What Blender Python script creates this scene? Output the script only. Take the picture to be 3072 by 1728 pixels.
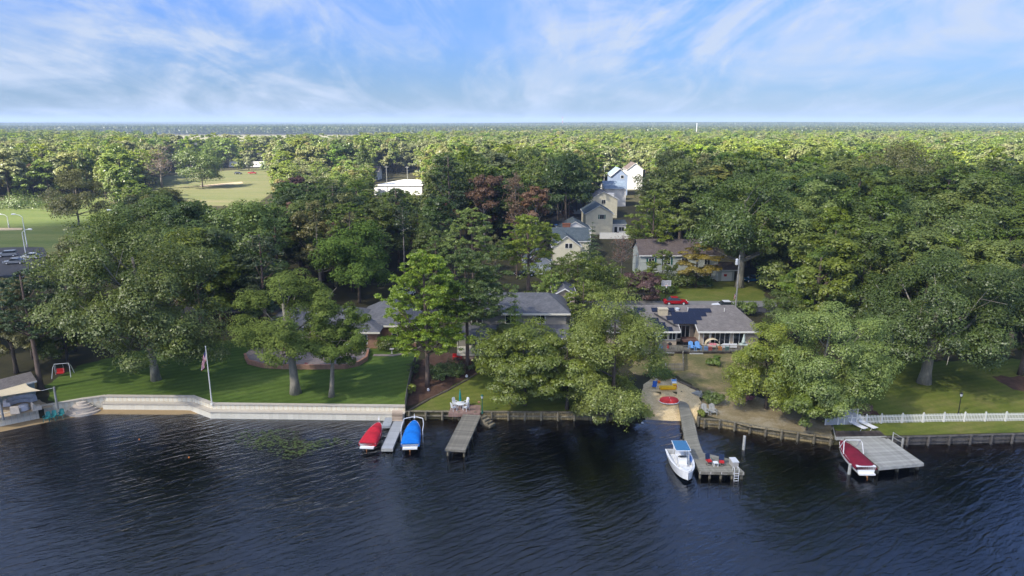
import bpy, math, random, time
import numpy as np
from mathutils import Vector, Matrix
from mathutils.geometry import delaunay_2d_cdt
T0 = time.time()
scene = bpy.context.scene
for _o in list(bpy.data.objects): bpy.data.objects.remove(_o)
R = math.radians
# ------------------------------------------------------------------ camera, sky, sun, exposure
CH, CF, CP = 36.0, 2050.0, R(13.65)      # height above the water, focal length in photo pixels, downward pitch
cam_d = bpy.data.cameras.new("camera"); cam = bpy.data.objects.new("camera", cam_d)
scene.collection.objects.link(cam); scene.camera = cam
cam.location = (0, 0, CH); cam.rotation_euler = (math.pi/2 - CP, 0, 0)
cam_d.sensor_width = 36; cam_d.lens = 36*CF/3072; cam_d.clip_end = 30000; cam_d.clip_start = 0.5
SUN_EL, SUN_AZ = R(44), R(232)           # azimuth measured clockwise from +Y (north)
world = bpy.data.worlds.new("World"); scene.world = world; world.use_nodes = True
wn, wl = world.node_tree.nodes, world.node_tree.links
wn.clear()
wo = wn.new('ShaderNodeOutputWorld'); bg = wn.new('ShaderNodeBackground'); bg.inputs[1].default_value = 0.095
sky = wn.new('ShaderNodeTexSky'); sky.sky_type = 'NISHITA'; sky.sun_disc = False
sky.sun_elevation = SUN_EL; sky.sun_rotation = SUN_AZ; sky.air_density = 1.0; sky.dust_density = 0.25; sky.ozone_density = 3.0
def N(tree, kind, ins=None, **kw):
    n = tree.nodes.new(kind)
    for k, v in kw.items(): setattr(n, k, v)
    for k, v in (ins or {}).items():
        s = n.inputs[k]
        if isinstance(v, bpy.types.NodeSocket): tree.links.new(v, s)
        else: s.default_value = v
    return n
def ramp(t, fac, stops):
    r = N(t, 'ShaderNodeValToRGB', {0: fac}); e = r.color_ramp.elements
    while len(e) > 1: e.remove(e[-1])
    e[0].position = stops[0][0]; e[0].color = (*stops[0][1], 1)
    for p, c in stops[1:]:
        q = e.new(p); q.color = (*c, 1)
    return r.outputs[0]
wt = world.node_tree
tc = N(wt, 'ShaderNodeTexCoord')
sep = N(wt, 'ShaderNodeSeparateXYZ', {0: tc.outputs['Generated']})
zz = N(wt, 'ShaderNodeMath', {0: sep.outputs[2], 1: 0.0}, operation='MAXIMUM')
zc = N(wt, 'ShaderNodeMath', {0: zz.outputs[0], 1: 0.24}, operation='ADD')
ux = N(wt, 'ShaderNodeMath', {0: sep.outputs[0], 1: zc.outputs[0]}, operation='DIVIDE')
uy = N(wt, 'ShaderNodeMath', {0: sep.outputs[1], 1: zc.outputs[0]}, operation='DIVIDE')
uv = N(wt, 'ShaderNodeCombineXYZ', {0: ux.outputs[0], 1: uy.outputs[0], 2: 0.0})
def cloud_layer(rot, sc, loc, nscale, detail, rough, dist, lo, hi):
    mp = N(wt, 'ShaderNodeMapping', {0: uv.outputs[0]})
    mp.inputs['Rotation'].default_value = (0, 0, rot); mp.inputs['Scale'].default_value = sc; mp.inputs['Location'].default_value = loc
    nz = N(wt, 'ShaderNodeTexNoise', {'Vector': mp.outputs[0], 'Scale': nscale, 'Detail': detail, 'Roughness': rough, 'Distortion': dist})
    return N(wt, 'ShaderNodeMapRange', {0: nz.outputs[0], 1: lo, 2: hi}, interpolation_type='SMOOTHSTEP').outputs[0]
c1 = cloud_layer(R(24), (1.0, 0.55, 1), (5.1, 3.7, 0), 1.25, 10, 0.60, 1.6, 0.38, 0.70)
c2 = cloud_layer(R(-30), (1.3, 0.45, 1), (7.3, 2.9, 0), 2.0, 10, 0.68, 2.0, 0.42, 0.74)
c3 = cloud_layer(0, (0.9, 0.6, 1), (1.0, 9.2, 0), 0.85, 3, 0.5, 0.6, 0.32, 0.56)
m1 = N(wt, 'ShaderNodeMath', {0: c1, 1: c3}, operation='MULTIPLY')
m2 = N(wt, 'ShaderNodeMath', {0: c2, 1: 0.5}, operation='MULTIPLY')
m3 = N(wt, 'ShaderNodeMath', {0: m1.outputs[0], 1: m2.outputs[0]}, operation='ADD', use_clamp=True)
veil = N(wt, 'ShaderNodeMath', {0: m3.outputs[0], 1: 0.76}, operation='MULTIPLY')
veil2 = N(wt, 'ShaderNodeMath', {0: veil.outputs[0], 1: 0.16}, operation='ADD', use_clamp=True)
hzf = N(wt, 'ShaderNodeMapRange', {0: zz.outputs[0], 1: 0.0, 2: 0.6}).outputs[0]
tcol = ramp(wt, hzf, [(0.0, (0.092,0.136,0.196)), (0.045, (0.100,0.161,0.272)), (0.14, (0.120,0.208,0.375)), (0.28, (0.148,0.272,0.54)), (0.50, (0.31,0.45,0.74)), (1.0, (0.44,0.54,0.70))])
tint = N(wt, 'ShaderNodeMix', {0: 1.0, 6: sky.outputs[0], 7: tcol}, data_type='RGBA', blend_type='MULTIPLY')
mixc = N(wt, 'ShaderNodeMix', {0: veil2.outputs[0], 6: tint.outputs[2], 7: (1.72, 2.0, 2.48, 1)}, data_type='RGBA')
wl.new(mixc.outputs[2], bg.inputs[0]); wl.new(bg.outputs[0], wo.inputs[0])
sun_d = bpy.data.lights.new("sun", 'SUN'); sun = bpy.data.objects.new("sun", sun_d); scene.collection.objects.link(sun)
sun_d.energy = 3.5; sun_d.angle = R(1.2); sun_d.color = (1.0, 0.93, 0.80)
SD = Vector((math.sin(SUN_AZ)*math.cos(SUN_EL), math.cos(SUN_AZ)*math.cos(SUN_EL), math.sin(SUN_EL)))   # towards the sun
sun.rotation_euler = SD.to_track_quat('Z', 'Y').to_euler()
vs = scene.view_settings; vs.view_transform = 'Standard'; vs.look = 'None'; vs.gamma = 1.0; vs.use_curve_mapping = False; vs.exposure = 1.98
scene.render.engine = 'CYCLES'
cy = scene.cycles; cy.max_bounces = 6; cy.diffuse_bounces = 3; cy.glossy_bounces = 3; cy.transmission_bounces = 3; cy.transparent_max_bounces = 12
cy.volume_bounces = 0; cy.use_denoising = True; cy.caustics_reflective = False; cy.caustics_refractive = False
try: cy.denoiser = 'OPENIMAGEDENOISE'
except Exception: pass

# ------------------------------------------------------------------ geometry of the place
def ray(px, py):
    dx, dy = (px-1536)/CF, (864-py)/CF
    return Vector((dx, math.cos(CP)+dy*math.sin(CP), -math.sin(CP)+dy*math.cos(CP)))
def G(px, py, z=0.0):
    d = ray(px, py); t = (z-CH)/d.z
    return Vector((d.x*t, d.y*t, z))
def ZY(px, py, Y):          # point on the pixel's ray at distance Y
    d = ray(px, py); t = Y/d.y
    return Vector((d.x*t, Y, CH+d.z*t))
def mpp(Y, z=1.5):          # metres per photo pixel at distance Y
    return (Y*math.cos(CP)+(CH-z)*math.sin(CP))/CF
# shoreline, left to right, photo pixels at the waterline
SH = [(-900,1500),(-60,1308),(0,1282),(130,1255),(250,1233),(311,1230),(572,1232),(634,1255),(1216,1262),(1221,1256),(1830,1259),
      (1905,1262),(1935,1275),(2035,1279),(2090,1278),(2165,1283),(2250,1297),(2330,1312),(2500,1335),(2660,1335),(2720,1334),(3072,1325),(3600,1322)]
SHW = [G(a, b)+Vector((0, 0.75 if 311 <= a <= 1216 else 0, 0)) for a, b in SH]
SHW[1] = SHW[2]-(SHW[3]-SHW[2])*1.0; SHW[0] = SHW[2]-(SHW[3]-SHW[2])*9.0
def PXX(px):
    if px < 0: return SHW[1].x
    return G(px, float(np.interp(px, [a for a, b in SH], [b for a, b in SH]))).x
SX = np.array([p.x for p in SHW]); SY = np.array([p.y for p in SHW])
def shore(x): return float(np.interp(x, SX, SY))
XL, XM0, XM1, XR = G(1216,1260).x, G(1895,1260).x, G(1945,1262).x, G(2080,1262).x
HX = np.array([-400, XL-0.15, XL+0.15, XM0, XM1, XR-0.6, XR+0.6, 400]); HF = np.array([1.6, 1.6, 0.95, 0.95, -0.25, -0.25, 0.95, 0.95])
BX = np.array([-400, XL-0.15, XL+0.15, XM0, XR, 400]); BD = np.array([14., 14., 11., 11., 11., 12.])
def h(x, y):
    hf = np.interp(x, HX, HF); d = y-np.interp(x, SX, SY); bd = np.interp(x, BX, BD)
    t = np.clip(d/bd, 0, 1); t = t*t*(3-2*t) if np.ndim(t) == 0 else t*t*(3-2*t)
    # the beach climbs faster than the lawns
    beach = np.clip(-(hf-0.95)/1.2, 0, 1)
    hb = -0.35+1.45*np.clip(d/7.0, 0, 1)
    hl = hf+(1.9-hf)*t*(1.0)
    out = hl*(1-beach)+np.where(d < 7.0, hb, np.maximum(hb, hl))*beach
    return out if np.ndim(out) else float(out)
def GL(px, py, dz=0.0):     # point on the land under a pixel
    z = 1.5
    for _ in range(6):
        p = G(px, py, z); z = h(p.x, p.y)
    return Vector((p.x, p.y, z+dz))

# ------------------------------------------------------------------ materials
MATS = {}
def newmat(name):
    m = bpy.data.materials.new(name); m.use_nodes = True; m.node_tree.nodes.clear(); MATS[name] = m
    return m, m.node_tree
def paint(name, col, rough=0.7, var=0.25, scale=3.0, bump=0.0, bscale=12.0, metal=0.0, spec=0.3, stretch=(1,1,1), stain=None, objvar=0.0):
    """surface paint / wood / stone: base colour broken up by two noises, wear of its own, per-piece variation"""
    m, t = newmat(name)
    tcn = N(t, 'ShaderNodeTexCoord'); mp = N(t, 'ShaderNodeMapping', {0: tcn.outputs['Object']}); mp.inputs['Scale'].default_value = stretch
    n1 = N(t, 'ShaderNodeTexNoise', {'Vector': mp.outputs[0], 'Scale': scale, 'Detail': 6, 'Roughness': 0.65})
    f = N(t, 'ShaderNodeMapRange', {0: n1.outputs[0], 1: 0.3, 2: 0.7, 3: 1-var, 4: 1+var}).outputs[0]
    if objvar:
        oi = N(t, 'ShaderNodeObjectInfo'); g = N(t, 'ShaderNodeMapRange', {0: oi.outputs['Random'], 3: 1-objvar, 4: 1+objvar}).outputs[0]
        f = N(t, 'ShaderNodeMath', {0: f, 1: g}, operation='MULTIPLY').outputs[0]
    base = (*col, 1)
    if stain:
        n2 = N(t, 'ShaderNodeTexNoise', {'Vector': mp.outputs[0], 'Scale': scale*0.35, 'Detail': 5, 'Roughness': 0.6})
        sf = N(t, 'ShaderNodeMapRange', {0: n2.outputs[0], 1: 0.48, 2: 0.68}).outputs[0]
        base = N(t, 'ShaderNodeMix', {0: sf, 6: (*col, 1), 7: (*stain, 1)}, data_type='RGBA').outputs[2]
    c = N(t, 'ShaderNodeVectorMath', {0: base if not isinstance(base, tuple) else base[:3], 3: f}, operation='SCALE') if not isinstance(base, tuple) else None
    if c is None:
        rgb = N(t, 'ShaderNodeRGB'); rgb.outputs[0].default_value = base
        c = N(t, 'ShaderNodeVectorMath', {0: rgb.outputs[0], 3: f}, operation='SCALE')
    b = N(t, 'ShaderNodeBsdfPrincipled', {'Base Color': c.outputs[0], 'Roughness': rough, 'Metallic': metal, 'Specular IOR Level': spec})
    if bump:
        nb = N(t, 'ShaderNodeTexNoise', {'Vector': mp.outputs[0], 'Scale': bscale, 'Detail': 4})
        bp = N(t, 'ShaderNodeBump', {'Height': nb.outputs[0], 'Strength': 0.6, 'Distance': bump}); t.links.new(bp.outputs[0], b.inputs['Normal'])
    o = N(t, 'ShaderNodeOutputMaterial', {0: b.outputs[0]})
    return m
def leafmat(name, ca, cb, trans=0.30, hue=0.018, sat=0.12, val=0.2, gloss=0.05, spot=None, cc=None):
    m, t = newmat(name)
    at = N(t, 'ShaderNodeAttribute'); at.attribute_name = 'tone'
    stops = [(0.0, ca), (0.75, cb)] + ([(1.0, cc)] if cc else [])
    c = ramp(t, at.outputs['Fac'], stops)
    oi = N(t, 'ShaderNodeObjectInfo')
    w = N(t, 'ShaderNodeTexWhiteNoise', {'W': oi.outputs['Random']}, noise_dimensions='1D')
    sp = N(t, 'ShaderNodeSeparateColor', {0: w.outputs['Color']})
    hu = N(t, 'ShaderNodeMapRange', {0: sp.outputs[0], 3: 0.488-hue, 4: 0.488+hue}).outputs[0]
    sa = N(t, 'ShaderNodeMapRange', {0: sp.outputs[1], 3: 0.96-sat*0.8, 4: 0.96+sat*0.6}).outputs[0]
    va = N(t, 'ShaderNodeMapRange', {0: sp.outputs[2], 3: 1-val, 4: 1+val}).outputs[0]
    hs = N(t, 'ShaderNodeHueSaturation', {0: hu, 1: sa, 2: va, 4: c}).outputs[0]
    d = N(t, 'ShaderNodeBsdfDiffuse', {0: hs}); tr = N(t, 'ShaderNodeBsdfTranslucent', {0: hs})
    mx = N(t, 'ShaderNodeMixShader', {0: trans, 1: d.outputs[0], 2: tr.outputs[0]})
    if gloss:
        g = N(t, 'ShaderNodeBsdfGlossy', {0: (1, 1, 1, 1), 1: 0.45}); mx = N(t, 'ShaderNodeMixShader', {0: gloss, 1: mx.outputs[0], 2: g.outputs[0]})
    N(t, 'ShaderNodeOutputMaterial', {0: mx.outputs[0]})
    return m
def groundmat(name, stops, s1=0.25, s2=6.0, bump=0.03, fine=0.35, aniso=None, rough=0.95, blade=40.0, spots=None, stripes=None):
    """turf, sand, forest floor: two scales of patchiness, fine grain, optional mowing direction and fallen leaves"""
    m, t = newmat(name)
    tcn = N(t, 'ShaderNodeTexCoord')
    v = tcn.outputs['Object']
    if aniso:
        mp = N(t, 'ShaderNodeMapping', {0: v}); mp.inputs['Rotation'].default_value = (0, 0, aniso[0]); mp.inputs['Scale'].default_value = (aniso[1], aniso[2], 1); va = mp.outputs[0]
    else: va = v
    a = N(t, 'ShaderNodeTexNoise', {'Vector': va, 'Scale': s1, 'Detail': 7, 'Roughness': 0.62, 'Distortion': 0.4})
    b = N(t, 'ShaderNodeTexNoise', {'Vector': v, 'Scale': s2, 'Detail': 5, 'Roughness': 0.7})
    g = N(t, 'ShaderNodeTexNoise', {'Vector': v, 'Scale': blade, 'Detail': 2, 'Roughness': 0.7})
    f = N(t, 'ShaderNodeMix', {0: fine, 2: a.outputs[0], 3: b.outputs[0]}).outputs[0]
    f = N(t, 'ShaderNodeMapRange', {0: f, 1: 0.33, 2: 0.67}).outputs[0]
    c = ramp(t, f, stops)
    gf = N(t, 'ShaderNodeMapRange', {0: g.outputs[0], 1: 0.3, 2: 0.7, 3: 0.72, 4: 1.28}).outputs[0]
    c = N(t, 'ShaderNodeVectorMath', {0: c, 3: gf}, operation='SCALE').outputs[0]
    if stripes:
        mq = N(t, 'ShaderNodeMapping', {0: v}); mq.inputs['Rotation'].default_value = (0, 0, stripes[0])
        wv = N(t, 'ShaderNodeTexWave', {'Vector': mq.outputs[0], 'Scale': 0.314/stripes[1], 'Distortion': 1.2, 'Detail': 1.0, 'Detail Scale': 0.3})
        wf_ = N(t, 'ShaderNodeMapRange', {0: wv.outputs[1], 1: 0.2, 2: 0.8, 3: 1-stripes[2], 4: 1+stripes[2]}).outputs[0]
        c = N(t, 'ShaderNodeVectorMath', {0: c, 3: wf_}, operation='SCALE').outputs[0]
    if spots:
        vo = N(t, 'ShaderNodeTexVoronoi', {'Vector': v, 'Scale': spots[0]})
        sm = N(t, 'ShaderNodeMath', {0: vo.outputs['Distance'], 1: spots[1]}, operation='LESS_THAN')
        wn1 = N(t, 'ShaderNodeTexNoise', {'Vector': v, 'Scale': 0.6}); sm2 = N(t, 'ShaderNodeMath', {0: wn1.outputs[0], 1: 0.52}, operation='GREATER_THAN')
        s3 = N(t, 'ShaderNodeMath', {0: sm.outputs[0], 1: sm2.outputs[0]}, operation='MULTIPLY')
        c = N(t, 'ShaderNodeMix', {0: s3.outputs[0], 6: c, 7: (*spots[2], 1)}, data_type='RGBA').outputs[2]
    bs = N(t, 'ShaderNodeBsdfPrincipled', {'Base Color': c, 'Roughness': rough, 'Specular IOR Level': 0.15})
    bp = N(t, 'ShaderNodeBump', {'Height': b.outputs[0], 'Strength': 0.8, 'Distance': bump}); t.links.new(bp.outputs[0], bs.inputs['Normal'])
    N(t, 'ShaderNodeOutputMaterial', {0: bs.outputs[0]})
    return m
def pattern(name, colA, colB, mortar, bw, bh, ms=0.02, rough=0.9, axis='XY', off=0.5, bump=0.01, var=0.2):
    """courses (shingles, siding, pavers) too fine to pick apart from the air"""
    m, t = newmat(name)
    tcn = N(t, 'ShaderNodeTexCoord'); sp = N(t, 'ShaderNodeSeparateXYZ', {0: tcn.outputs['Object']})
    if axis == 'XY': v = N(t, 'ShaderNodeCombineXYZ', {0: sp.outputs[0], 1: sp.outputs[1]})
    else:
        s = N(t, 'ShaderNodeMath', {0: sp.outputs[0], 1: sp.outputs[1]}, operation='ADD'); v = N(t, 'ShaderNodeCombineXYZ', {0: s.outputs[0], 1: sp.outputs[2]})
    br = N(t, 'ShaderNodeTexBrick', {'Vector': v.outputs[0], 'Color1': (*colA, 1), 'Color2': (*colB, 1), 'Mortar': (*mortar, 1), 'Scale': 1.0,
        'Mortar Size': ms, 'Mortar Smooth': 0.3, 'Brick Width': bw, 'Row Height': bh}, offset=off)
    n1 = N(t, 'ShaderNodeTexNoise', {'Vector': tcn.outputs['Object'], 'Scale': 1.1, 'Detail': 6, 'Roughness': 0.7})
    f = N(t, 'ShaderNodeMapRange', {0: n1.outputs[0], 1: 0.3, 2: 0.7, 3: 1-var, 4: 1+var}).outputs[0]
    c = N(t, 'ShaderNodeVectorMath', {0: br.outputs[0], 3: f}, operation='SCALE').outputs[0]
    bs = N(t, 'ShaderNodeBsdfPrincipled', {'Base Color': c, 'Roughness': rough, 'Specular IOR Level': 0.2})
    bp = N(t, 'ShaderNodeBump', {'Height': br.outputs['Fac'], 'Strength': 0.7, 'Distance': bump}, invert=True); t.links.new(bp.outputs[0], bs.inputs['Normal'])
    N(t, 'ShaderNodeOutputMaterial', {0: bs.outputs[0]})
    return m

# ------------------------------------------------------------------ object helpers
COL = scene.collection
def tag(o, label=None, cat=None, group=None, kind=None):
    if label: o['label'] = label
    if cat: o['category'] = cat
    if group: o['group'] = group
    if kind: o['kind'] = kind
    return o
def empty(name, loc, rz=0.0, label=None, cat=None, group=None):
    o = bpy.data.objects.new(name, None); o.empty_display_size = 0.2; COL.objects.link(o)
    o.location = loc; o.rotation_euler = (0, 0, rz)
    return tag(o, label, cat, group)
def link(name, mesh, mat=None, parent=None, loc=(0,0,0), rot=(0,0,0), scale=(1,1,1)):
    if mat is not None and not mesh.materials: mesh.materials.append(mat if not isinstance(mat, str) else MATS[mat])
    o = bpy.data.objects.new(name, mesh); COL.objects.link(o)
    if parent: o.parent = parent
    o.location = loc; o.rotation_euler = rot; o.scale = scale
    return o
def copy_tree(o, parent=None):
    c = o.copy(); COL.objects.link(c); c.parent = parent
    for ch in o.children: copy_tree(ch, c)
    return c
def npmesh(name, V, F4, tone=None, mat=None):
    """fast mesh from arrays: V (n,3), F (m,k)"""
    me = bpy.data.meshes.new(name); n, (m, k) = len(V), F4.shape
    me.vertices.add(n); me.vertices.foreach_set('co', np.ascontiguousarray(V, dtype=np.float32).ravel())
    me.loops.add(m*k); me.loops.foreach_set('vertex_index', np.ascontiguousarray(F4, dtype=np.int32).ravel())
    me.polygons.add(m); me.polygons.foreach_set('loop_start', np.arange(0, m*k, k, dtype=np.int32)); me.polygons.foreach_set('loop_total', np.full(m, k, dtype=np.int32))
    me.update(calc_edges=True)
    if tone is not None:
        a = me.attributes.new('tone', 'FLOAT', 'POINT'); a.data.foreach_set('value', np.ascontiguousarray(tone, dtype=np.float32))
    if mat: me.materials.append(MATS[mat] if isinstance(mat, str) else mat)
    return me
class MB:
    """collects simple solids into one mesh"""
    def __init__(s): s.v = []; s.f = []; s.m = []; s.mi = 0
    def add(s, vs, fs, M=None):
        b = len(s.v)
        for v in vs: s.v.append(tuple(M @ Vector(v)) if M is not None else tuple(v))
        for f in fs: s.f.append([b+i for i in f]); s.m.append(s.mi)
        return s
    def box(s, x0, x1, y0, y1, z0, z1, M=None):
        return s.add([(x0,y0,z0),(x1,y0,z0),(x1,y1,z0),(x0,y1,z0),(x0,y0,z1),(x1,y0,z1),(x1,y1,z1),(x0,y1,z1)],
                     [(3,2,1,0),(4,5,6,7),(0,1,5,4),(1,2,6,5),(2,3,7,6),(3,0,4,7)], M)
    def cbox(s, c, d, M=None): return s.box(c[0]-d[0]/2, c[0]+d[0]/2, c[1]-d[1]/2, c[1]+d[1]/2, c[2]-d[2]/2, c[2]+d[2]/2, M)
    def prism(s, pts, z0, z1, M=None):
        n = len(pts)
        return s.add([(p[0],p[1],z0) for p in pts]+[(p[0],p[1],z1) for p in pts],
                     [tuple(range(n-1,-1,-1)), tuple(range(n,2*n))]+[(i,(i+1)%n,n+(i+1)%n,n+i) for i in range(n)], M)
    def tube(s, pts, rs, n=8, M=None, cap=True):
        pts = [Vector(p) for p in pts]
        if not hasattr(rs, '__len__'): rs = [rs]*len(pts)
        vs, fs = [], []
        for i, p in enumerate(pts):
            d = (pts[min(i+1, len(pts)-1)]-pts[max(i-1, 0)]).normalized()
            a = Vector((0,0,1)) if abs(d.z) < 0.9 else Vector((1,0,0))
            u = d.cross(a).normalized(); w = d.cross(u)
            for k in range(n):
                q = 2*math.pi*k/n; vs.append(p+(u*math.cos(q)+w*math.sin(q))*rs[i])
        for i in range(len(pts)-1):
            for k in range(n): fs.append((i*n+k, i*n+(k+1)%n, (i+1)*n+(k+1)%n, (i+1)*n+k))
        if cap: fs += [tuple(range(n-1,-1,-1)), tuple((len(pts)-1)*n+k for k in range(n))]
        return s.add(vs, fs, M)
    def cyl(s, x, y, z0, z1, r0, r1=None, n=12, M=None): return s.tube([(x,y,z0),(x,y,z1)], [r0, r0 if r1 is None else r1], n, M)
    def mesh(s, name, smooth=False):
        me = bpy.data.meshes.new(name); me.from_pydata(s.v, [], s.f); me.update()
        if any(s.m): me.polygons.foreach_set('material_index', s.m)
        if smooth: me.polygons.foreach_set('use_smooth', [True]*len(me.polygons))
        return me
    def build(s, name, mat, parent=None, loc=(0,0,0), rot=(0,0,0), smooth=False, **kw):
        me = s.mesh(name, smooth)
        for q in (mat if isinstance(mat, (list, tuple)) else [mat]): me.materials.append(MATS[q])
        o = link(name, me, None, parent, loc, rot)
        return tag(o, **kw) if kw else o
def poly_grid(pts, step):
    """constrained triangulation of a polygon with points inside"""
    P = [Vector((p[0], p[1])) for p in pts]; n = len(P); edges = []
    V = []
    for i in range(n):
        a, b = P[i], P[(i+1) % n]; k = max(1, int((b-a).length/step))
        for j in range(k): V.append(a+(b-a)*(j/k))
    nb = len(V); edges = [(i, (i+1) % nb) for i in range(nb)]
    x0, x1 = min(p.x for p in P), max(p.x for p in P); y0, y1 = min(p.y for p in P), max(p.y for p in P)
    bx = np.array([v.x for v in V]); by = np.array([v.y for v in V])
    gx, gy = np.meshgrid(np.arange(x0+step/2, x1, step), np.arange(y0+step/2, y1, step)); gx, gy = gx.ravel(), gy.ravel()
    inside = np.zeros(len(gx), bool); j = nb-1
    for i in range(nb):
        c = ((by[i] > gy) != (by[j] > gy)) & (gx < (bx[j]-bx[i])*(gy-by[i])/(by[j]-by[i]+1e-12)+bx[i]); inside ^= c; j = i
    V += [Vector((a, b)) for a, b in zip(gx[inside], gy[inside])]
    r = delaunay_2d_cdt(V, edges, [list(range(nb))], 1, 1e-5)
    return r[0], r[2]
LIFTS = [0]
def ragged(pts, amp=0.22):
    out = []
    for i, a in enumerate(pts):
        b = pts[(i+1) % len(pts)]; k = max(1, int((b-a).length/0.7)); n = Vector((-(b-a).y, (b-a).x, 0)).normalized() if (b-a).length > 0 else Vector()
        for j in range(k):
            p = a.lerp(b, j/k); w = amp*(math.sin(p.x*2.3+p.y*1.1)+0.7*math.sin(p.x*5.1-p.y*4.3)+0.5*math.sin(p.x*11+p.y*9)); d = p.y-shore(p.x)
            out.append(p+n*w*(1 if d > 1.6 and 0 < j else 0))
    return out
def drape(name, pxs, mat, dz=0.02, step=1.2, world_pts=False, **kw):
    pts = pxs if world_pts else [GL(a, b) for a, b in pxs]
    if name not in ('garden_path',): pts = ragged([Vector((p.x, p.y, 0)) for p in pts])
    vs, fs = poly_grid(pts, step)
    me = bpy.data.meshes.new(name); me.from_pydata([(v.x, v.y, h(v.x, v.y)+dz) for v in vs], [], [list(f) for f in fs]); me.update()
    me.polygons.foreach_set('use_smooth', [True]*len(me.polygons))
    # make sure it faces up
    if sum(p.normal.z for p in me.polygons) < 0: me.flip_normals()
    me.materials.append(MATS[mat]); return tag(link(name, me), **kw)
# ------------------------------------------------------------------ ground, river, lawns, paths
groundmat('forest_floor', [(0.0, (0.035,0.03,0.018)), (0.5, (0.05,0.048,0.024)), (1.0, (0.075,0.06,0.03))], s1=0.15, s2=2.0)
groundmat('lush_turf', [(0.0, (0.059,0.101,0.016)), (0.5, (0.088,0.138,0.025)), (1.0, (0.128,0.172,0.040))], s1=0.16, s2=1.6, aniso=(R(20), 0.5, 1.6), spots=(1.3, 0.055, (0.3,0.26,0.1)), stripes=(R(62), 1.3, 0.10))
groundmat('plain_turf', [(0.0, (0.081,0.115,0.020)), (0.5, (0.128,0.152,0.027)), (1.0, (0.189,0.178,0.055))], s1=0.22, s2=2.2, spots=(1.1, 0.05, (0.32,0.26,0.12)), stripes=(R(75), 1.1, 0.06))
groundmat('dry_turf', [(0.0, (0.098,0.103,0.037)), (0.45, (0.152,0.140,0.056)), (0.75, (0.244,0.190,0.094)), (1.0, (0.342,0.253,0.150))], s1=0.35, s2=3.0)
groundmat('field_turf', [(0.0, (0.080,0.115,0.030)), (0.5, (0.115,0.145,0.042)), (1.0, (0.17,0.175,0.065))], s1=0.05, s2=0.7, aniso=(R(5), 0.3, 2.2))
groundmat('meadow_turf', [(0.0, (0.10,0.125,0.045)), (0.5, (0.15,0.155,0.065)), (1.0, (0.21,0.18,0.10))], s1=0.04, s2=0.6, aniso=(0, 0.4, 2.5))
groundmat('marsh', [(0.0, (0.18,0.19,0.09)), (0.5, (0.30,0.27,0.15)), (1.0, (0.42,0.36,0.22))], s1=0.004, s2=0.05, aniso=(0, 0.4, 3.0))
groundmat('sand', [(0.0, (0.40,0.29,0.15)), (0.45, (0.64,0.49,0.27)), (1.0, (0.78,0.63,0.39))], s1=0.6, s2=4.0, fine=0.5, bump=0.08, spots=(3.4, 0.14, (0.24,0.16,0.08)))
groundmat('dry_sand', [(0.0, (0.36,0.28,0.18)), (1.0, (0.50,0.40,0.27))], s1=0.9, s2=7.0)
groundmat('mulch', [(0.0, (0.055,0.03,0.02)), (1.0, (0.14,0.085,0.06))], s1=1.2, s2=8.0)
groundmat('bare_soil', [(0.0, (0.16,0.13,0.07)), (0.5, (0.26,0.21,0.12)), (1.0, (0.36,0.32,0.24))], s1=0.5, s2=4.0, spots=(2.2, 0.15, (0.33,0.32,0.30)))
groundmat('asphalt', [(0.0, (0.050,0.050,0.054)), (1.0, (0.078,0.076,0.078))], s1=0.3, s2=6.0, bump=0.005, rough=0.85)
groundmat('old_asphalt', [(0.0, (0.17,0.165,0.16)), (1.0, (0.25,0.24,0.225))], s1=0.3, s2=6.0, bump=0.005, rough=0.85)
groundmat('concrete', [(0.0, (0.34,0.32,0.29)), (1.0, (0.46,0.44,0.40))], s1=0.5, s2=5.0, bump=0.004)
# one sheet of land from the shoreline to the horizon
gxs = np.unique(np.concatenate([[-12000,-6000,-3000,-1500,-700,-350,-220,-160], np.arange(-125,-54,2.5), np.arange(-54,62,0.5), np.arange(62,130,2.5), [160,220,350,700,1500,3000,6000,12000],
                                [XL-0.15, XL+0.15, XM0, XM1, XR-0.6, XR+0.6]]))
sh = np.interp(gxs, SX, SY)
rows = [np.full_like(gxs, -3.0)]; Vg = [np.stack([gxs, sh, rows[0]], 1)]
for t in np.linspace(0, 1, 56)**1.25:
    y = sh*(1-t)+112.0*t; Vg.append(np.stack([gxs, y, h(gxs, y)], 1))
for yy in (125, 150, 200, 300, 500, 900, 1600, 3000, 5500, 9000, 14000):
    y = np.full_like(gxs, yy); Vg.append(np.stack([gxs, y, np.full_like(gxs, 1.9)], 1))
nr, nc = len(Vg), len(gxs); idx = np.arange(nr*nc).reshape(nr, nc)
Fg = np.stack([idx[:-1,:-1], idx[:-1,1:], idx[1:,1:], idx[1:,:-1]], -1).reshape(-1, 4)
gm = npmesh('ground', np.concatenate(Vg), Fg, mat='forest_floor'); gm.polygons.foreach_set('use_smooth', [True]*len(gm.polygons))
tag(link('ground', gm), kind='structure')
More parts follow.
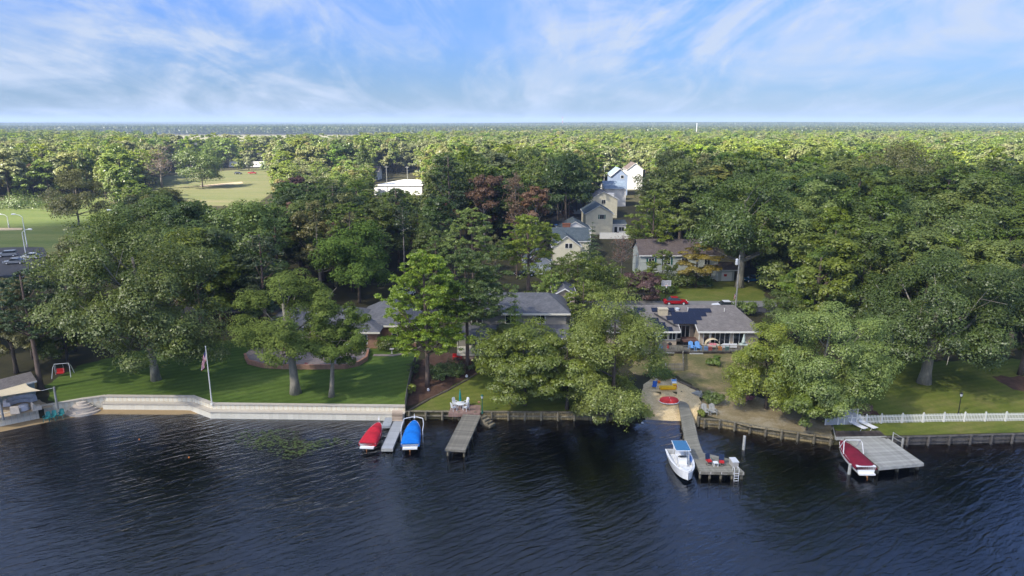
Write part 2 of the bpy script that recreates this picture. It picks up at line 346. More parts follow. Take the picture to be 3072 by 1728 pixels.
# river bed shelving down from the shore
m, t = newmat('river_bed')
ge = N(t, 'ShaderNodeNewGeometry'); sp = N(t, 'ShaderNodeSeparateXYZ', {0: ge.outputs['Position']})
nz = N(t, 'ShaderNodeTexNoise', {'Vector': ge.outputs['Position'], 'Scale': 0.8, 'Detail': 6, 'Roughness': 0.65})
dd = N(t, 'ShaderNodeMath', {0: nz.outputs[0], 1: 0.5, 2: -0.25}, operation='MULTIPLY_ADD')
dz_ = N(t, 'ShaderNodeMath', {0: sp.outputs[2], 1: dd.outputs[0]}, operation='ADD')
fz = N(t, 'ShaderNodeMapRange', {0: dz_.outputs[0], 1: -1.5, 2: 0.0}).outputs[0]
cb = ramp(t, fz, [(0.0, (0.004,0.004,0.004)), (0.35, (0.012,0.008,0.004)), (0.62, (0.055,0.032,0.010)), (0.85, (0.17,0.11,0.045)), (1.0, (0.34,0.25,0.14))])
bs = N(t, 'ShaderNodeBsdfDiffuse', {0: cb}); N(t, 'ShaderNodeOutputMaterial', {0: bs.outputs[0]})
bxs = np.unique(np.concatenate([[-1500,-400,-200,-120], np.arange(-80,86,1.0), [120,200,400,1500]])); bs_ = np.interp(bxs, SX, SY)
left_beach = np.clip((-34-bxs)/8, 0, 1)
Vb = []
for d, z in ((0.6,0.02),(0.0,-0.12),(-1.2,-0.30),(-2.6,-0.62),(-4.5,-1.1),(-8,-1.7),(-16,-2.6),(-500,-3.2)):
    zb = z*(1-left_beach)+left_beach*min(0.12, z*0.45+0.22 if d > -3 else z*0.6)
    Vb.append(np.stack([bxs, bs_+d if d > -400 else np.full_like(bxs, -400.), zb], 1))
nr, nc = len(Vb), len(bxs); idx = np.arange(nr*nc).reshape(nr, nc)
Fb = np.stack([idx[:-1,:-1], idx[1:,:-1], idx[1:,1:], idx[:-1,1:]], -1).reshape(-1, 4)
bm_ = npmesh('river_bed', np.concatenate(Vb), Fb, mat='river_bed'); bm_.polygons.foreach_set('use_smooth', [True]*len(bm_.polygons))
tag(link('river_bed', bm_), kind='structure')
# water surface: clear tea-brown water, rippled
m, t = newmat('water')
ge = N(t, 'ShaderNodeNewGeometry')
def wavetex(rot, sc, scale, detail, dist, rough=0.55):
    mp = N(t, 'ShaderNodeMapping', {0: ge.outputs['Position']}, vector_type='TEXTURE'); mp.inputs['Rotation'].default_value = (0, 0, rot); mp.inputs['Scale'].default_value = (1/sc[0], 1/sc[1], 1)
    return N(t, 'ShaderNodeTexNoise', {'Vector': mp.outputs[0], 'Scale': scale, 'Detail': detail, 'Roughness': rough, 'Distortion': dist}).outputs[0]
w1 = wavetex(R(33), (0.24, 1.0, 1), 1.5, 3, 0.6)
w2 = wavetex(R(14), (0.35, 1.0, 1), 2.6, 3, 0.6)
w3 = wavetex(R(48), (0.5, 1.0, 1), 7.0, 2, 0.3)
cal = wavetex(R(-20), (0.5, 1.0, 1), 0.045, 3, 1.0)
calm = N(t, 'ShaderNodeMapRange', {0: cal, 1: 0.38, 2: 0.62, 3: 0.55, 4: 1.15}).outputs[0]
s1 = N(t, 'ShaderNodeMath', {0: w1, 1: 0.185}, operation='MULTIPLY')
s2 = N(t, 'ShaderNodeMath', {0: w2, 1: 0.06, 2: s1.outputs[0]}, operation='MULTIPLY_ADD')
s3 = N(t, 'ShaderNodeMath', {0: w3, 1: 0.022, 2: s2.outputs[0]}, operation='MULTIPLY_ADD')
hh = N(t, 'ShaderNodeMath', {0: s3.outputs[0], 1: calm}, operation='MULTIPLY')
bp = N(t, 'ShaderNodeBump', {'Height': hh.outputs[0], 'Strength': 1.0, 'Distance': 1.0})
fr = N(t, 'ShaderNodeFresnel', {'IOR': 1.88, 'Normal': bp.outputs[0]})
gl = N(t, 'ShaderNodeBsdfGlossy', {0: (0.84, 0.89, 1.0, 1), 1: 0.07, 'Normal': bp.outputs[0]})
tr = N(t, 'ShaderNodeBsdfTransparent', {0: (0.74, 0.58, 0.38, 1)})
mx = N(t, 'ShaderNodeMixShader', {0: fr.outputs[0], 1: tr.outputs[0], 2: gl.outputs[0]})
N(t, 'ShaderNodeOutputMaterial', {0: mx.outputs[0]})
MB().add([(-1500,-400,0),(1500,-400,0),(1500,110,0),(-1500,110,0)], [(0,1,2,3)]).build('river_water', 'water', kind='structure')
# lawns and other sheets, each following the land
def shore_run(p0, p1, inset=0.35):
    """points a little inland along the shoreline between two photo columns"""
    a, b = PXX(p0), PXX(p1)
    xs = [a]+[x for x in SX if a < x < b]+[b]
    return [Vector((x, shore(x)+inset, 0)) for x in xs]
def sheet(name, front, back, mat, dz, step=1.2, label=None):
    pts = front+[GL(a, b) for a, b in back]
    return drape(name, pts, mat, dz, step, True, kind='structure')
sheet('lawn', shore_run(165, 1211, 0.35), [(1252,1080),(1240,1040),(1130,1020),(700,1020),(560,1030),(380,1060),(230,1100),(130,1160)], 'lush_turf', 0.02)
sheet('lawn', shore_run(1222, 1905, 0.4), [(1920,1180),(1880,1130),(1700,1110),(1560,1090),(1420,1120),(1330,1175)], 'plain_turf', 0.02)
drape('mulch_bed', [(1222,1222),(1330,1172),(1425,1122),(1470,1105),(1455,1060),(1300,1060),(1262,1085),(1215,1200)], 'mulch', 0.035, kind='structure')
drape('lawn', [(1900,1085),(2040,1062),(2240,1062),(2280,1100),(2260,1150),(2200,1190),(2100,1175),(2010,1120),(1890,1125)], 'dry_turf', 0.02, kind='structure')
drape('bare_ground', [(2096,1262),(2250,1282),(2500,1318),(2480,1240),(2420,1215),(2250,1190),(2130,1172),(2095,1215)], 'bare_soil', 0.03, kind='structure')
drape('sand_beach', [(1938,1275),(2040,1281),(2088,1276),(2100,1215),(2105,1178),(2060,1158),(2010,1130),(1955,1128),(1925,1175)], 'sand', 0.03, 0.7, kind='structure')
sheet('lawn', shore_run(2520, 3500, 0.4), [(3500,1060),(3000,1080),(2820,1085),(2600,1080),(2520,1150),(2480,1240)], 'plain_turf', 0.045)
drape('mulch_bed', [(2975,1130),(3110,1130),(3110,1190),(3040,1170)], 'mulch', 0.06, kind='structure')
drape('mulch_bed', [(2545,1215),(2630,1235),(2640,1248),(2550,1240)], 'mulch', 0.06, kind='structure')
drape('sand_patio', [(-80,1258),(0,1255),(158,1222),(120,1200),(60,1185),(-80,1190)], 'dry_sand', 0.04, kind='structure')
# across the street
drape('lawn', [(1985,903),(2295,905),(2290,842),(2220,838),(2100,850),(1960,870)], 'plain_turf', 0.02, 3, kind='structure')
MB().prism([G(-300,938,1.9), G(3400,938,1.9), G(3400,921,1.9), G(-300,921,1.9)], 1.0, 1.93).build('street', 'asphalt', kind='structure')
MB().prism([G(1700,920.5,1.9), G(2330,920.5,1.9), G(2330,903.5,1.9), G(1700,903.5,1.9)], 1.0, 1.96).build('street_apron', 'old_asphalt', kind='structure')
MB().prism([G(1650,775,1.9), G(1750,775,1.9), G(1770,690,1.9), G(1740,600,1.9), G(1705,540,1.9), G(1690,540,1.9), G(1645,690,1.9)], 1.0, 1.95).build('side_street', 'asphalt', kind='structure')
MB().prism([G(1664,624,1.9), G(1700,624,1.9), G(1745,590,1.9), G(1700,570,1.9)], 1.0, 1.97).build('verge', 'plain_turf', kind='structure')
MB().prism([G(1655,642,1.9), G(1760,642,1.9), G(1755,630,1.9), G(1665,630,1.9)], 1.0, 1.99).build('driveway', 'concrete', kind='structure')
MB().prism([G(-400,770,1.9), G(300,760,1.9), G(420,700,1.9), G(380,575,1.9), G(200,600,1.9), G(-400,640,1.9)], 1.0, 1.91).build('field', 'field_turf', kind='structure')
MB().prism([G(-300,830,1.9), G(180,830,1.9), G(130,742,1.9), G(30,742,1.9), G(-300,760,1.9)], 1.0, 1.95).build('parking_lot', 'asphalt', kind='structure')
MB().prism([G(-200,695,1.9), G(65,690,1.9), G(68,684,1.9), G(-200,684,1.9)], 1.0, 1.93).build('sand_strip', 'dry_sand', kind='structure')
MB().prism([G(330,610,1.9), G(760,620,1.9), G(860,545,1.9), G(850,500,1.9), G(560,520,1.9), G(300,560,1.9)], 1.0, 1.915).build('meadow', 'meadow_turf', kind='structure')
MB().prism([G(600,562,1.9), G(730,550,1.9), G(725,545,1.9), G(600,556,1.9)], 1.0, 1.93).build('sand_track', 'dry_sand', kind='structure')
MB().prism([G(-100,418,1.9), G(400,424,1.9), G(1150,424,1.9), G(1420,412,1.9), G(1400,404,1.9), G(400,402,1.9), G(-100,404,1.9)], 1.0, 1.93).build('marsh', 'marsh', kind='structure')
for a, b in (((30,775),(75,765)), ((20,792),(92,776)), ((45,838),(110,818)), ((75,772),(120,765))):   # parking bay lines
    p, q = G(*a, 1.9), G(*b, 1.9); d = (q-p).normalized(); n = Vector((-d.y, d.x, 0))*0.07
    MB().prism([p-n, q-n, q+n, p+n], 1.94, 1.957).build('bay_line', 'white_paint' if 'white_paint' in MATS else paint('white_paint', (0.75,0.75,0.73), var=0.1).name, kind='structure')

# ------------------------------------------------------------------ foliage
def quads(C, Nn, size, aspect, rng, along=None):
    """one leaf spray per centre: a rhombus turned about its normal"""
    n = len(C); Nn = Nn/np.linalg.norm(Nn, axis=1, keepdims=True)
    a = rng.normal(size=(n, 3)) if along is None else along
    u = np.cross(Nn, a); u /= (np.linalg.norm(u, axis=1, keepdims=True)+1e-9); w = np.cross(Nn, u)
    s = size[:, None]
    bend = Nn*s*0.18
    V = np.stack([C-w*s, C+u*s*aspect-bend, C+w*s, C-u*s*aspect-bend], 1).reshape(-1, 3)
    return V, np.arange(4*n).reshape(n, 4)
def ball(rng, n):
    v = rng.normal(size=(n, 3)); return v/np.linalg.norm(v, axis=1, keepdims=True)
def crown_broad(rng, Rx, zb, zt, nl=26, nsub=9, nleaf=20000, leaf=0.2, Ry=None, flat=1.0, lobe=(0.2,0.34), droop=0.0, shell=0.9, gap=0.0, up=0.45):
    """lobes on a dome, smaller clumps on every lobe, leaf sprays on every clump"""
    Ry = Ry or Rx; Hc = (zt-zb); zc = zb+Hc*0.46
    D = ball(rng, nl*3); D = D[D[:, 2] > -0.75][:nl]; nl = len(D)
    u = rng.uniform(0.52, 0.84, nl)
    u[:max(3, nl//8)] *= 0.45
    hz = np.sqrt(np.maximum(D[:,0]**2+D[:,1]**2, 1e-4)); full = (1-np.abs(D[:,2])**2.6)**0.5
    prof = np.where(D[:,2] > 0, full*0.96+0.04, full*0.55+0.45)/hz*np.clip(hz*3, 0, 1)
    rl = Rx*rng.uniform(*lobe, nl)
    L = np.stack([D[:,0]*u*Rx*prof, D[:,1]*u*Ry*prof, zc+D[:,2]*(u*0.5+0.5)*Hc*0.52], 1)
    L[:, 2] = np.clip(L[:, 2], zb+rl*0.5, zt-rl*0.75)
    # a bit of overall lean and unevenness
    L[:, 0] += 0.06*Rx*np.sin(L[:, 2]*0.9+rng.uniform(0, 6)); L[:, 1] += 0.06*Rx*np.cos(L[:, 2]*0.8+rng.uniform(0, 6))
    SD_ = ball(rng, nl*nsub)
    li = np.repeat(np.arange(nl), nsub)
    SD_[:, 2] = SD_[:, 2]*0.85+0.12
    S = L[li]+SD_*rl[li][:, None]*rng.uniform(0.45, 0.95, (nl*nsub, 1))*np.array([1.15, 1.15, 0.8*flat])
    rs = rl[li]*rng.uniform(0.36, 0.66, nl*nsub)
    keep = rng.uniform(size=len(S)) > gap; S, rs, li = S[keep], rs[keep], li[keep]
    stone = np.clip(rng.normal(0.40, 0.13, len(S)), 0, 1)
    p = rs**2; p /= p.sum()
    k = rng.choice(len(S), nleaf, p=p)
    dl = ball(rng, nleaf); dl[:, 2] = np.abs(dl[:, 2])*np.where(rng.uniform(size=nleaf) < 0.72, 1, -1)
    rad = rng.uniform(0.55, 1.12, nleaf)**0.6
    C = S[k]+dl*(rs[k]*rad)[:, None]*np.array([1.1, 1.1, 0.78*flat])
    C[:, 2] -= droop*rng.exponential(0.5, nleaf)*np.linalg.norm(C[:, :2], axis=1)/Rx
    out = (C-np.array([0, 0, zc-0.2*Hc])); out /= np.linalg.norm(out, axis=1, keepdims=True)
    Nn = dl*0.8+out*0.45+np.array([0, 0, up])+rng.normal(size=(nleaf, 3))*0.30
    sz = leaf*rng.uniform(0.6, 1.35, nleaf)
    V, F = quads(C, Nn, sz, 0.62, rng)
    tone = np.clip(stone[k]+rng.normal(0, 0.09, nleaf), 0, 1)
    return V, F, np.repeat(tone, 4), L, rl
def limbs(rng, targets, base_r, zfork, trunk_top, n_main=5, curve=0.12, lean=(0,0), sides=7, twig=0.02, flare=1.35, nbr=14, zr0=0.0):
    """tapered trunk with limbs reaching into the crown"""
    mb = MB(); top = Vector((lean[0], lean[1], trunk_top))
    pts = []; rad = []
    for i in range(9):
        t = i/8; p = Vector((lean[0]*t+curve*math.sin(t*5+lean[0])*0.6, lean[1]*t+curve*math.cos(t*4)*0.5-curve*0.5, trunk_top*t-(0.25 if i == 0 else 0)))
        pts.append(p); rad.append(base_r*(flare if i == 0 else 1.0)*(1-0.72*t))
    mb.tube(pts, rad, sides+3)
    def at_z(z):
        t = min(max(z/trunk_top, 0), 1)*8; i = min(int(t), 7); return pts[i].lerp(pts[i+1], t-i), rad[i]+(rad[i+1]-rad[i])*(t-i)
    order = rng.permutation(len(targets))[:nbr]
    for j in order:
        T = Vector(targets[j]); z0 = min(max(zfork, T.z-1.1*math.hypot(T.x, T.y)), trunk_top*0.97)
        A, ra = at_z(z0); r0 = ra*rng.uniform(0.38, 0.6)
        mid = A.lerp(T, 0.5)+Vector(rng.normal(size=3)*0.06*(T-A).length)+Vector((0,0,-0.08*(T-A).length))
        ps = [A, A.lerp(mid, 0.5)+Vector((0,0,-0.02)), mid, mid.lerp(T, 0.5)+Vector(rng.normal(size=3)*0.08), T]
        mb.tube(ps, [r0, r0*0.8, r0*0.58, r0*0.36, max(twig, r0*0.15)], sides-2)
        for q in range(2):
            E = T+Vector(rng.normal(size=3))*0.16*(T-A).length
            S0 = mid.lerp(T, rng.uniform(0.1, 0.7)); mb.tube([S0, S0.lerp(E, 0.5)+Vector(rng.normal(size=3)*0.1), E], [r0*0.34, r0*0.22, twig], 4)
    return mb
def crown_pine(rng, Rx, zb, zt, npad=30, nleaf=12000, leaf=0.26, top=1.0, thick=0.34):
    """flattened needle pads on whorled branches, ragged outline"""
    Hc = zt-zb; i = np.arange(npad); t = (i+rng.uniform(0, 1, npad))/npad
    ang = i*2.4+rng.normal(0, 0.5, npad)
    prof = np.sin(np.clip(t*0.80+0.20, 0, 1)*math.pi)**0.75*0.95+0.14
    r = Rx*prof*rng.uniform(0.45, 0.95, npad)
    P = np.stack([np.cos(ang)*r, np.sin(ang)*r, zb+0.05*Hc+t*Hc*0.9+rng.normal(0, 0.25, npad)], 1)
    rp = np.clip(Rx*rng.uniform(0.26, 0.46, npad)*(1.05-0.35*t), 0.5, 9)
    nsub = 10; li = np.repeat(np.arange(npad), nsub)
    a2 = rng.uniform(0, 2*math.pi, npad*nsub); rr = np.sqrt(rng.uniform(0, 1, npad*nsub))*rp[li]
    S = P[li]+np.stack([np.cos(a2)*rr, np.sin(a2)*rr, rng.normal(0, 0.14, npad*nsub)*rp[li]+0.10*rp[li]-0.25*rr], 1)
    rs = rp[li]*rng.uniform(0.2, 0.36, npad*nsub)
    keep = rng.uniform(size=len(S)) > 0.12; S, rs, li = S[keep], rs[keep], li[keep]
    k = rng.choice(len(S), nleaf, p=rs**2/np.sum(rs**2)); dl = ball(rng, nleaf); dl[:, 2] = np.abs(dl[:, 2])*np.where(rng.uniform(size=nleaf) < 0.85, 1, -0.6)
    C = S[k]+dl*rs[k][:, None]*rng.uniform(0.4, 1.1, (nleaf, 1))*np.array([1.05, 1.05, 0.55])
    Nn = dl*0.8+np.array([0, 0, 0.35])+rng.normal(size=(nleaf, 3))*0.55
    V, F = quads(C, Nn, leaf*rng.uniform(0.7, 1.35, nleaf), 0.34, rng)
    tone = np.clip(np.clip(rng.normal(0.42, 0.15, len(S)), 0, 1)[k]+0.28*dl[:, 2]*0+rng.normal(0, 0.14, nleaf), 0, 1)
    return V, F, np.repeat(tone, 4), P, rp
def crown_spruce(rng, Rx, zb, zt, nleaf=9000, leaf=0.22, tiers=15):
    Hc = zt-zb; S = []; rs = []; P = []
    for i in range(tiers):
        t = i/(tiers-1); rr = Rx*(1-t)**0.85+0.18; nb = max(4, int(13*(1-t)+4))
        for j in range(nb):
            a = 2*math.pi*(j+rng.uniform(-0.25, 0.25))/nb+i; L = rr*rng.uniform(0.75, 1.1)
            P.append((math.cos(a)*L, math.sin(a)*L, zb+t*Hc-L*0.22))
            for q in range(4):
                f = (q+0.7)/4; S.append((math.cos(a)*L*f, math.sin(a)*L*f, zb+t*Hc-L*f*0.22+rng.normal()*0.06)); rs.append(0.24*rr*(1.1-0.5*f)+0.12)
    S, rs = np.array(S), np.array(rs); k = rng.choice(len(S), nleaf, p=rs**2/np.sum(rs**2)); dl = ball(rng, nleaf)
    C = S[k]+dl*rs[k][:, None]*np.array([1, 1, 0.45])*rng.uniform(0.5, 1.1, (nleaf, 1))
    V, F = quads(C, dl*0.6+np.array([0, 0, 0.6])+rng.normal(size=(nleaf, 3))*0.4, leaf*rng.uniform(0.6, 1.3, nleaf), 0.4, rng)
    return V, F, np.repeat(np.clip(rng.normal(0.4, 0.2, nleaf), 0, 1), 4), np.array(P), None
def twiggy(rng, H, Rx, n=26, r=0.16, z0=0.3):
    """bare branching skeleton"""
    mb = MB(); tips = []
    mb.tube([(0,0,-0.2),(0.05,0,H*0.35),(0.1,0.1,H*0.7),(0,0.1,H)], [r*1.2, r*0.9, r*0.5, 0.02], 8)
    for i in range(n):
        z = H*rng.uniform(z0, 0.92); a = rng.uniform(0, 2*math.pi); L = Rx*rng.uniform(0.5, 1.0)*(1.15-0.5*z/H)
        A = Vector((0.05, 0.05, z)); E = Vector((math.cos(a)*L, math.sin(a)*L, z+L*rng.uniform(0.3, 0.95)))
        M = A.lerp(E, 0.5)+Vector((0, 0, -0.1*L)); rr = r*(1-z/H)*0.6+0.03
        mb.tube([A, M, E], [rr, rr*0.6, 0.015], 5)
        for q in range(6):
            S0 = A.lerp(M, rng.uniform(0.5, 1)) if q < 2 else M.lerp(E, rng.uniform(0, 0.95)); E2 = S0+Vector((rng.normal()*0.28*L, rng.normal()*0.28*L, abs(rng.normal())*0.34*L))
            mb.tube([S0, S0.lerp(E2, 0.5)+Vector((0, 0, 0.03)), E2], [rr*0.4, rr*0.25, 0.012], 3); tips.append(E2)
        tips.append(E)
    return mb, np.array([tuple(x) for x in tips])
def leaves_on(rng, tips, nleaf, spread, leaf):
    k = rng.integers(0, len(tips), nleaf); C = tips[k]+rng.normal(size=(nleaf, 3))*spread
    V, F = quads(C, rng.normal(size=(nleaf, 3))+np.array([0, 0, 0.5]), leaf*rng.uniform(0.6, 1.3, nleaf), 0.6, rng)
    return V, F, np.repeat(np.clip(rng.normal(0.45, 0.22, nleaf), 0, 1), 4)
paint('bark', (0.125,0.10,0.078), 0.95, 0.35, 4, 0.04, 14, stretch=(1,1,0.25))
paint('pale_bark', (0.30,0.27,0.21), 0.95, 0.30, 3, 0.04, 12, stretch=(1,1,0.35), stain=(0.16,0.14,0.11))
paint('pine_bark', (0.17,0.125,0.10), 0.95, 0.35, 4, 0.04, 12, stretch=(1,1,0.3))
paint('dead_wood', (0.27,0.235,0.20), 0.95, 0.25, 4, 0.02, 12)
leafmat('oak_leaf', (0.064,0.106,0.011), (0.161,0.243,0.023), cc=(0.135,0.184,0.033))
leafmat('grey_oak_leaf', (0.087,0.155,0.026), (0.201,0.321,0.048), cc=(0.302,0.417,0.081), gloss=0.0)
leafmat('dark_leaf', (0.047,0.083,0.012), (0.117,0.191,0.023), cc=(0.161,0.217,0.031))
leafmat('lime_leaf', (0.112,0.177,0.015), (0.256,0.341,0.036), cc=(0.343,0.385,0.053))
leafmat('birch_leaf', (0.148,0.208,0.022), (0.339,0.414,0.055), cc=(0.444,0.471,0.084), val=0.1)
leafmat('olive_leaf', (0.141,0.157,0.032), (0.308,0.310,0.068), cc=(0.402,0.298,0.066))
leafmat('pine_needle', (0.075,0.138,0.012), (0.202,0.298,0.026), cc=(0.297,0.360,0.041), hue=0.015)
leafmat('bright_needle', (0.122,0.207,0.010), (0.323,0.440,0.028), cc=(0.450,0.502,0.044), hue=0.012, val=0.1)
leafmat('dark_needle', (0.037,0.077,0.017), (0.099,0.160,0.035), cc=(0.148,0.198,0.046))
leafmat('blue_needle', (0.061,0.109,0.035), (0.134,0.212,0.074))
leafmat('rust_leaf', (0.141,0.083,0.037), (0.309,0.173,0.073), cc=(0.339,0.212,0.084))
leafmat('plum_leaf', (0.113,0.058,0.045), (0.257,0.131,0.099), cc=(0.276,0.174,0.110))
leafmat('gold_leaf', (0.20,0.165,0.016), (0.38,0.31,0.035), cc=(0.48,0.40,0.06), hue=0.005, val=0.05)
leafmat('sunny_leaf', (0.149,0.186,0.047), (0.299,0.330,0.117), cc=(0.361,0.360,0.172), hue=0.015, val=0.2)
# crown kinds: name -> (leaf material, bark, maker)
def make_tree_meshes(kind, seed, H, Rx, zb, nleaf, leaf, mat, bark='bark', **kw):
    rng = np.random.default_rng(seed); random.seed(seed)
    lean = kw.pop('lean', (0, 0)); tr = kw.pop('tr', None); fork = kw.pop('fork', None); nbr = kw.pop('nbr', 12)
    if kind == 'broad':
        V, F, tn, L, rl = crown_broad(rng, Rx, zb, H, nleaf=nleaf, leaf=leaf, **kw)
        V[:, 0] += lean[0]*V[:, 2]/H; V[:, 1] += lean[1]*V[:, 2]/H
        mb = limbs(rng, L, tr or H*0.019, fork or max(zb*0.8, H*0.22), H*0.74, lean=(lean[0]*0.74, lean[1]*0.74), nbr=nbr)
    elif kind == 'pine':
        V, F, tn, L, rl = crown_pine(rng, Rx, zb, H, nleaf=nleaf, leaf=leaf, **kw)
        mb = limbs(rng, L-np.array([0, 0, 0.25]), tr or H*0.014, fork or zb, H*0.96, lean=(0, 0), nbr=min(nbr+10, 26), flare=1.2)
    elif kind == 'spruce':
        V, F, tn, L, rl = crown_spruce(rng, Rx, zb, H, nleaf=nleaf, leaf=leaf, **kw)
        mb = MB().tube([(0,0,-0.2),(0,0,H*0.5),(0,0,H*0.98)], [tr or H*0.014, H*0.008, 0.02], 7)
    elif kind == 'bare':
        mb, tips = twiggy(rng, H*0.92, Rx, n=kw.get('n', 26), r=tr or H*0.012, z0=kw.get('z0', 0.3))
        if nleaf: V, F, tn = leaves_on(rng, tips, nleaf, Rx*0.09, leaf)
        else: V = None
    cm = npmesh('crown', V, F, tn, mat) if V is not None else None
    tm = mb.mesh('trunk', True); tm.materials.append(MATS[bark])
    return cm, tm
def plant_tree(name, label, cat, loc, meshes, rz=0.0, sc=(1,1,1), group=None, tilt=None):
    e = empty(name, loc, rz, label, cat, group)
    if tilt: e.rotation_euler = (tilt[0], tilt[1], rz)
    e.scale = sc
    if meshes[0]: link('crown', meshes[0], None, e)
    link('trunk', meshes[1], None, e)
    return e
HEROES = []     # screen boxes and distances of hand-placed trees, so the wood grows round them
def hero(name, label, kind, mat, px, base_py, top_py, wpx, bot_py, nleaf, leaf, seed, base_px=None, Y=None, cat='tree', **kw):
    """base_px/base_py: foot of the trunk; px, wpx: middle and width of the crown; top/bot: crown ends in the photo"""
    base_px = base_px if base_px is not None else px
    if Y is None: B = GL(base_px, base_py); Y = B.y
    else:
        q = ZY(base_px, top_py, Y); B = Vector((q.x, Y, h(q.x, Y)))
    Hh = ZY(px, top_py, Y).z-B.z; zb = ZY(px, bot_py, Y).z-B.z; Rx = wpx/2*mpp(Y, 8)
    zb = max(0.3, zb+0.15*Rx*0)
    lean = ((px-base_px)*mpp(Y, 8), 0)
    if Y < 112: nleaf = int(nleaf*1.5); leaf *= 0.78
    else: nleaf = int(nleaf*1.1); leaf *= 0.92
    if kind in ('broad',): kw['lean'] = lean
    ms = make_tree_meshes(kind, seed, Hh, Rx, zb, nleaf, leaf, mat, **kw)
    HEROES.append((B.x+lean[0], B.y, Rx))
    return plant_tree(name, label, cat, B, ms)
# ------------------------------------------------------------------ hand-placed trees
hero('oak_tree', 'great dark oak on the green lawn, lowest boughs almost touching the grass', 'broad', 'oak_leaf', 440, 1140, 632, 540, 1125, 52000, 0.185, 11, base_px=470, nl=56, nsub=11, bark='pale_bark', lobe=(0.15,0.27), tr=0.55, gap=0.1)
hero('oak_tree', 'grey-green tree with a thick pale trunk on the lawn before the brick terrace', 'broad', 'grey_oak_leaf', 868, 1180, 812, 385, 1090, 32000, 0.155, 12, base_px=888, nl=40, nsub=10, bark='pale_bark', gap=0.22, tr=0.62, lobe=(0.14,0.26), fork=7)
hero('oak_tree', 'slimmer grey-green tree with a thin pale trunk, right of the thick-trunked one on the lawn', 'broad', 'grey_oak_leaf', 1030, 1190, 900, 215, 1100, 15000, 0.14, 13, base_px=992, nl=30, nsub=9, bark='pale_bark', gap=0.3, tr=0.34, lobe=(0.16,0.3), fork=6.5)
hero('pine_tree', 'bright green pine beside the lawn fence, its foliage reaching low over the mulch bed', 'pine', 'bright_needle', 1292, 1160, 742, 235, 1060, 33000, 0.19, 14, base_px=1283, npad=84, bark='pine_bark', tr=0.33)
hero('pine_tree', 'tall pine with a long bare trunk standing before the white porch railing', 'pine', 'pine_needle', 1412, 1112, 752, 245, 950, 26000, 0.19, 15, base_px=1402, npad=62, bark='pine_bark', tr=0.30)
hero('pine_tree', 'yellow-green pine rising above and behind the porch house, left of the bare-trunked pine', 'pine', 'bright_needle', 1415, 0, 618, 155, 800, 17000, 0.22, 16, Y=128, npad=50, bark='pine_bark')
hero('pine_tree', 'broad-topped pine with a clear trunk standing behind the grey ridge of the porch house', 'pine', 'bright_needle', 1597, 885, 634, 170, 785, 17000, 0.22, 17, base_px=1584, npad=44, bark='pine_bark', tr=0.42)
hero('pine_tree', 'wide dark pine between the porch house and the plum-leaved tree', 'pine', 'pine_needle', 1735, 0, 760, 290, 905, 26000, 0.2, 18, Y=118, npad=62, bark='pine_bark')
hero('pine_tree', 'smaller yellow-green pine in front of the wide dark pine', 'pine', 'bright_needle', 1752, 0, 838, 130, 950, 9000, 0.18, 19, Y=103, npad=26, bark='pine_bark')
hero('maple_tree', 'low spreading lime-green tree right of the white patio table', 'broad', 'lime_leaf', 1568, 1215, 952, 300, 1200, 27000, 0.16, 20, base_px=1575, nl=36, nsub=9, lobe=(0.2,0.32), flat=0.7)
hero('maple_tree', 'green tree overhanging the timber bulkhead beside the willowy tree', 'broad', 'lime_leaf', 1700, 1228, 972, 250, 1238, 21000, 0.16, 21, nl=30, nsub=9, lobe=(0.2,0.34), flat=0.7)
hero('willowy_tree', 'willowy yellow-green tree leaning over the water left of the small beach', 'broad', 'birch_leaf', 1838, 1240, 866, 320, 1245, 40000, 0.135, 22, base_px=1835, nl=54, nsub=11, droop=0.6, gap=0.15, lobe=(0.16,0.3))
hero('willowy_tree', 'willowy yellow-green tree at the end of the shrubbery beside the white lattice screen', 'broad', 'birch_leaf', 2470, 1255, 878, 370, 1240, 38000, 0.14, 23, base_px=2440, nl=50, nsub=11, droop=0.5, gap=0.2, lobe=(0.16,0.28), bark='pale_bark')
hero('willowy_tree', 'willowy tree hanging over the bare sandy bank right of the beach', 'broad', 'birch_leaf', 2270, 1225, 960, 250, 1225, 24000, 0.135, 24, base_px=2300, nl=38, nsub=10, droop=0.5, gap=0.2, lobe=(0.18,0.3))
hero('young_tree', 'fresh green young tree at the foot of the willowy tree by the lattice screen', 'broad', 'lime_leaf', 2420, 1290, 1130, 190, 1285, 14000, 0.13, 25, nl=26, nsub=8)
hero('spruce_tree', 'narrow pale spire of a young conifer before the porch house', 'spruce', 'bright_needle', 1545, 0, 855, 105, 1090, 8000, 0.14, 26, Y=95)
hero('oak_tree', 'massive oak with a forked pale trunk on the lawn behind the picket fence', 'broad', 'oak_leaf', 2788, 1150, 745, 465, 1115, 46000, 0.175, 27, base_px=2770, nl=54, nsub=11, bark='pale_bark', tr=0.75, lobe=(0.15,0.26), gap=0.12)
hero('oak_tree', 'dark tree at the right edge of the picture, past the mulch bed', 'broad', 'dark_leaf', 3060, 1125, 755, 170, 1105, 15000, 0.19, 28, nl=30)
hero('maple_tree', 'autumn-tinged tree over the shed roof', 'broad', 'olive_leaf', 45, 1120, 800, 200, 1080, 17000, 0.17, 29, nl=34, nsub=9, gap=0.2, base_px=50)
hero('pine_tree', 'dark-trunked pine between the shed and the garden swing', 'pine', 'dark_needle', 150, 1168, 800, 170, 1010, 13000, 0.2, 30, base_px=123, npad=36, bark='pine_bark', tr=0.36)
hero('maple_tree', 'leafy green tree behind the garden swing', 'broad', 'oak_leaf', 205, 1095, 850, 170, 1080, 13000, 0.18, 31, nl=28)
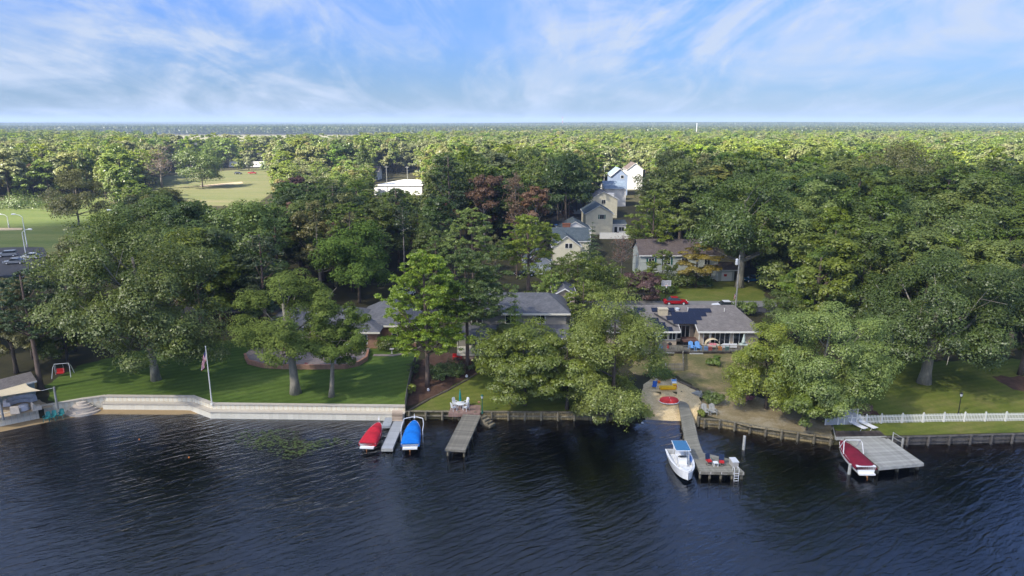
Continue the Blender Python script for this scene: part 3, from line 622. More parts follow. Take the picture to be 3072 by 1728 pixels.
# around and behind the street
hero('oak_tree', 'great oak with a stout bare trunk beside the blue car', 'broad', 'oak_leaf', 2215, 862, 505, 330, 770, 26000, 0.26, 40, base_px=2218, nl=46, nsub=9, bark='pale_bark', tr=0.8, lobe=(0.16,0.28))
hero('oak_tree', 'full mid-green oak right of the blue car', 'broad', 'lime_leaf', 2385, 0, 592, 290, 890, 24000, 0.25, 41, Y=140, nl=42, lobe=(0.16,0.28))
hero('oak_tree', 'broad domed green oak behind the massive lawn oak', 'broad', 'lime_leaf', 2760, 0, 588, 430, 800, 28000, 0.27, 42, Y=138, nl=46, lobe=(0.16,0.28))
hero('ash_tree', 'thin-leaved yellowing tree with bare limbs showing, above the domed green oak', 'broad', 'olive_leaf', 2720, 0, 425, 270, 600, 11000, 0.24, 43, Y=195, nl=38, gap=0.35, bark='dead_wood')
hero('plum_tree', 'brown-leaved spreading tree beside the basketball hoop', 'broad', 'plum_leaf', 1928, 904, 815, 135, 900, 9000, 0.15, 44, nl=26, gap=0.25, flat=0.7, bark='dead_wood')
hero('locust_tree', 'golden yellow tree in flat layers on the front lawn of the pale long house', 'broad', 'gold_leaf', 2085, 862, 722, 130, 832, 9500, 0.17, 45, nl=24, flat=0.5, gap=0.1, base_px=2087, tr=0.22)
hero('dead_tree', 'dead tree of drooping bare grey branches left of the pale long house', 'bare', 'rust_leaf', 1868, 0, 705, 85, 880, 700, 0.16, 46, Y=150, n=44, bark='dead_wood', z0=0.35)
hero('cedar_tree', 'blue-green cedar before the white fence', 'spruce', 'blue_needle', 1778, 0, 668, 95, 830, 9000, 0.2, 47, Y=148)
hero('pine_tree', 'tall pine standing left of the pale long house roof', 'pine', 'pine_needle', 1965, 0, 572, 160, 730, 13000, 0.26, 48, Y=156, npad=36, bark='pine_bark')
hero('oak_tree', 'round-headed dark oak left of the side street of houses', 'broad', 'dark_leaf', 1700, 0, 455, 165, 640, 15000, 0.26, 49, Y=205, nl=34)
hero('oak_tree', 'big dark oak right of the blue-gabled house', 'broad', 'dark_leaf', 2005, 0, 440, 175, 690, 16000, 0.28, 50, Y=205, nl=34)
hero('maple_tree', 'rounded grey-green tree in the middle of the wood behind the hipped-roof house', 'broad', 'grey_oak_leaf', 1065, 0, 662, 235, 865, 20000, 0.22, 51, Y=128, nl=36)
hero('dead_pine', 'leaning bare pine trunk in the wood left of the yellow-green pine', 'bare', 'dark_needle', 1205, 0, 600, 60, 700, 600, 0.2, 52, Y=142, n=16, bark='dead_wood', z0=0.55, tr=0.2)
hero('maple_tree', 'rust-brown maple in the wood behind the porch house', 'broad', 'rust_leaf', 1450, 0, 505, 135, 700, 10500, 0.24, 53, Y=185, nl=28, gap=0.3, bark='dead_wood')
hero('maple_tree', 'thin russet tree with bare pale stems right of the rust-brown maple', 'bare', 'rust_leaf', 1545, 0, 500, 80, 700, 2600, 0.22, 54, Y=180, n=40, bark='dead_wood')
hero('maple_tree', 'pinkish-brown maple beside the top of the side street', 'broad', 'rust_leaf', 1608, 0, 555, 95, 660, 5500, 0.24, 55, Y=178, nl=22, gap=0.3, bark='dead_wood')
hero('maple_tree', 'dull red tree in the wood near the meadow', 'broad', 'plum_leaf', 882, 0, 520, 75, 660, 5500, 0.26, 56, Y=205, nl=20, gap=0.2)
hero('oak_tree', 'yellowish oak left of the rounded grey-green tree', 'broad', 'lime_leaf', 720, 0, 605, 250, 860, 23000, 0.22, 57, Y=124, nl=40)
hero('oak_tree', 'tall green oak filling the wood behind the great lawn oak', 'broad', 'oak_leaf', 560, 0, 592, 190, 860, 17000, 0.22, 58, Y=128, nl=36)
hero('oak_tree', 'green oak with pale tips beside the parking lot', 'broad', 'oak_leaf', 330, 0, 640, 170, 860, 15000, 0.22, 59, Y=124, nl=34)
hero('maple_tree', 'sparse yellow-green tree at the corner of the parking lot', 'broad', 'olive_leaf', 205, 0, 705, 150, 880, 10000, 0.2, 60, Y=126, nl=28, gap=0.25)
hero('pine_tree', 'small pine below the parking lot', 'pine', 'pine_needle', 100, 0, 790, 120, 960, 9000, 0.2, 61, Y=104, npad=30, bark='pine_bark')
hero('ash_tree', 'lone thin olive tree standing in the mown field', 'broad', 'olive_leaf', 238, 680, 512, 185, 668, 15000, 0.25, 62, nl=34, gap=0.3, bark='dead_wood')
hero('oak_tree', 'broad dark oak standing alone at the edge of the meadow', 'broad', 'dark_leaf', 608, 562, 448, 165, 556, 11000, 0.38, 63, nl=34)
hero('dead_tree', 'bleached bare tree left of the meadow oak', 'bare', 'rust_leaf', 487, 566, 440, 90, 540, 500, 0.3, 64, n=44, bark='dead_wood', tr=0.5)
hero('spruce_tree', 'dark pointed spruce among the sunny trees past the white flat-roofed building', 'spruce', 'dark_needle', 1088, 0, 418, 46, 482, 4500, 0.45, 65, Y=330)
hero('maple_tree', 'green tree crown over the right end of the white porch railing', 'broad', 'lime_leaf', 1530, 0, 975, 150, 1160, 12000, 0.17, 70, Y=91, nl=26)
hero('pine_tree', 'rounded light green pine filling the gap behind the willowy tree left of the beach', 'pine', 'bright_needle', 1655, 0, 808, 140, 985, 12000, 0.19, 71, Y=111, npad=34, bark='pine_bark')
hero('pine_tree', 'dark pine standing close before the left half of the long pale house', 'pine', 'pine_needle', 1990, 0, 745, 100, 850, 9000, 0.22, 72, Y=143, npad=26, bark='pine_bark')
hero('ash_tree', 'small yellowing tree in front of the white trailers', 'broad', 'sunny_leaf', 742, 0, 455, 46, 522, 3000, 0.4, 73, Y=505, nl=20)
hero('ash_tree', 'small round green tree at the left end of the white trailers', 'broad', 'lime_leaf', 712, 0, 470, 40, 522, 2600, 0.4, 74, Y=500, nl=20)
hero('ash_tree', 'small green tree right of the red pickup', 'broad', 'lime_leaf', 800, 0, 462, 50, 526, 2800, 0.4, 75, Y=490, nl=20)
hero('oak_tree', 'dark round oak just right of the lone olive tree in the field', 'broad', 'dark_leaf', 382, 0, 535, 115, 650, 9000, 0.3, 76, Y=290, nl=28)
hero('ash_tree', 'rusty-yellow thin tree in front of the dark round oak by the field', 'broad', 'olive_leaf', 400, 0, 580, 90, 700, 6500, 0.25, 77, Y=232, nl=24, gap=0.25, bark='dead_wood')
hero('ash_tree', 'broad yellowish tree at the near edge of the meadow', 'broad', 'olive_leaf', 492, 0, 562, 120, 690, 9000, 0.25, 78, Y=225, nl=28, gap=0.2, bark='dead_wood')
# shrubs
def shrub(name, label, mat, px, py, w, hgt, seed, n=2600, leaf=0.10, group=None):
    B = GL(px, py); Rx = w/2*mpp(B.y)
    rng = np.random.default_rng(seed); V, F, tn, L, rl = crown_broad(rng, Rx, 0.05, hgt, nl=14, nsub=7, nleaf=n, leaf=leaf, lobe=(0.26,0.42))
    e = empty(name, B, 0, label, 'shrub', group); link('foliage', npmesh('foliage', V, F, tn, mat), None, e)
    mb = MB()
    for i in range(4): mb.tube([(0,0,-0.1),(rng.normal()*0.2*Rx, rng.normal()*0.2*Rx, hgt*0.5),(rng.normal()*0.4*Rx, rng.normal()*0.4*Rx, hgt*0.8)], [0.04,0.03,0.01], 4)
    mb.build('stem', 'bark', e); return e
shrub('round_bush', 'round dark green bush below the deck of the solar-roofed house', 'oak_leaf', 2142, 1096, 46, 1.3, 81)
shrub('round_bush', 'fresh green bush at the edge of the beach sand by the driftwood logs', 'lime_leaf', 2138, 1212, 60, 1.6, 82)
shrub('round_bush', 'small bush on the bank between the pier and the grey garden chairs', 'lime_leaf', 2102, 1262, 24, 0.9, 83, 900)
shrub('round_bush', 'dark bush under the tall bare-trunked pine by the stone footing', 'oak_leaf', 1432, 1116, 52, 1.9, 84)
shrub('round_bush', 'low spreading green bush between the two pine trunks', 'lime_leaf', 1345, 1130, 110, 2.0, 85, 5200)
shrub('round_bush', 'leafy garden border below the hipped-roof house', 'oak_leaf', 1190, 1045, 120, 1.8, 86, 5200)
shrub('round_bush', 'red-leaved shrub at the left end of the picket fence', 'plum_leaf', 2585, 1240, 52, 1.5, 87, 1800)
shrub('round_bush', 'scrubby green growth under the willowy tree by the water', 'lime_leaf', 1900, 1245, 110, 1.8, 88, 5000)
shrub('round_bush', 'green shrubbery at the waterline under the leaning willowy tree', 'lime_leaf', 1780, 1252, 130, 2.0, 89, 5500)
shrub('round_bush', 'dark hedge plant against the grey picket fence by the beach', 'oak_leaf', 1975, 1128, 100, 1.3, 90, 3000)
shrub('hedge', 'bushy hedge along the lower end of the lawn fence', 'lime_leaf', 1233, 1190, 34, 1.7, 91, 1500)
shrub('hedge', 'bushy hedge along the upper end of the lawn fence', 'oak_leaf', 1240, 1120, 34, 1.8, 92, 1500)
shrub('potted_mum', 'bright red flowering plant on the brick terrace', 'red_flower' if 'red_flower' in MATS else leafmat('red_flower', (0.25,0.02,0.01), (0.4,0.05,0.02)).name, 921, 1100, 14, 0.7, 93, 500, 0.06)
shrub('azalea_bush', 'pink flowering bush under the willowy tree on the bank', leafmat('pink_flower', (0.18,0.09,0.07), (0.6,0.25,0.26)).name, 2245, 1205, 30, 1.5, 94, 900)
shrub('round_bush', 'dark brown-green bush on the verge beyond the white garage', 'plum_leaf', 1705, 648, 44, 2.2, 95, 1200, 0.2)
shrub('round_bush', 'round juniper left of the golden tree', 'dark_leaf', 2115, 862, 46, 2.6, 96, 2200, 0.14)
shrub('round_bush', 'green bush behind the basketball hoop', 'oak_leaf', 2000, 880, 60, 2.6, 97, 2200, 0.14)
shrub('hedge', 'long dark hedge of shrubs along the far edge of the mown field', 'dark_leaf', 60, 618, 250, 4.0, 98, 7000, 0.3)
shrub('hedge', 'dark evergreen shrubs along the foot of the long pale house, left of the golden tree', 'oak_leaf', 2040, 858, 130, 3.2, 101, 4500, 0.16)
shrub('hedge', 'bushy green shrubs before the left gable of the long pale house', 'lime_leaf', 1945, 868, 110, 4.2, 102, 4500, 0.16)
shrub('round_bush', 'green bush at the right end of the solar-roofed house', 'lime_leaf', 2235, 945, 70, 2.6, 99, 2600, 0.13)

# ------------------------------------------------------------------ the wood: prototypes, single trees, then the far forest
PROT = {}
def proto(key, *a, **k): PROT[key] = make_tree_meshes(*a, **k)
for i in range(3): proto(('oak', i), 'broad', 200+i, 20, 5.8+0.5*i, 2.8, 16000, 0.205, 'oak_leaf', nl=34, nsub=8, lobe=(0.17,0.30))
for i in range(2): proto(('lime', i), 'broad', 210+i, 20, 5.6+0.6*i, 2.6, 16000, 0.205, 'lime_leaf', nl=34, nsub=8, lobe=(0.17,0.30))
for i in range(2): proto(('dark', i), 'broad', 220+i, 20, 5.5+0.6*i, 2.2, 16000, 0.205, 'dark_leaf', nl=32, nsub=8, lobe=(0.17,0.30))
for i in range(3): proto(('pine', i), 'pine', 230+i, 21, 4.2, 9.0+i, 12000, 0.23, 'pine_needle', bark='pine_bark', npad=34)
proto(('dpine', 0), 'pine', 236, 22, 4.4, 9.0, 12000, 0.23, 'dark_needle', bark='pine_bark', npad=36)
proto(('grey', 0), 'broad', 240, 19, 4.8, 3.0, 12000, 0.21, 'grey_oak_leaf', nl=30, gap=0.2)
proto(('olive', 0), 'broad', 241, 20, 4.8, 5.0, 7000, 0.21, 'olive_leaf', nl=30, gap=0.35, bark='dead_wood')
proto(('rust', 0), 'broad', 242, 17, 3.8, 4.0, 5000, 0.21, 'rust_leaf', nl=24, gap=0.35, bark='dead_wood')
LAB = {'oak': ('oak_tree', 'mid-green oak'), 'lime': ('oak_tree', 'light green leafy tree'), 'dark': ('oak_tree', 'dark green leafy tree'), 'pine': ('pine_tree', 'green pine'),
       'dpine': ('pine_tree', 'blackish-green pine'), 'grey': ('maple_tree', 'grey-green leafy tree'), 'olive': ('ash_tree', 'thin olive-green tree'), 'rust': ('maple_tree', 'rusty brown tree')}
# what must stay in sight: x0, y0, x1, y1 in the photo, distance of the thing seen
KEEP = [(1345,625,1490,800,126),(1520,640,1680,880,138),(2060,725,2150,830,146),(960,668,1175,850,126),(1385,510,1515,690,183),(1730,670,1830,830,146),(2060,520,2370,760,140),(1500,510,1590,650,178),(1905,700,2200,905,150),(1880,838,2300,940,150),(1752,612,1885,705,218),(1680,660,1790,705,195),(1640,705,1755,760,172),(1590,755,1660,830,160),(1800,685,1910,722,205),
        (1815,515,1945,600,320),(1790,585,1880,630,255),(1655,560,1740,680,240),(1130,522,1262,568,330),(-60,600,345,830,270),(570,522,815,600,400),(1040,905,1245,1060,125),(1380,880,1690,1100,125),
        (1880,915,2240,1150,125),(1195,855,1250,905,135),(2225,815,2300,850,150),(690,503,800,530,500),(2005,600,2040,690,160),(470,450,690,560,385)]
HX_ = [(a, b, c) for a, b, c in HEROES]
def proj(x, y, z):
    zc_ = y*math.cos(CP)-(z-CH)*math.sin(CP); yc = y*math.sin(CP)+(z-CH)*math.cos(CP)
    return 1536+CF*x/zc_, 864-CF*yc/zc_
def crown_ok(x, y, z0, z1, r):
    a = proj(x-r, y, z1); b = proj(x+r, y, z0)
    for X0, Y0, X1, Y1, D in KEEP:
        if y < D and a[0] < X1 and b[0] > X0 and a[1] < Y1 and b[1] > Y0: return False
    return True
rng = np.random.default_rng(77); placed = []
def kindat(x, y, u, v):
    s = math.sin(x*0.045+1.3)+math.sin(y*0.06+x*0.02)
    if x > 15 and y < 200: w = [('lime', .30), ('oak', .24), ('dark', .16), ('pine', .18), ('grey', .07), ('olive', .05)]
    elif x > -70: w = [('pine', .34), ('oak', .18), ('dark', .18), ('dpine', .10), ('lime', .06), ('rust', .08), ('olive', .06)]
    else: w = [('oak', .36), ('dark', .26), ('lime', .16), ('pine', .12), ('olive', .10)]
    c = 0
    for k, p in w:
        c += p
        if u < c: return k
    return w[0][0]
SKYL = np.array([(-500,420),(0,430),(330,640),(350,600),(450,560),(600,590),(720,570),(850,535),(1000,560),(1100,530),(1200,555),(1280,500),(1350,468),(1500,455),(1560,500),(1640,545),(1700,450),(1780,540),(1940,490),(2000,440),(2100,455),(2300,440),(2600,425),(2800,430),(3072,445),(3600,445)])
def cap_height(x, y, H):
    px, _ = proj(x, y, 10); lim = np.interp(px, SKYL[:,0], SKYL[:,1])+rng.uniform(0, 22); t = ZY(px, lim, y).z-2.0
    return max(8.5, min(H, t))
yy = 98.0; cand = []
while yy < 205:
    xx = -(0.79*yy+14)
    while xx < 0.79*yy+14:
        cand.append((xx+rng.uniform(-2.6, 2.6), yy+rng.uniform(-2.6, 2.6))); xx += 6.3
    yy += 6.2
def nofield(x, y):
    px, py = proj(x, y, 1.9)
    if px < 345 and 596 < py < 850: return True           # mown field and parking lot
    if (480 if py < 560 else 380) < px < 820 and 506 < py < 618: return True     # meadow
    if 1880 < px < 2310 and 838 < py < 945: return True   # street and lawn
    if 1150 < px < 1300 and 840 < py < 925: return True
    if 896 < py < 945: return True                         # the street runs on under the trees
    if 1600 < px < 1900 and 600 < py < 890 and y < 200: return True   # houses
    if 1900 < px < 2210 and 740 < py < 870: return True
    return False
for x, y in cand:
    px, py = proj(x, y, 1.9)
    if y < 118 and 1150 < px < 2330: continue
    if y < 104 and 230 < px < 1150: continue
    if y < 101 and px > 2330: continue
    if nofield(x, y): continue
    k = kindat(x, y, rng.uniform(), 0); H = rng.uniform(17.5, 25); 
    if k in ('rust', 'olive'): H *= 0.88
    if px > 2300 and y < 122: H *= 0.85
    if y < 110: H *= 0.9
    H = cap_height(x, y, H)
    if any((x-a)**2+(y-b)**2 < (0.62*c+2.2)**2 for a, b, c in HX_): continue
    keys = [q for q in PROT if q[0] == k]; key = keys[int(rng.integers(len(keys)))]; s = H/20.0
    zb = 4*s
    ok = crown_ok(x, y, 2+zb, 2+H, 5.0*s)
    if not ok:
        H *= 0.55; s = H/20
        if not crown_ok(x, y, 2+3*s, 2+H, 4.5*s): continue
    placed.append((x, y, s, key))
placed.sort(key=lambda q: q[1])
singles, rest = placed[:285], placed[285:]
TREE_N = {}
for x, y, s, key in singles:
    nm, lb = LAB[key[0]]; px, py = proj(x, y, 2)
    pl = next(t for lim, t in ((350,'around the parking lot'),(600,'behind the great lawn oak'),(850,'between lawn oak and meadow'),(1100,'left of the flat-roofed building'),(1400,'behind the hipped-roof house'),(1650,'behind the porch house'),
        (1900,'by the side street houses'),(2200,'above the pale long house'),(2450,'above the blue car'),(2700,'above the picket fence'),(2900,'above the massive lawn oak'),(9999,'at the right edge')) if px < lim)
    pl = 'in the wood '+pl+(', nearest rows' if y < 132 else (', middle rows' if y < 160 else ', farther back'))
    lab = f'{lb} {pl}'
    w = rng.uniform(0.98, 1.25)
    plant_tree(nm, lab, 'tree', (x, y, h(x, y)-0.05), PROT[key], rng.uniform(0, 6.28), (s*w, s*w, s), group=lab)
print('trees', len(placed), len(singles), time.time()-T0)
# --- far forest as one mass of instanced trees
def scatter(name, pts, scl, rot, idx, protos, wid=None):
    wid = wid if wid is not None else scl
    me = bpy.data.meshes.new(name); me.from_pydata([tuple(p) for p in pts], [], []); 
    for nm, arr, ty in (('scl', scl, 'FLOAT'), ('wid', wid, 'FLOAT'), ('rot', rot, 'FLOAT'), ('idx', idx, 'INT')):
        a = me.attributes.new(nm, ty, 'POINT'); a.data.foreach_set('value', np.array(arr, dtype=np.float32 if ty == 'FLOAT' else np.int32))
    o = link(name, me)
    coll = bpy.data.collections.new(name+'_kinds')
    for i, pm in enumerate(protos):
        q = bpy.data.objects.new(f'kind_{i:02d}', pm); coll.objects.link(q)
    ng = bpy.data.node_groups.new(name, 'GeometryNodeTree')
    ng.interface.new_socket('Geometry', in_out='INPUT', socket_type='NodeSocketGeometry'); ng.interface.new_socket('Geometry', in_out='OUTPUT', socket_type='NodeSocketGeometry')
    gi = ng.nodes.new('NodeGroupInput'); go = ng.nodes.new('NodeGroupOutput')
    ci = N(ng, 'GeometryNodeCollectionInfo'); ci.inputs[0].default_value = coll; ci.inputs[1].default_value = True; ci.inputs[2].default_value = True
    def na(n, ty): 
        q = N(ng, 'GeometryNodeInputNamedAttribute', data_type=ty); q.inputs[0].default_value = n; return q.outputs[0]
    cr = N(ng, 'ShaderNodeCombineXYZ', {2: na('rot', 'FLOAT')})
    io = N(ng, 'GeometryNodeInstanceOnPoints', {'Points': gi.outputs[0], 'Instance': ci.outputs[0], 'Pick Instance': True, 'Instance Index': na('idx', 'INT'), 'Scale': N(ng, 'ShaderNodeCombineXYZ', {0: na('wid', 'FLOAT'), 1: na('wid', 'FLOAT'), 2: na('scl', 'FLOAT')}).outputs[0]})
    e2r = N(ng, 'FunctionNodeEulerToRotation', {0: cr.outputs[0]}); ng.links.new(e2r.outputs[0], io.inputs['Rotation'])
    ng.links.new(io.outputs[0], go.inputs[0])
    md = o.modifiers.new('scatter', 'NODES'); md.node_group = ng
    return tag(o, kind='stuff')
def joined(meshes, name, extra=None):
    return meshes
def farproto(seed, kind, mat, nleaf, leaf, H=20, Rx=5.2, zb=3.0, **kw):
    rg = np.random.default_rng(seed)
    f = {'broad': crown_broad, 'pine': crown_pine, 'spruce': crown_spruce}[kind]
    V, F, tn, L, rl = f(rg, Rx, zb, H, nleaf=nleaf, leaf=leaf, **kw)
    # trunk as a tapered four-sided post
    b = len(V); r0 = 0.3
    T = np.array([(r0,0,0),(0,r0,0),(-r0,0,0),(0,-r0,0),(0.1,0,H*.8),(0,0.1,H*.8),(-0.1,0,H*.8),(0,-0.1,H*.8)])
    TF = np.array([[i, (i+1)%4, 4+(i+1)%4, 4+i] for i in range(4)])+b
    me = npmesh(f'far_{kind}', np.concatenate([V, T]), np.concatenate([F, TF]), np.concatenate([tn, np.full(8, .3)]), mat)
    me.materials.append(MATS['bark']); mi = np.zeros(len(me.polygons), dtype=np.int32); mi[-4:] = 1; me.polygons.foreach_set('material_index', mi); return me
near_far = [farproto(300, 'broad', 'lime_leaf', 3400, 0.40), farproto(301, 'broad', 'sunny_leaf', 3400, 0.40, Rx=4.8), farproto(302, 'broad', 'oak_leaf', 3400, 0.40), farproto(303, 'pine', 'pine_needle', 2800, 0.42, Rx=4.2, zb=9.0),
            farproto(304, 'broad', 'sunny_leaf', 3400, 0.40, H=18), farproto(305, 'broad', 'olive_leaf', 2300, 0.4, gap=0.3), farproto(306, 'broad', 'rust_leaf', 1700, 0.4, H=16, Rx=3.6, gap=0.3), farproto(307, 'spruce', 'blue_needle', 1800, 0.5, H=21, Rx=3.8, zb=1.0),
            farproto(308, 'pine', 'bright_needle', 2800, 0.42, Rx=4.4, zb=8.0), farproto(309, 'broad', 'grey_oak_leaf', 3000, 0.4)]
P1 = []; rg = np.random.default_rng(5)
inv = {'oak': 2, 'lime': 0, 'dark': 2, 'pine': 3, 'dpine': 3, 'grey': 9, 'olive': 5, 'rust': 6}
for x, y, s, key in rest: s = min(s, 0.7) if (y > 200 and 660 < proj(x, y, 2)[0] < 1260) else s; P1.append((x, y, 1.85, s, rg.uniform(0, 6.28), inv[key[0]]))
MARSH = lambda px, y: (-150 < px < 1430 and 600+35*math.sin(px*0.03)+max(0, 540-px)*1.6+max(0, px-1000)*1.0 < y < 1850-max(0, px-1150)*1.0)
yy = 204.0
while yy < 900:
    st = 6.5+yy*0.002; xx = -(0.80*yy+20)
    while xx < 0.80*yy+20:
        x = xx+rg.uniform(-.45, .45)*st; y = yy+rg.uniform(-.45, .45)*st; xx += st
        px, py = proj(x, y, 1.9)
        if MARSH(px, y) or nofield(x, y): continue
        if 1120 < px < 1275 and 520 < py < 606: continue
        if 1770 < px < 1950 and 560 < py < 720: continue
        if 690 < px < 815 and 500 < py < 530: continue
        H = rg.choice([14.5, 18, 20, 22, 25] if not (y < 400 and 660 < px < 1260) else [9.5, 11, 12, 13, 14.5])+rg.uniform(-1.5, 1.5); s = H/20
        if not crown_ok(x, y, 2+3*s, 2+H, 4.6*s):
            s *= 0.5
            if not crown_ok(x, y, 3, 2+H*0.5, 3): continue
        g = math.sin(x*0.021+2)+math.sin(y*0.017-x*0.008)+rg.normal()*0.9
        u = rg.uniform()
        if y > 240 and g > 0.2: k = 1 if u < .3 else (4 if u < .62 else (8 if u < .75 else (5 if u < .88 else 0)))
        else: k = 0 if u < .22 else (3 if u < .44 else (2 if u < .60 else (8 if u < .72 else (9 if u < .80 else (1 if u < .90 else (7 if u < .93 else (5 if u < 0.98 else 6)))))))
        P1.append((x, y, 1.85, s, rg.uniform(0, 6.28), k))
    yy += st
P1 = np.array(P1); print('mid forest', len(P1))
scatter('woodland', P1[:, :3], P1[:, 3], P1[:, 4], P1[:, 5], near_far, P1[:, 3]*rg.choice([0.7, 0.9, 1.05, 1.25, 1.5], len(P1)))
# --- beyond 900 m: tracts of canopy, each a patch of many small crowns
def tract(seed, mat1, side=100.0, step=8.6):
    rg2 = np.random.default_rng(seed); C = []; Nn = []; S = []; tn = []
    for gx in np.arange(-side/2, side/2, step):
        for gy in np.arange(-side/2, side/2, step):
            cx, cy_ = gx+rg2.uniform(0, step), gy+rg2.uniform(0, step); H = rg2.uniform(15, 24); r = rg2.uniform(3.2, 5.4); tone = np.clip(rg2.normal(0.45, 0.25), 0, 1)
            d = ball(rg2, 46); d[:, 2] = np.abs(d[:, 2])*1.0
            p = np.stack([cx+d[:,0]*r, cy_+d[:,1]*r, H-6+d[:,2]*6*rg2.uniform(.8, 1.1, 46)-rg2.uniform(0, 5, 46)*(d[:,2] < 0.35)], 1)
            C.append(p); Nn.append(d+np.array([0, 0, .35])+rg2.normal(size=(46, 3))*.35); S.append(rg2.uniform(0.9, 1.7, 46)); tn.append(np.clip(tone+rg2.normal(0, .1, 46), 0, 1))
    V, F = quads(np.concatenate(C), np.concatenate(Nn), np.concatenate(S), 0.7, rg2)
    # dark understorey floor of leaves so that no ground shows between crowns
    return npmesh('tract', V, F, np.repeat(np.concatenate(tn), 4), mat1)
leafmat('tract_leaf', (0.061,0.094,0.019), (0.128,0.170,0.032), cc=(0.226,0.241,0.057), hue=0.025, val=0.15)
leafmat('tract_pine', (0.042,0.074,0.017), (0.091,0.131,0.026), cc=(0.151,0.184,0.043), hue=0.02, val=0.15)
tr_ = [tract(400, 'tract_leaf'), tract(401, 'tract_leaf'), tract(402, 'tract_pine'), tract(403, 'tract_pine')]
P2 = []; yy = 940.0
while yy < 11000:
    xx = -(0.82*yy+100)
    while xx < 0.82*yy+100:
        x, y = xx+rg.uniform(-8, 8), yy; px, py = proj(x, y, 1.9); xx += 96
        if MARSH(px, y): continue
        k = int(rg.integers(2)) + (2 if (px < 1500 and y > 1700) or rg.uniform() < 0.25 or y > 3500 else 0)
        P2.append((x, y, 1.5+(6*math.sin(x*0.0011)+6*math.sin(y*0.0017+1) if y > 2500 else 0)+max(0, y-5000)*0.0012, 1.0, rg.integers(4)*math.pi/2, k))
    yy += 94 if yy < 3500 else 94+(yy-3500)*0.05
P2 = np.array(P2); print('tracts', len(P2), time.time()-T0)
scatter('far_forest', P2[:, :3], P2[:, 3], P2[:, 4], P2[:, 5], tr_)

# --- unseen cumulus added high behind the viewpoint, to shade and softly fill the bank
m, t = newmat('shade_cloud')
tl = N(t, 'ShaderNodeBsdfTranslucent', {0: (0.95, 0.96, 1.0, 1)}); tp = N(t, 'ShaderNodeBsdfTransparent', {0: (1, 1, 1, 1)})
ms_ = N(t, 'ShaderNodeMixShader', {0: 0.55, 1: tp.outputs[0], 2: tl.outputs[0]}); N(t, 'ShaderNodeOutputMaterial', {0: ms_.outputs[0]})
def shade_cloud(cx, cy_, cz, puffs, seed):
    r_ = np.random.default_rng(seed); Vs, Fs, b = [], [], 0
    nu, nv = 72, 20
    # one closed lumpy body: flat base, billowing top
    U = np.linspace(0, 2*math.pi, nu, endpoint=False)
    ring = []
    for j in range(nv+1):
        f = j/nv; ang = (f-0.5)*math.pi
        for u in U:
            rad = 1+0.10*math.sin(3*u+seed)+0.07*math.sin(7*u+2*seed)+0.05*math.sin(13*u+seed*3)
            lump = 0.10*math.sin(5*u+9*f)*math.cos(11*f)+0.06*math.sin(11*u-7*f)
            ca = max(0.0, math.cos(ang))**0.5; z = math.sin(ang)
            ring.append((cx+puffs[0]*rad*ca*math.cos(u)*(1+lump*0.4), cy_+puffs[1]*rad*ca*math.sin(u)*(1+lump*0.4), cz+(z*puffs[2]*(1+lump*2) if z > 0 else z*puffs[2]*0.25)))
    F = [[j*nu+i, j*nu+(i+1)%nu, (j+1)*nu+(i+1)%nu, (j+1)*nu+i] for j in range(nv) for i in range(nu)]
    me = npmesh('shade_cloud', np.array(ring), np.array(F), mat='shade_cloud'); me.polygons.foreach_set('use_smooth', [True]*len(me.polygons))
    return tag(link('shade_cloud', me), kind='structure')
def over(x, y, alt): return (x+SD.x/SD.z*alt, y+SD.y/SD.z*alt)
c_ = over(215, -440, 800); shade_cloud(c_[0], c_[1], 800, (880, 655, 110), 3)

# --- the air: pale haze round everything, sky and clouds outside it
m, t = newmat('haze')
pv = N(t, 'ShaderNodeVolumePrincipled', {'Color': (0.52, 0.68, 0.96, 1), 'Density': 0.00017, 'Anisotropy': 0.0})
o_ = N(t, 'ShaderNodeOutputMaterial'); t.links.new(pv.outputs[0], o_.inputs['Volume'])
MB().box(-14500, 14500, -450, 14500, -5.0, 95.0).build('haze', 'haze', kind='stuff')
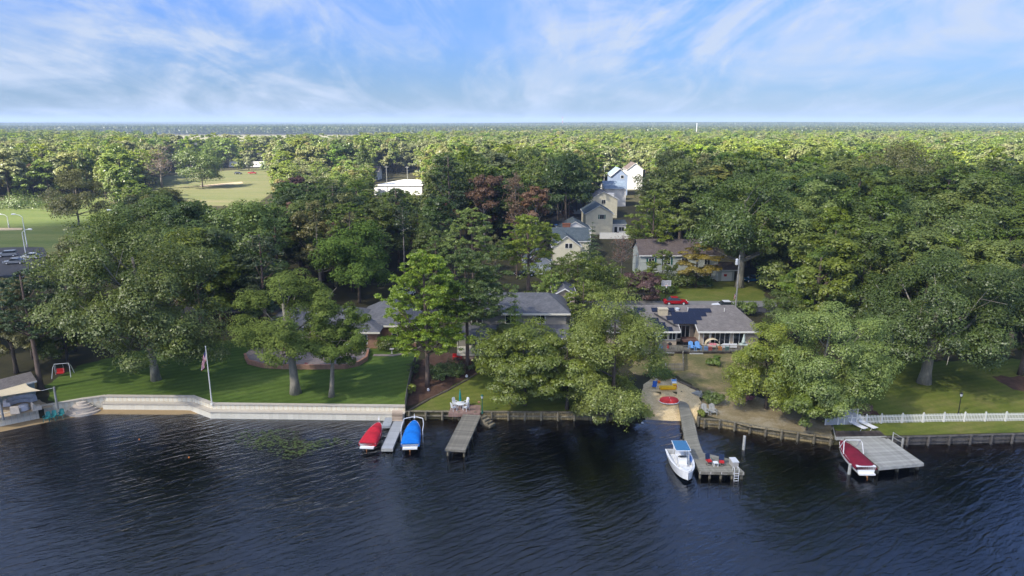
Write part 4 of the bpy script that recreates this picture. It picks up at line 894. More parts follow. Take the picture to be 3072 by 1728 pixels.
# ------------------------------------------------------------------ more materials
for nm, c, r_, v_, s_ in (('white_vinyl', (0.80,0.78,0.72), .5, .08, 1), ('cream_trim', (0.74,0.70,0.58), .6, .1, 1), ('grey_metal', (0.42,0.43,0.44), .35, .1, 4), ('galv_metal', (0.62,0.64,0.66), .3, .1, 4),
    ('black_metal', (0.02,0.02,0.022), .4, .2, 4), ('green_metal', (0.02,0.12,0.09), .5, .2, 4), ('rubber', (0.02,0.02,0.02), .8, .2, 6), ('gelcoat', (0.80,0.80,0.78), .18, .04, 2),
    ('silver_paint', (0.32,0.34,0.37), .25, .05, 1), ('navy_paint', (0.02,0.035,0.08), .2, .05, 1), ('red_paint', (0.42,0.012,0.02), .2, .05, 1), ('blue_paint', (0.02,0.09,0.20), .2, .05, 1), ('black_paint', (0.015,0.015,0.018), .2, .05, 1),
    ('car_white', (0.78,0.78,0.78), .2, .03, 1), ('plastic_white', (0.80,0.81,0.82), .45, .06, 2), ('sky_plastic', (0.16,0.36,0.68), .45, .08, 2), ('teal_plastic', (0.03,0.20,0.20), .5, .12, 2),
    ('red_plastic', (0.55,0.03,0.03), .5, .1, 2), ('yellow_plastic', (0.85,0.50,0.01), .45, .08, 2), ('blue_plastic', (0.02,0.12,0.45), .5, .1, 2), ('brown_vinyl', (0.12,0.065,0.05), .6, .15, 2),
    ('tan_brick', (0.55,0.47,0.33), .85, .12, 6), ('concrete_grey', (0.40,0.38,0.35), .9, .15, 3), ('terracotta', (0.40,0.20,0.12), .9, .25, 3), ('umbrella_cloth', (0.50,0.58,0.52), .9, .1, 2), ('teal_cloth', (0.01,0.22,0.20), .85, .15, 4),
    ('sail_cloth', (0.66,0.56,0.38), .85, .07, 2), ('dust_cover', (0.56,0.57,0.61), .9, .14, 3), ('sand_cover', (0.60,0.53,0.44), .9, .14, 3), ('orange_plastic', (0.8,0.25,0.03), .5, .1, 2), ('pink_plastic', (0.7,0.25,0.3), .5, .1, 2)):
    paint(nm, c, r_, v_, s_)
paint('red_cover', (0.50,0.018,0.035), .85, .16, 2.5, 0.03, 3); paint('blue_cover', (0.005,0.17,0.62), .85, .16, 2.5, 0.03, 3); paint('maroon_cover', (0.17,0.010,0.028), .9, .18, 2.5, 0.03, 3); paint('canvas_blue', (0.05,0.17,0.33), .8, .1, 3)
paint('weathered_wood', (0.215,0.200,0.165), .95, .22, 3, .006, 18, objvar=.22, stretch=(1,1,1), stain=(0.12,0.115,0.085))
paint('silver_wood', (0.36,0.36,0.335), .9, .2, 3, .006, 18, objvar=.18, stain=(0.22,0.22,0.20))
paint('pier_wood', (0.235,0.225,0.185), .95, .2, 3, .006, 18, objvar=.18, stain=(0.15,0.145,0.11))
paint('dark_wood', (0.055,0.045,0.042), .8, .3, 3, .006, 18, objvar=.25, stain=(0.12,0.10,0.09))
paint('composite', (0.40,0.42,0.44), .7, .1, 3, objvar=.10, stain=(0.30,0.31,0.32)); paint('tan_plank', (0.50,0.39,0.29), .8, .1, 3, objvar=.1)
paint('bulkhead_wood', (0.30,0.235,0.12), .95, .35, 3, .01, 12, objvar=.3, stain=(0.10,0.075,0.04)); paint('bulkhead_post', (0.21,0.185,0.13), .95, .3, 3, .01, 12, objvar=.2, stain=(0.09,0.08,0.05))
paint('grey_bulkhead', (0.125,0.115,0.105), .95, .3, 3, .01, 12, objvar=.25, stain=(0.06,0.055,0.05)); paint('log_wood', (0.13,0.105,0.08), .95, .3, 4, .02, 12, objvar=.3)
paint('step_stone', (0.56,0.49,0.41), .9, .12, 4, objvar=.08); paint('vinyl_panel', (0.74,0.70,0.58), .6, .08, 2, objvar=.06, stain=(0.60,0.47,0.26)); paint('vinyl_cap', (0.52,0.47,0.39), .7, .08, 2, objvar=.05)
paint('lily_leaf', (0.085,0.115,0.025), .5, .3, 3, objvar=.2); paint('rust_pipe', (0.32,0.14,0.05), .8, .3, 4)
pattern('grey_shingle', (0.120,0.122,0.130), (0.165,0.165,0.172), (0.09,0.09,0.095), 0.32, 0.16, 0.012)
pattern('brown_shingle', (0.125,0.098,0.088), (0.175,0.14,0.125), (0.08,0.065,0.06), 0.32, 0.16, 0.012)
pattern('slate_shingle', (0.080,0.105,0.115), (0.12,0.145,0.155), (0.05,0.06,0.07), 0.32, 0.16, 0.012)
pattern('warm_shingle', (0.185,0.165,0.150), (0.235,0.21,0.195), (0.13,0.12,0.11), 0.32, 0.16, 0.012)
pattern('blue_shingle', (0.20,0.26,0.33), (0.26,0.32,0.40), (0.16,0.2,0.25), 0.32, 0.16, 0.012)
for nm, c in (('grey_siding', (0.31,0.29,0.25)), ('beige_siding', (0.52,0.43,0.33)), ('cream_siding', (0.80,0.74,0.55)), ('white_siding', (0.82,0.81,0.79)), ('pale_siding', (0.50,0.53,0.48)), ('blue_siding', (0.24,0.30,0.42)), ('teal_siding', (0.40,0.48,0.46))):
    pattern(nm, c, tuple(k*.96 for k in c), tuple(k*.6 for k in c), 6.0, 0.15, 0.010, axis='XZ', bump=.012, var=.08, rough=.7)
pattern('brick_wall', (0.34,0.15,0.09), (0.44,0.22,0.13), (0.36,0.30,0.24), 0.24, 0.08, 0.010, axis='XZ')
pattern('red_brick', (0.26,0.085,0.045), (0.36,0.13,0.07), (0.25,0.18,0.14), 0.24, 0.08, 0.010, axis='XZ')
pattern('paver', (0.23,0.185,0.165), (0.30,0.24,0.21), (0.16,0.14,0.12), 0.30, 0.20, 0.012); pattern('rose_paver', (0.26,0.165,0.135), (0.33,0.22,0.18), (0.17,0.13,0.11), 0.30, 0.20, 0.012)
m, t = newmat('window_glass'); b = N(t, 'ShaderNodeBsdfPrincipled', {'Base Color': (0.02,0.025,0.03,1), 'Roughness': 0.06, 'Specular IOR Level': 0.8}); N(t, 'ShaderNodeOutputMaterial', {0: b.outputs[0]})
m, t = newmat('solar_glass'); tcn = N(t, 'ShaderNodeTexCoord')
sp = N(t, 'ShaderNodeSeparateXYZ', {0: tcn.outputs['Object']}); cv = N(t, 'ShaderNodeCombineXYZ', {0: sp.outputs[0], 1: sp.outputs[1]})
br = N(t, 'ShaderNodeTexBrick', {'Vector': cv.outputs[0], 'Color1': (0.006,0.010,0.030,1), 'Color2': (0.007,0.012,0.036,1), 'Mortar': (0.02,0.025,0.06,1), 'Scale': 1.0, 'Mortar Size': 0.004, 'Brick Width': 0.16, 'Row Height': 0.16}, offset=0.0)
b = N(t, 'ShaderNodeBsdfPrincipled', {'Base Color': br.outputs[0], 'Roughness': 0.25, 'Specular IOR Level': 0.35}); N(t, 'ShaderNodeOutputMaterial', {0: b.outputs[0]})

# ------------------------------------------------------------------ bulkheads
def wall_run(e, pts, pitch, part, mat, z0, z1, thick, gap=0.012, proud=0.0):
    """boards or panels side by side along a line, each a part"""
    me = MB().box(0, pitch-gap, 0, thick, z0, z1).mesh(part); me.materials.append(MATS[mat]); nmade = 0
    for a, b in zip(pts[:-1], pts[1:]):
        L = (b-a).length; ang = math.atan2(b.y-a.y, b.x-a.x); n = max(1, round(L/pitch))
        for i in range(n):
            p = a.lerp(b, i/n); o = link(part, me, None, e, (p.x+math.sin(ang)*proud, p.y-math.cos(ang)*proud, 0), (0, 0, ang)); o.scale = (L/n/pitch, 1, 1); nmade += 1
    return nmade
def rail_run(e, pts, part, mat, y0, y1, z0, z1):
    for k, (a, b) in enumerate(zip(pts[:-1], pts[1:])):
        L = (b-a).length; ang = math.atan2(b.y-a.y, b.x-a.x); ex = .02 if abs(y1-y0) < .3 else .24; dk_ = .004*(k % 2)
        MB().box(-ex if k else -.02, L+(ex if k < len(pts)-2 else .02), y0+dk_, y1+dk_, z0-dk_, z1-dk_).build(part, mat, e, (a.x, a.y, 0), (0, 0, ang))
def S2(px): x = PXX(px); return Vector((x, shore(x), 0))
def run_between(p0, p1, off=0.0):
    a, b = S2(p0), S2(p1); xs = [a.x]+[x for x in SX if a.x+0.05 < x < b.x-0.05]+[b.x]
    return [Vector((x, shore(x)+off, 0)) for x in xs]
e = empty('vinyl_bulkhead', (0,0,0), 0, 'long cream vinyl bulkhead stepping along the foot of the green lawn', 'seawall')
lo = run_between(-60, 1214, -0.06); up = run_between(311, 1214, -0.07); up0 = run_between(-60, 311, 0.0)
wall_run(e, run_between(311, 1214, -0.81), 0.6, 'wall_panel', 'vinyl_panel', -0.6, 0.82, 0.08)
wall_run(e, run_between(-60, 311, -0.06), 0.6, 'wall_panel', 'vinyl_panel', -0.5, 1.56, 0.08)
rail_run(e, run_between(311, 1214, -0.81), 'ledge', 'vinyl_cap', -0.08, 0.73, 0.825, 0.95)
wall_run(e, up, 0.6, 'upper_panel', 'vinyl_panel', 0.95, 1.56, 0.06)
rail_run(e, up, 'cap', 'vinyl_cap', -0.12, 0.40, 1.57, 1.69); rail_run(e, run_between(-60, 311, -0.06), 'cap', 'vinyl_cap', -0.12, 0.40, 1.57, 1.69)
def timber_bulkhead(label, p0, p1, mat, pmat, top, spacing, low=-0.7):
    e = empty('timber_bulkhead', (0,0,0), 0, label, 'seawall'); pts = run_between(p0, p1, -0.05)
    wall_run(e, pts, 0.27, 'board', mat, low, top-0.04, 0.06, 0.02)
    rail_run(e, pts, 'cap', pmat, -0.14, 0.22, top-0.03, top+0.06); rail_run(e, pts, 'waler', pmat, -0.13, -0.02, top-0.62, top-0.44)
    pm = MB().cyl(0, 0, low, top+0.14, 0.15, 0.14, 10).mesh('post'); pm.materials.append(MATS[pmat])
    D = 0.0; nxt = 0.4
    for a, b in zip(pts[:-1], pts[1:]):
        L = (b-a).length
        while nxt < D+L:
            p = a.lerp(b, (nxt-D)/L); link('post', pm, None, e, (p.x, p.y-0.30, 0)); nxt += spacing
        D += L
timber_bulkhead('mossy timber bulkhead with round posts between the grey docks and the willowy tree', 1219, 1905, 'bulkhead_wood', 'bulkhead_post', 0.98, 2.05)
timber_bulkhead('weathered timber bulkhead curving below the bare sandy bank', 2100, 2497, 'bulkhead_wood', 'bulkhead_post', 0.98, 1.75)
timber_bulkhead('dark grey timber bulkhead below the picket-fenced lawn', 2640, 3500, 'grey_bulkhead', 'grey_bulkhead', 0.98, 2.5)
p = S2(2090); MB().cyl(0,0,-0.8,1.25,0.2,0.19,12).build('piling', 'bulkhead_post', None, (p.x+0.1, p.y-0.1, 0), label='stout post at the end of the timbers beside the long pier', cat='piling')

# ------------------------------------------------------------------ docks
def straight_dock(name, label, A, B, width, z, mat, pitch=0.15, thick=0.05, edge='weathered_wood', pile='bulkhead_post', npile=4, fascia=0.22, low=-2.2, pilew=0.12):
    """A: middle of the outer end, B: middle of the shore end"""
    d = (B-A); d.z = 0; L = d.length; ang = math.atan2(d.y, d.x); e = empty(name, (A.x, A.y, 0), ang, label, 'dock')
    me = MB().box(0, pitch-0.012, -width/2, width/2, z-thick, z).mesh('plank'); me.materials.append(MATS[mat]); n = int(L/pitch)
    for i in range(n): link('plank', me, None, e, (i*pitch, 0, random.uniform(-.004,.004)), (0, 0, random.uniform(-.003,.003)))
    for s in (-1, 1): MB().box(0.02, L, s*width/2-0.06 if s > 0 else s*width/2, s*width/2 if s > 0 else s*width/2+0.06, z-thick-fascia, z-thick-0.004).build('side_beam', edge, e)
    MB().box(-0.045, 0.0, -width/2-0.01, width/2+0.01, z-thick-fascia, z-0.01).build('end_board', edge, e)
    pm = MB().cyl(0, 0, low, z-thick-0.01, pilew, pilew, 8).mesh('pile'); pm.materials.append(MATS[pile])
    for i in range(npile):
        for s in (-1, 1): link('pile', pm, None, e, (0.25+i*(L-0.6)/npile, s*(width/2-0.2), 0))
    return e
random.seed(4)
straight_dock('wooden_dock', 'straight weathered wooden dock leading out from the paver patio', G(1366, 1350.5, 0.85), G(1416, 1243, 0.98)*1, 2.25, 0.95, 'weathered_wood', 0.15)
e = straight_dock('floating_dock', 'narrow pale grey floating dock between the red and the blue covered boats', G(1161, 1345, 0.5), G(1197, 1263, 0.5), 1.30, 0.5, 'composite', 0.3, 0.07, 'silver_wood', 'black_metal', 3, 0.3)
a, b = G(1145, 1278, 0.5), G(1177, 1255, 0.5)
MB().box(a.x, G(1174,1270,.5).x, a.y, G(1150,1252,0.5).y, 0.22, 0.5).build('jet_ski_platform', 'composite', None, label='square grey floating platform joined to the left of the narrow dock', cat='platform')
gp = empty('gangway', (0,0,0), 0, 'tan boarded gangway sloping from the cream bulkhead down to the grey floating dock', 'gangway')
A, B = G(1192, 1261, 0.62), G(1192, 1233, 1.6); n = 9
for i in range(n):
    q = A.lerp(B, (i+.5)/n); MB().box(-0.64, 0.64, -0.15, 0.15, -0.06, 0.0).build('plank', 'tan_plank', gp, (q.x, q.y, A.z+(B.z-A.z)*(i+.5)/n+0.03), (math.atan2(B.z-A.z, (B-A).y)*1.0, 0, 0))
for s in (-1, 1): MB().tube([(A.x+s*.6, A.y, A.z-0.08), (B.x+s*.6, B.y, B.z-0.08)], 0.05, 6).build('side_beam', 'silver_wood', gp)
# long bent pier with a swimming platform
LF = [(2031.5,1188.7),(2038,1224.5),(2046,1274.7),(2053.7,1319),(2063,1341),(2077,1365.5),(2087,1388),(2098,1413)]
RT = [(2058.5,1188.7),(2069,1224.5),(2082.7,1261),(2094.3,1315),(2101,1337),(2109.7,1358),(2190,1377),(2232.5,1416)]
zt = 0.88; LW = [G(x, y, zt) for x, y in LF]; RW = [G(x, y, zt) for x, y in RT]
pe = empty('long_pier', (0,0,0), 0, 'long bent wooden pier running from the beach to a wide platform with two red chairs', 'dock')
for j in range(len(LW)-1):
    n = max(1, int(((LW[j+1]-LW[j]).length+(RW[j+1]-RW[j]).length)/2/0.16))
    for i in range(n):
        a0, a1, b0, b1 = (LW[j].lerp(LW[j+1], i/n), LW[j].lerp(LW[j+1], (i+.93)/n), RW[j].lerp(RW[j+1], i/n), RW[j].lerp(RW[j+1], (i+.93)/n))
        c = (a0+b1)/2; MB().prism([q-c for q in (a1, b1, b0, a0)], -0.05, random.uniform(-.004, .004)).build('plank', 'pier_wood', pe, (c.x, c.y, zt))
rail_run(pe, [LW[-1]+Vector((0,-.03,0)), RW[-1]+Vector((0,-.03,0))], 'end_board', 'weathered_wood', -0.05, 0.03, zt-0.34, zt-0.02)
rail_run(pe, LW, 'side_beam', 'weathered_wood', 0, 0.08, zt-0.30, zt-0.055); rail_run(pe, RW, 'side_beam', 'weathered_wood', -0.08, 0, zt-0.30, zt-0.055)
pm = MB().cyl(0, 0, -2.6, zt-0.06, 0.14, 0.13, 8).mesh('pile'); pm.materials.append(MATS['bulkhead_post'])
for j, fr in ((0,.9),(1,.9),(2,.5),(3,.1),(4,.5),(5,.9),(6,.98)):
    for W, s in ((LW, 1), (RW, -1)): q = W[j].lerp(W[j+1], fr); link('pile', pm, None, pe, (q.x+s*.15, q.y+0.12, 0))
for k in range(1, 4): q = LW[-1].lerp(RW[-1], k/4); link('pile', pm, None, pe, (q.x, q.y+0.15, 0))
for k in (0.02, 0.26, 0.50, 0.76, 0.98): q = LW[-1].lerp(RW[-1], k); MB().box(-.05,.05,-.08,-.052,zt-.28,zt-.02).build('bumper', 'white_vinyl', pe, (q.x, q.y, 0))
# wide dock at the right with a dark boarded landing
dz = 1.0; AL, AR = G(2533.3,1313,dz), G(2658,1310.5,dz); BL, BR = G(2636.5,1400.7,dz), G(2770.2,1388,dz)
de = empty('wide_dock', (0,0,0), 0, 'wide slanting silver-grey dock beside the maroon covered boat', 'dock'); n = int((AL-BL).length/0.19)
for i in range(n):
    a0, a1, b0, b1 = AL.lerp(BL, i/n), AL.lerp(BL, (i+.94)/n), AR.lerp(BR, i/n), AR.lerp(BR, (i+.94)/n); c = (a0+b1)/2
    MB().prism([q-c for q in (a1, b1, b0, a0)], -0.05, random.uniform(-.004, .004)).build('plank', 'silver_wood', de, (c.x, c.y, dz))
rail_run(de, [BL+Vector((0,-.05,0)), BR+Vector((0,-.05,0))], 'end_board', 'silver_wood', -0.04, 0.04, dz-0.36, dz-0.02)
rail_run(de, [AL, BL], 'side_beam', 'weathered_wood', 0, 0.1, dz-0.34, dz-0.055); rail_run(de, [AR, BR], 'side_beam', 'weathered_wood', -0.1, 0, dz-0.34, dz-0.055)
pm2 = MB().cyl(0, 0, -2.6, dz-0.06, 0.19, 0.19, 10).mesh('pile'); pm2.materials.append(MATS['bulkhead_post'])
for f in (0.05, 0.5, 0.96):
    for gq in (0.08, 0.5, 0.93): q = AL.lerp(AR, f).lerp(BL.lerp(BR, f), gq); link('pile', pm2, None, de, (q.x, q.y+0.1, 0))
le = empty('dark_landing', (0,0,0), 0, 'dark stained boarded landing behind the wide dock, with two white loungers on it', 'deck')
C0, C1, C2, C3 = G(2500,1277,1.05), G(2617.7,1273,1.05), G(2658,1308.5,1.05), G(2508,1311,1.05); n = 34
for i in range(n):
    a0, a1, b0, b1 = C0.lerp(C1, i/n), C0.lerp(C1, (i+.94)/n), C3.lerp(C2, i/n), C3.lerp(C2, (i+.94)/n); c = (a0+b1)/2
    MB().prism([q-c for q in (b0, b1, a1, a0)], -0.06, random.uniform(-.004,.004)).build('plank', 'dark_wood', le, (c.x, c.y, 1.05))
rail_run(le, [C3+Vector((0,-.06,0)), C2+Vector((0,-.06,0))], 'edge_board', 'silver_wood', -.04, .04, .70, 1.09); rail_run(le, [C3+Vector((-.05,0,0)), C0+Vector((-.05,0,0))], 'edge_board', 'silver_wood', -.02, .06, .75, 1.09)

# ------------------------------------------------------------------ boats
def loft(secs, close=True):
    n = len(secs[0]); v = [p for s in secs for p in s]; f = []
    for i in range(len(secs)-1):
        for k in range(n-1): f.append((i*n+k, (i+1)*n+k, (i+1)*n+k+1, i*n+k+1))
    return v, f
def hull_secs(L, W, free, keel=-0.26, k=13, top=True, flare=.82, bowrise=.28):
    secs = []
    for i in range(k):
        t = i/(k-1); w = W/2*max(0.02, (1-t**2.9)**0.62)*(0.93+0.07*min(1, t*4)); s = free+bowrise*t*t; kz = keel+(s-keel)*0.75*max(0, t-.62)**2*4.2
        secs.append([(t*L, -w, s), (t*L, -w*.98, s-.1), (t*L, -w*flare, keel*0.35+.05+(s*.6)*max(0,t-.55)), (t*L, 0, min(kz, s-.05)), (t*L, w*flare, keel*0.35+.05+(s*.6)*max(0,t-.55)), (t*L, w*.98, s-.1), (t*L, w, s)])
    return secs
def put_hull(e, L, W, free, mat='gelcoat'):
    secs = hull_secs(L, W, free); v, f = loft(secs); f.append(tuple(range(6, -1, -1))); MB().add(v, f).build('hull', mat, e, smooth=False)
    # rub rail
    for s in (0, 6): MB().tube([secs[i][s] for i in range(13)], 0.035, 6).build('rub_rail', 'plastic_white', e)
def boat_at(name, label, stern, bow, z, W, free, cover, humps, cat='boat'):
    S, B = G(*stern, z+free), G(*bow, z+free+.2); d = B-S; L = math.hypot(d.x, d.y); e = empty(name, (S.x, S.y, z), math.atan2(d.y, d.x), label, cat)
    put_hull(e, L, W, free)
    if cover:
        secs = []; k = 25
        for i in range(k):
            t = i/(k-1)*0.985; w = W/2*max(.04, (1-t**2.9)**.62)*1.03; s = free+.28*t*t+0.02
            hp = 0.10+sum(a*math.exp(-((t-c)/wd)**2) for c, a, wd in humps); hp *= min(1, (1-t)*7)*min(1, t*14+.25)
            row = [(t*L, -w, s-.30)]
            for q in range(11):
                u = -1+2*q/10; row.append((t*L, u*w, s+hp*(1-abs(u)**2.6)+0.018*math.sin(i*2.1+q*1.7)*(1-abs(u))))
            row.append((t*L, w, s-.30)); secs.append(row)
        v, f = loft(secs); f.append(tuple(range(12, -1, -1))); MB().add(v, f).build('boat_cover', cover, e, smooth=True)
        MB().box(-0.35, 0.0, -W*.40, W*.40, -0.05, 0.09).build('swim_platform', 'gelcoat', e)
        MB().tube([(-.1, 0, 0), (-.35, 0, -.25), (-.4, 0, -.6)], [.09, .07, .05], 6).build('outdrive', 'rust_pipe', e)
    return e, L
def boat_lift(e, L, W, mat='black_metal'):
    for x in (L*.25, L*.7):
        MB().box(x-.06, x+.06, -W*.62, W*.62, -0.55, -0.43).build('lift_beam', mat, e)
    for s in (-1, 1): MB().box(L*.05, L*.9, s*W*.3-.06, s*W*.3+.06, -0.42, -0.30).build('bunk_board', 'weathered_wood', e)
b1, L1 = boat_at('covered_boat', 'small boat under a bright red cover left of the narrow grey dock', (1101.5,1331), (1137,1268), 0.66, 1.95, 0.42, 'red_cover', [(.30,.30,.16),(.62,.34,.13)]); boat_lift(b1, L1, 2.0)
MB().add(*(lambda L: ([(L-.02,-.08,.95),(L+.1,0,.9),(L-.02,.08,.95),(L+.1,0,1.55),(L+.18,.02,1.5)], [(0,1,3),(1,2,3),(0,3,2),(0,2,1),(1,4,3)]))(L1)).build('winch_post', 'plastic_white', b1)
b2, L2 = boat_at('covered_boat', 'small boat under a bright blue cover right of the narrow grey dock', (1230,1333), (1243.5,1262), 0.66, 2.05, 0.42, 'blue_cover', [(.30,.34,.16),(.62,.36,.13)]); boat_lift(b2, L2, 2.1)
MB().add(*(lambda L: ([(L-.02,-.08,.95),(L+.1,0,.9),(L-.02,.08,.95),(L+.1,0,1.55),(L+.18,.02,1.5)], [(0,1,3),(1,2,3),(0,3,2),(0,2,1),(1,4,3)]))(L2)).build('winch_post', 'plastic_white', b2)
MB().tube([(L2*.42,-1.22,.9),(L2*.7,-1.22,.95),(L2*.96,-1.02,1.0),(L2*1.02,-.3,1.05),(L2*1.02,.3,1.05),(L2*.98,1.0,1.0),(L2*.95,1.22,.98),(L2*.70,1.30,.95),(L2*.42,1.26,.9)], .045, 6).build('guide_frame', 'plastic_white', b2)
for y in (-1.22, 1.26): MB().tube([(L2*.45,y,.9),(L2*.45,y,-1.2)], .04, 6).build('guide_post', 'galv_metal', b2)
b3, L3 = boat_at('covered_boat', 'ski boat under a maroon cover with a white tower, moored left of the wide dock', (2600,1402), (2524,1322), 0.55, 2.1, 0.70, 'maroon_cover', [(.25,.25,.18),(.58,.3,.14)])
MB().tube([(L3*.50,-1.08,.75),(L3*.56,-.98,1.9),(L3*.58,-.8,2.15),(L3*.58,.8,2.15),(L3*.56,.98,1.9),(L3*.50,1.08,.75)], .045, 6).build('tower_frame', 'plastic_white', b3)
MB().tube([(L3*.72,-.95,.85),(L3*.60,-.85,2.05)], .035, 6).tube([(L3*.72,.95,.85),(L3*.60,.85,2.05)], .035, 6).build('tower_brace', 'plastic_white', b3)
MB().box(0.0, 0.35, -.98, .98, .70, .80).build('transom_trim', 'plastic_white', b3)
# white open boat with a blue hard top
b4, L4 = boat_at('motor_boat', 'white open motor boat with a blue-topped canopy moored beside the long pier', (2030,1347), (2066,1420), 0.12, 2.65, 0.85, None, [])
sec = []
for i in range(12):
    t = 0.03+i/11*.90; w = 2.65/2*max(.03, (1-t**2.9)**.62)*.84; s = .85+.28*t*t; sec.append([(t*L4,-w*1.17,s+.012),(t*L4,-w,s+.012),(t*L4,-w*.94,.32),(t*L4,w*.94,.32),(t*L4,w,s+.012),(t*L4,w*1.17,s+.012)])
v, f = loft(sec); f.append((0,1,2,3,4,5)); f.append((5,4,3,2,1,0)); MB().add([*v], [*f]).build('cockpit_liner', 'gelcoat', b4)
MB().prism([(L4*.80,-.75),(L4*.80,.75),(L4*.93,.28),(L4*.975,0),(L4*.93,-.28)], .95, 1.12).build('bow_deck', 'gelcoat', b4)
MB().box(L4*.40, L4*.53, -.45, .45, .33, 1.25).box(L4*.53, L4*.60, -.40, .40, .33, .80).build('console', 'gelcoat', b4)
MB().add([(L4*.44,-.42,1.25),(L4*.44,.42,1.25),(L4*.52,.38,1.62),(L4*.52,-.38,1.62)], [(0,1,2,3)]).add([(L4*.45,-.42,1.24),(L4*.45,.42,1.24),(L4*.53,.38,1.61),(L4*.53,-.38,1.61)], [(3,2,1,0)]).build('windscreen', 'window_glass', b4)
MB().box(L4*.24, L4*.31, -.45, .45, .33, .95).box(L4*.22, L4*.25, -.45, .45, .95, 1.3).build('helm_seat', 'plastic_white', b4)
MB().box(L4*.62, L4*.78, -.55, .55, .33, .62).build('bow_seat', 'plastic_white', b4)
for x in (L4*.26, L4*.47):
    for y in (-.72, .72): MB().tube([(x, y, .4), (x, y*.96, 2.2)], .035, 6).build('canopy_post', 'plastic_white', b4)
MB().prism([(L4*.12,-.80),(L4*.50,-.83),(L4*.54,-.72),(L4*.54,.72),(L4*.50,.83),(L4*.12,.80)], 2.16, 2.21).build('canopy_rim', 'plastic_white', b4)
MB().prism([(L4*.135,-.74),(L4*.49,-.77),(L4*.525,-.68),(L4*.525,.68),(L4*.49,.77),(L4*.135,.74)], 2.212, 2.245).build('canopy_top', 'canvas_blue', b4)
MB().box(-.5,-.12,-.2,.2,.55,1.25).box(-.38,-.2,-.08,.08,-.5,.55).build('outboard_motor', 'plastic_white', b4)
MB().cbox((L4*.42, .95, 1.0), (.9,.05,.5)).build('folded_towel', 'blue_plastic', b4)
MB().tube([(L4*.66,-.86,1.0),(L4*.72,-.84,1.3),(L4*.92,-.42,1.4),(L4*.985,0,1.42),(L4*.92,.42,1.4),(L4*.72,.84,1.3),(L4*.66,.86,1.0)], .02, 5).build('bow_rail', 'galv_metal', b4)
for k, (x, y) in enumerate(((2071,1366),(2080,1386))):
    p = G(x, y, .6); MB().cyl(0,0,-.3,.3,.1,.1,8).build('boat_fender', 'plastic_white', None, (p.x, p.y, .55), label='white fender hanging on the pier edge, '+('nearer the canopy of the boat' if k == 0 else 'nearer the bow of the boat'), cat='fender', group='fenders between the white boat and the pier')
# pilings standing in the water
for (x, y0, y1), lb in (((2230.5,1349,1308),'lone pale piling standing in the water behind the platform of the long pier'), ((2547,1422,1392),'pale piling standing in the water left of the maroon boat')):
    p = G(x, y0, 0); hgt = ZY(x, y1, p.y).z; MB().cyl(0,0,-2.5,hgt,.17,.16,12).cyl(0,0,hgt,hgt+.03,.14,.05,12).build('piling', 'silver_wood', None, (p.x, p.y, 0), label=lb, cat='piling')

# ------------------------------------------------------------------ furniture makers
def adirondack(mat):
    e = empty('garden_chair', (0,0,0))
    T = Matrix.Rotation(R(-22), 4, 'X')
    for k in range(5):
        hgt = .95-abs(k-2)*.07; MB().box(-.065+(-.28+k*.14), .06+(-.28+k*.14), -.012, .012, 0, hgt, Matrix.Translation((0,.26,.28))@T).build('back_slat', mat, e)
    for k in range(4): MB().box(-.33,.33,-.36+k*.16,-.22+k*.16,.30-k*.02+0.06,.325-k*.02+0.06).build('seat_slat', mat, e)
    for s in (-1, 1):
        MB().box(s*.36-.07,s*.36+.07,-.42,.36,.55,.58).build('arm_rest', mat, e)
        MB().box(s*.35-.03,s*.35+.03,-.40,-.30,0,.55).build('leg', mat, e); MB().box(s*.35-.03,s*.35+.03,.28,.38,0,.55).build('leg', mat, e)
    return e
def plastic_chair(mat, tall=.5):
    e = empty('patio_chair', (0,0,0))
    MB().prism([(-.25,-.25),(.25,-.25),(.23,.25),(-.23,.25)], .41, .45).build('seat', mat, e)
    MB().add([(-.25,.22,.45),(.25,.22,.45),(.22,.36,.45+tall),(.12,.38,.52+tall),(-.12,.38,.52+tall),(-.22,.36,.45+tall),(-.25,.26,.45),(.25,.26,.45),(.22,.40,.45+tall),(.12,.42,.52+tall),(-.12,.42,.52+tall),(-.22,.40,.45+tall)],
             [(0,1,2,3,4,5),(11,10,9,8,7,6),(0,6,7,1),(1,7,8,2),(2,8,9,3),(3,9,10,4),(4,10,11,5),(5,11,6,0)]).build('backrest', mat, e)
    for s in (-1, 1):
        MB().box(s*.28-.035,s*.28+.035,-.25,.28,.64,.67).build('arm_rest', mat, e)
        for y in (-.22, .26): MB().tube([(s*.30,y-.02,0),(s*.25,y,.43),(s*.28,y,.65)], .024, 5).build('leg', mat, e)
    return e
def set_at(e, p, rz, label, cat='chair', group=None): e.location = p; e.rotation_euler = (0,0,rz); return tag(e, label, cat, group)
def lounger(mat):
    e = empty('sun_lounger', (0,0,0))
    MB().box(-.32,.32,-1.0,.35,.33,.37).build('seat', mat, e)
    MB().box(-.32,.32,0,.72,-.02,.02, Matrix.Translation((0,.37,.36))@Matrix.Rotation(R(48),4,'X')).build('backrest', mat, e)
    for s in (-1, 1):
        MB().tube([(s*.33,-1.02,.35),(s*.33,.38,.35),(s*.33,.86,.92)], .022, 5).build('side_rail', 'plastic_white', e)
        for y in (-.85, .55): MB().tube([(s*.33,y,.35),(s*.35,y+.12,0)], .022, 5).build('leg', 'plastic_white', e)
    return e
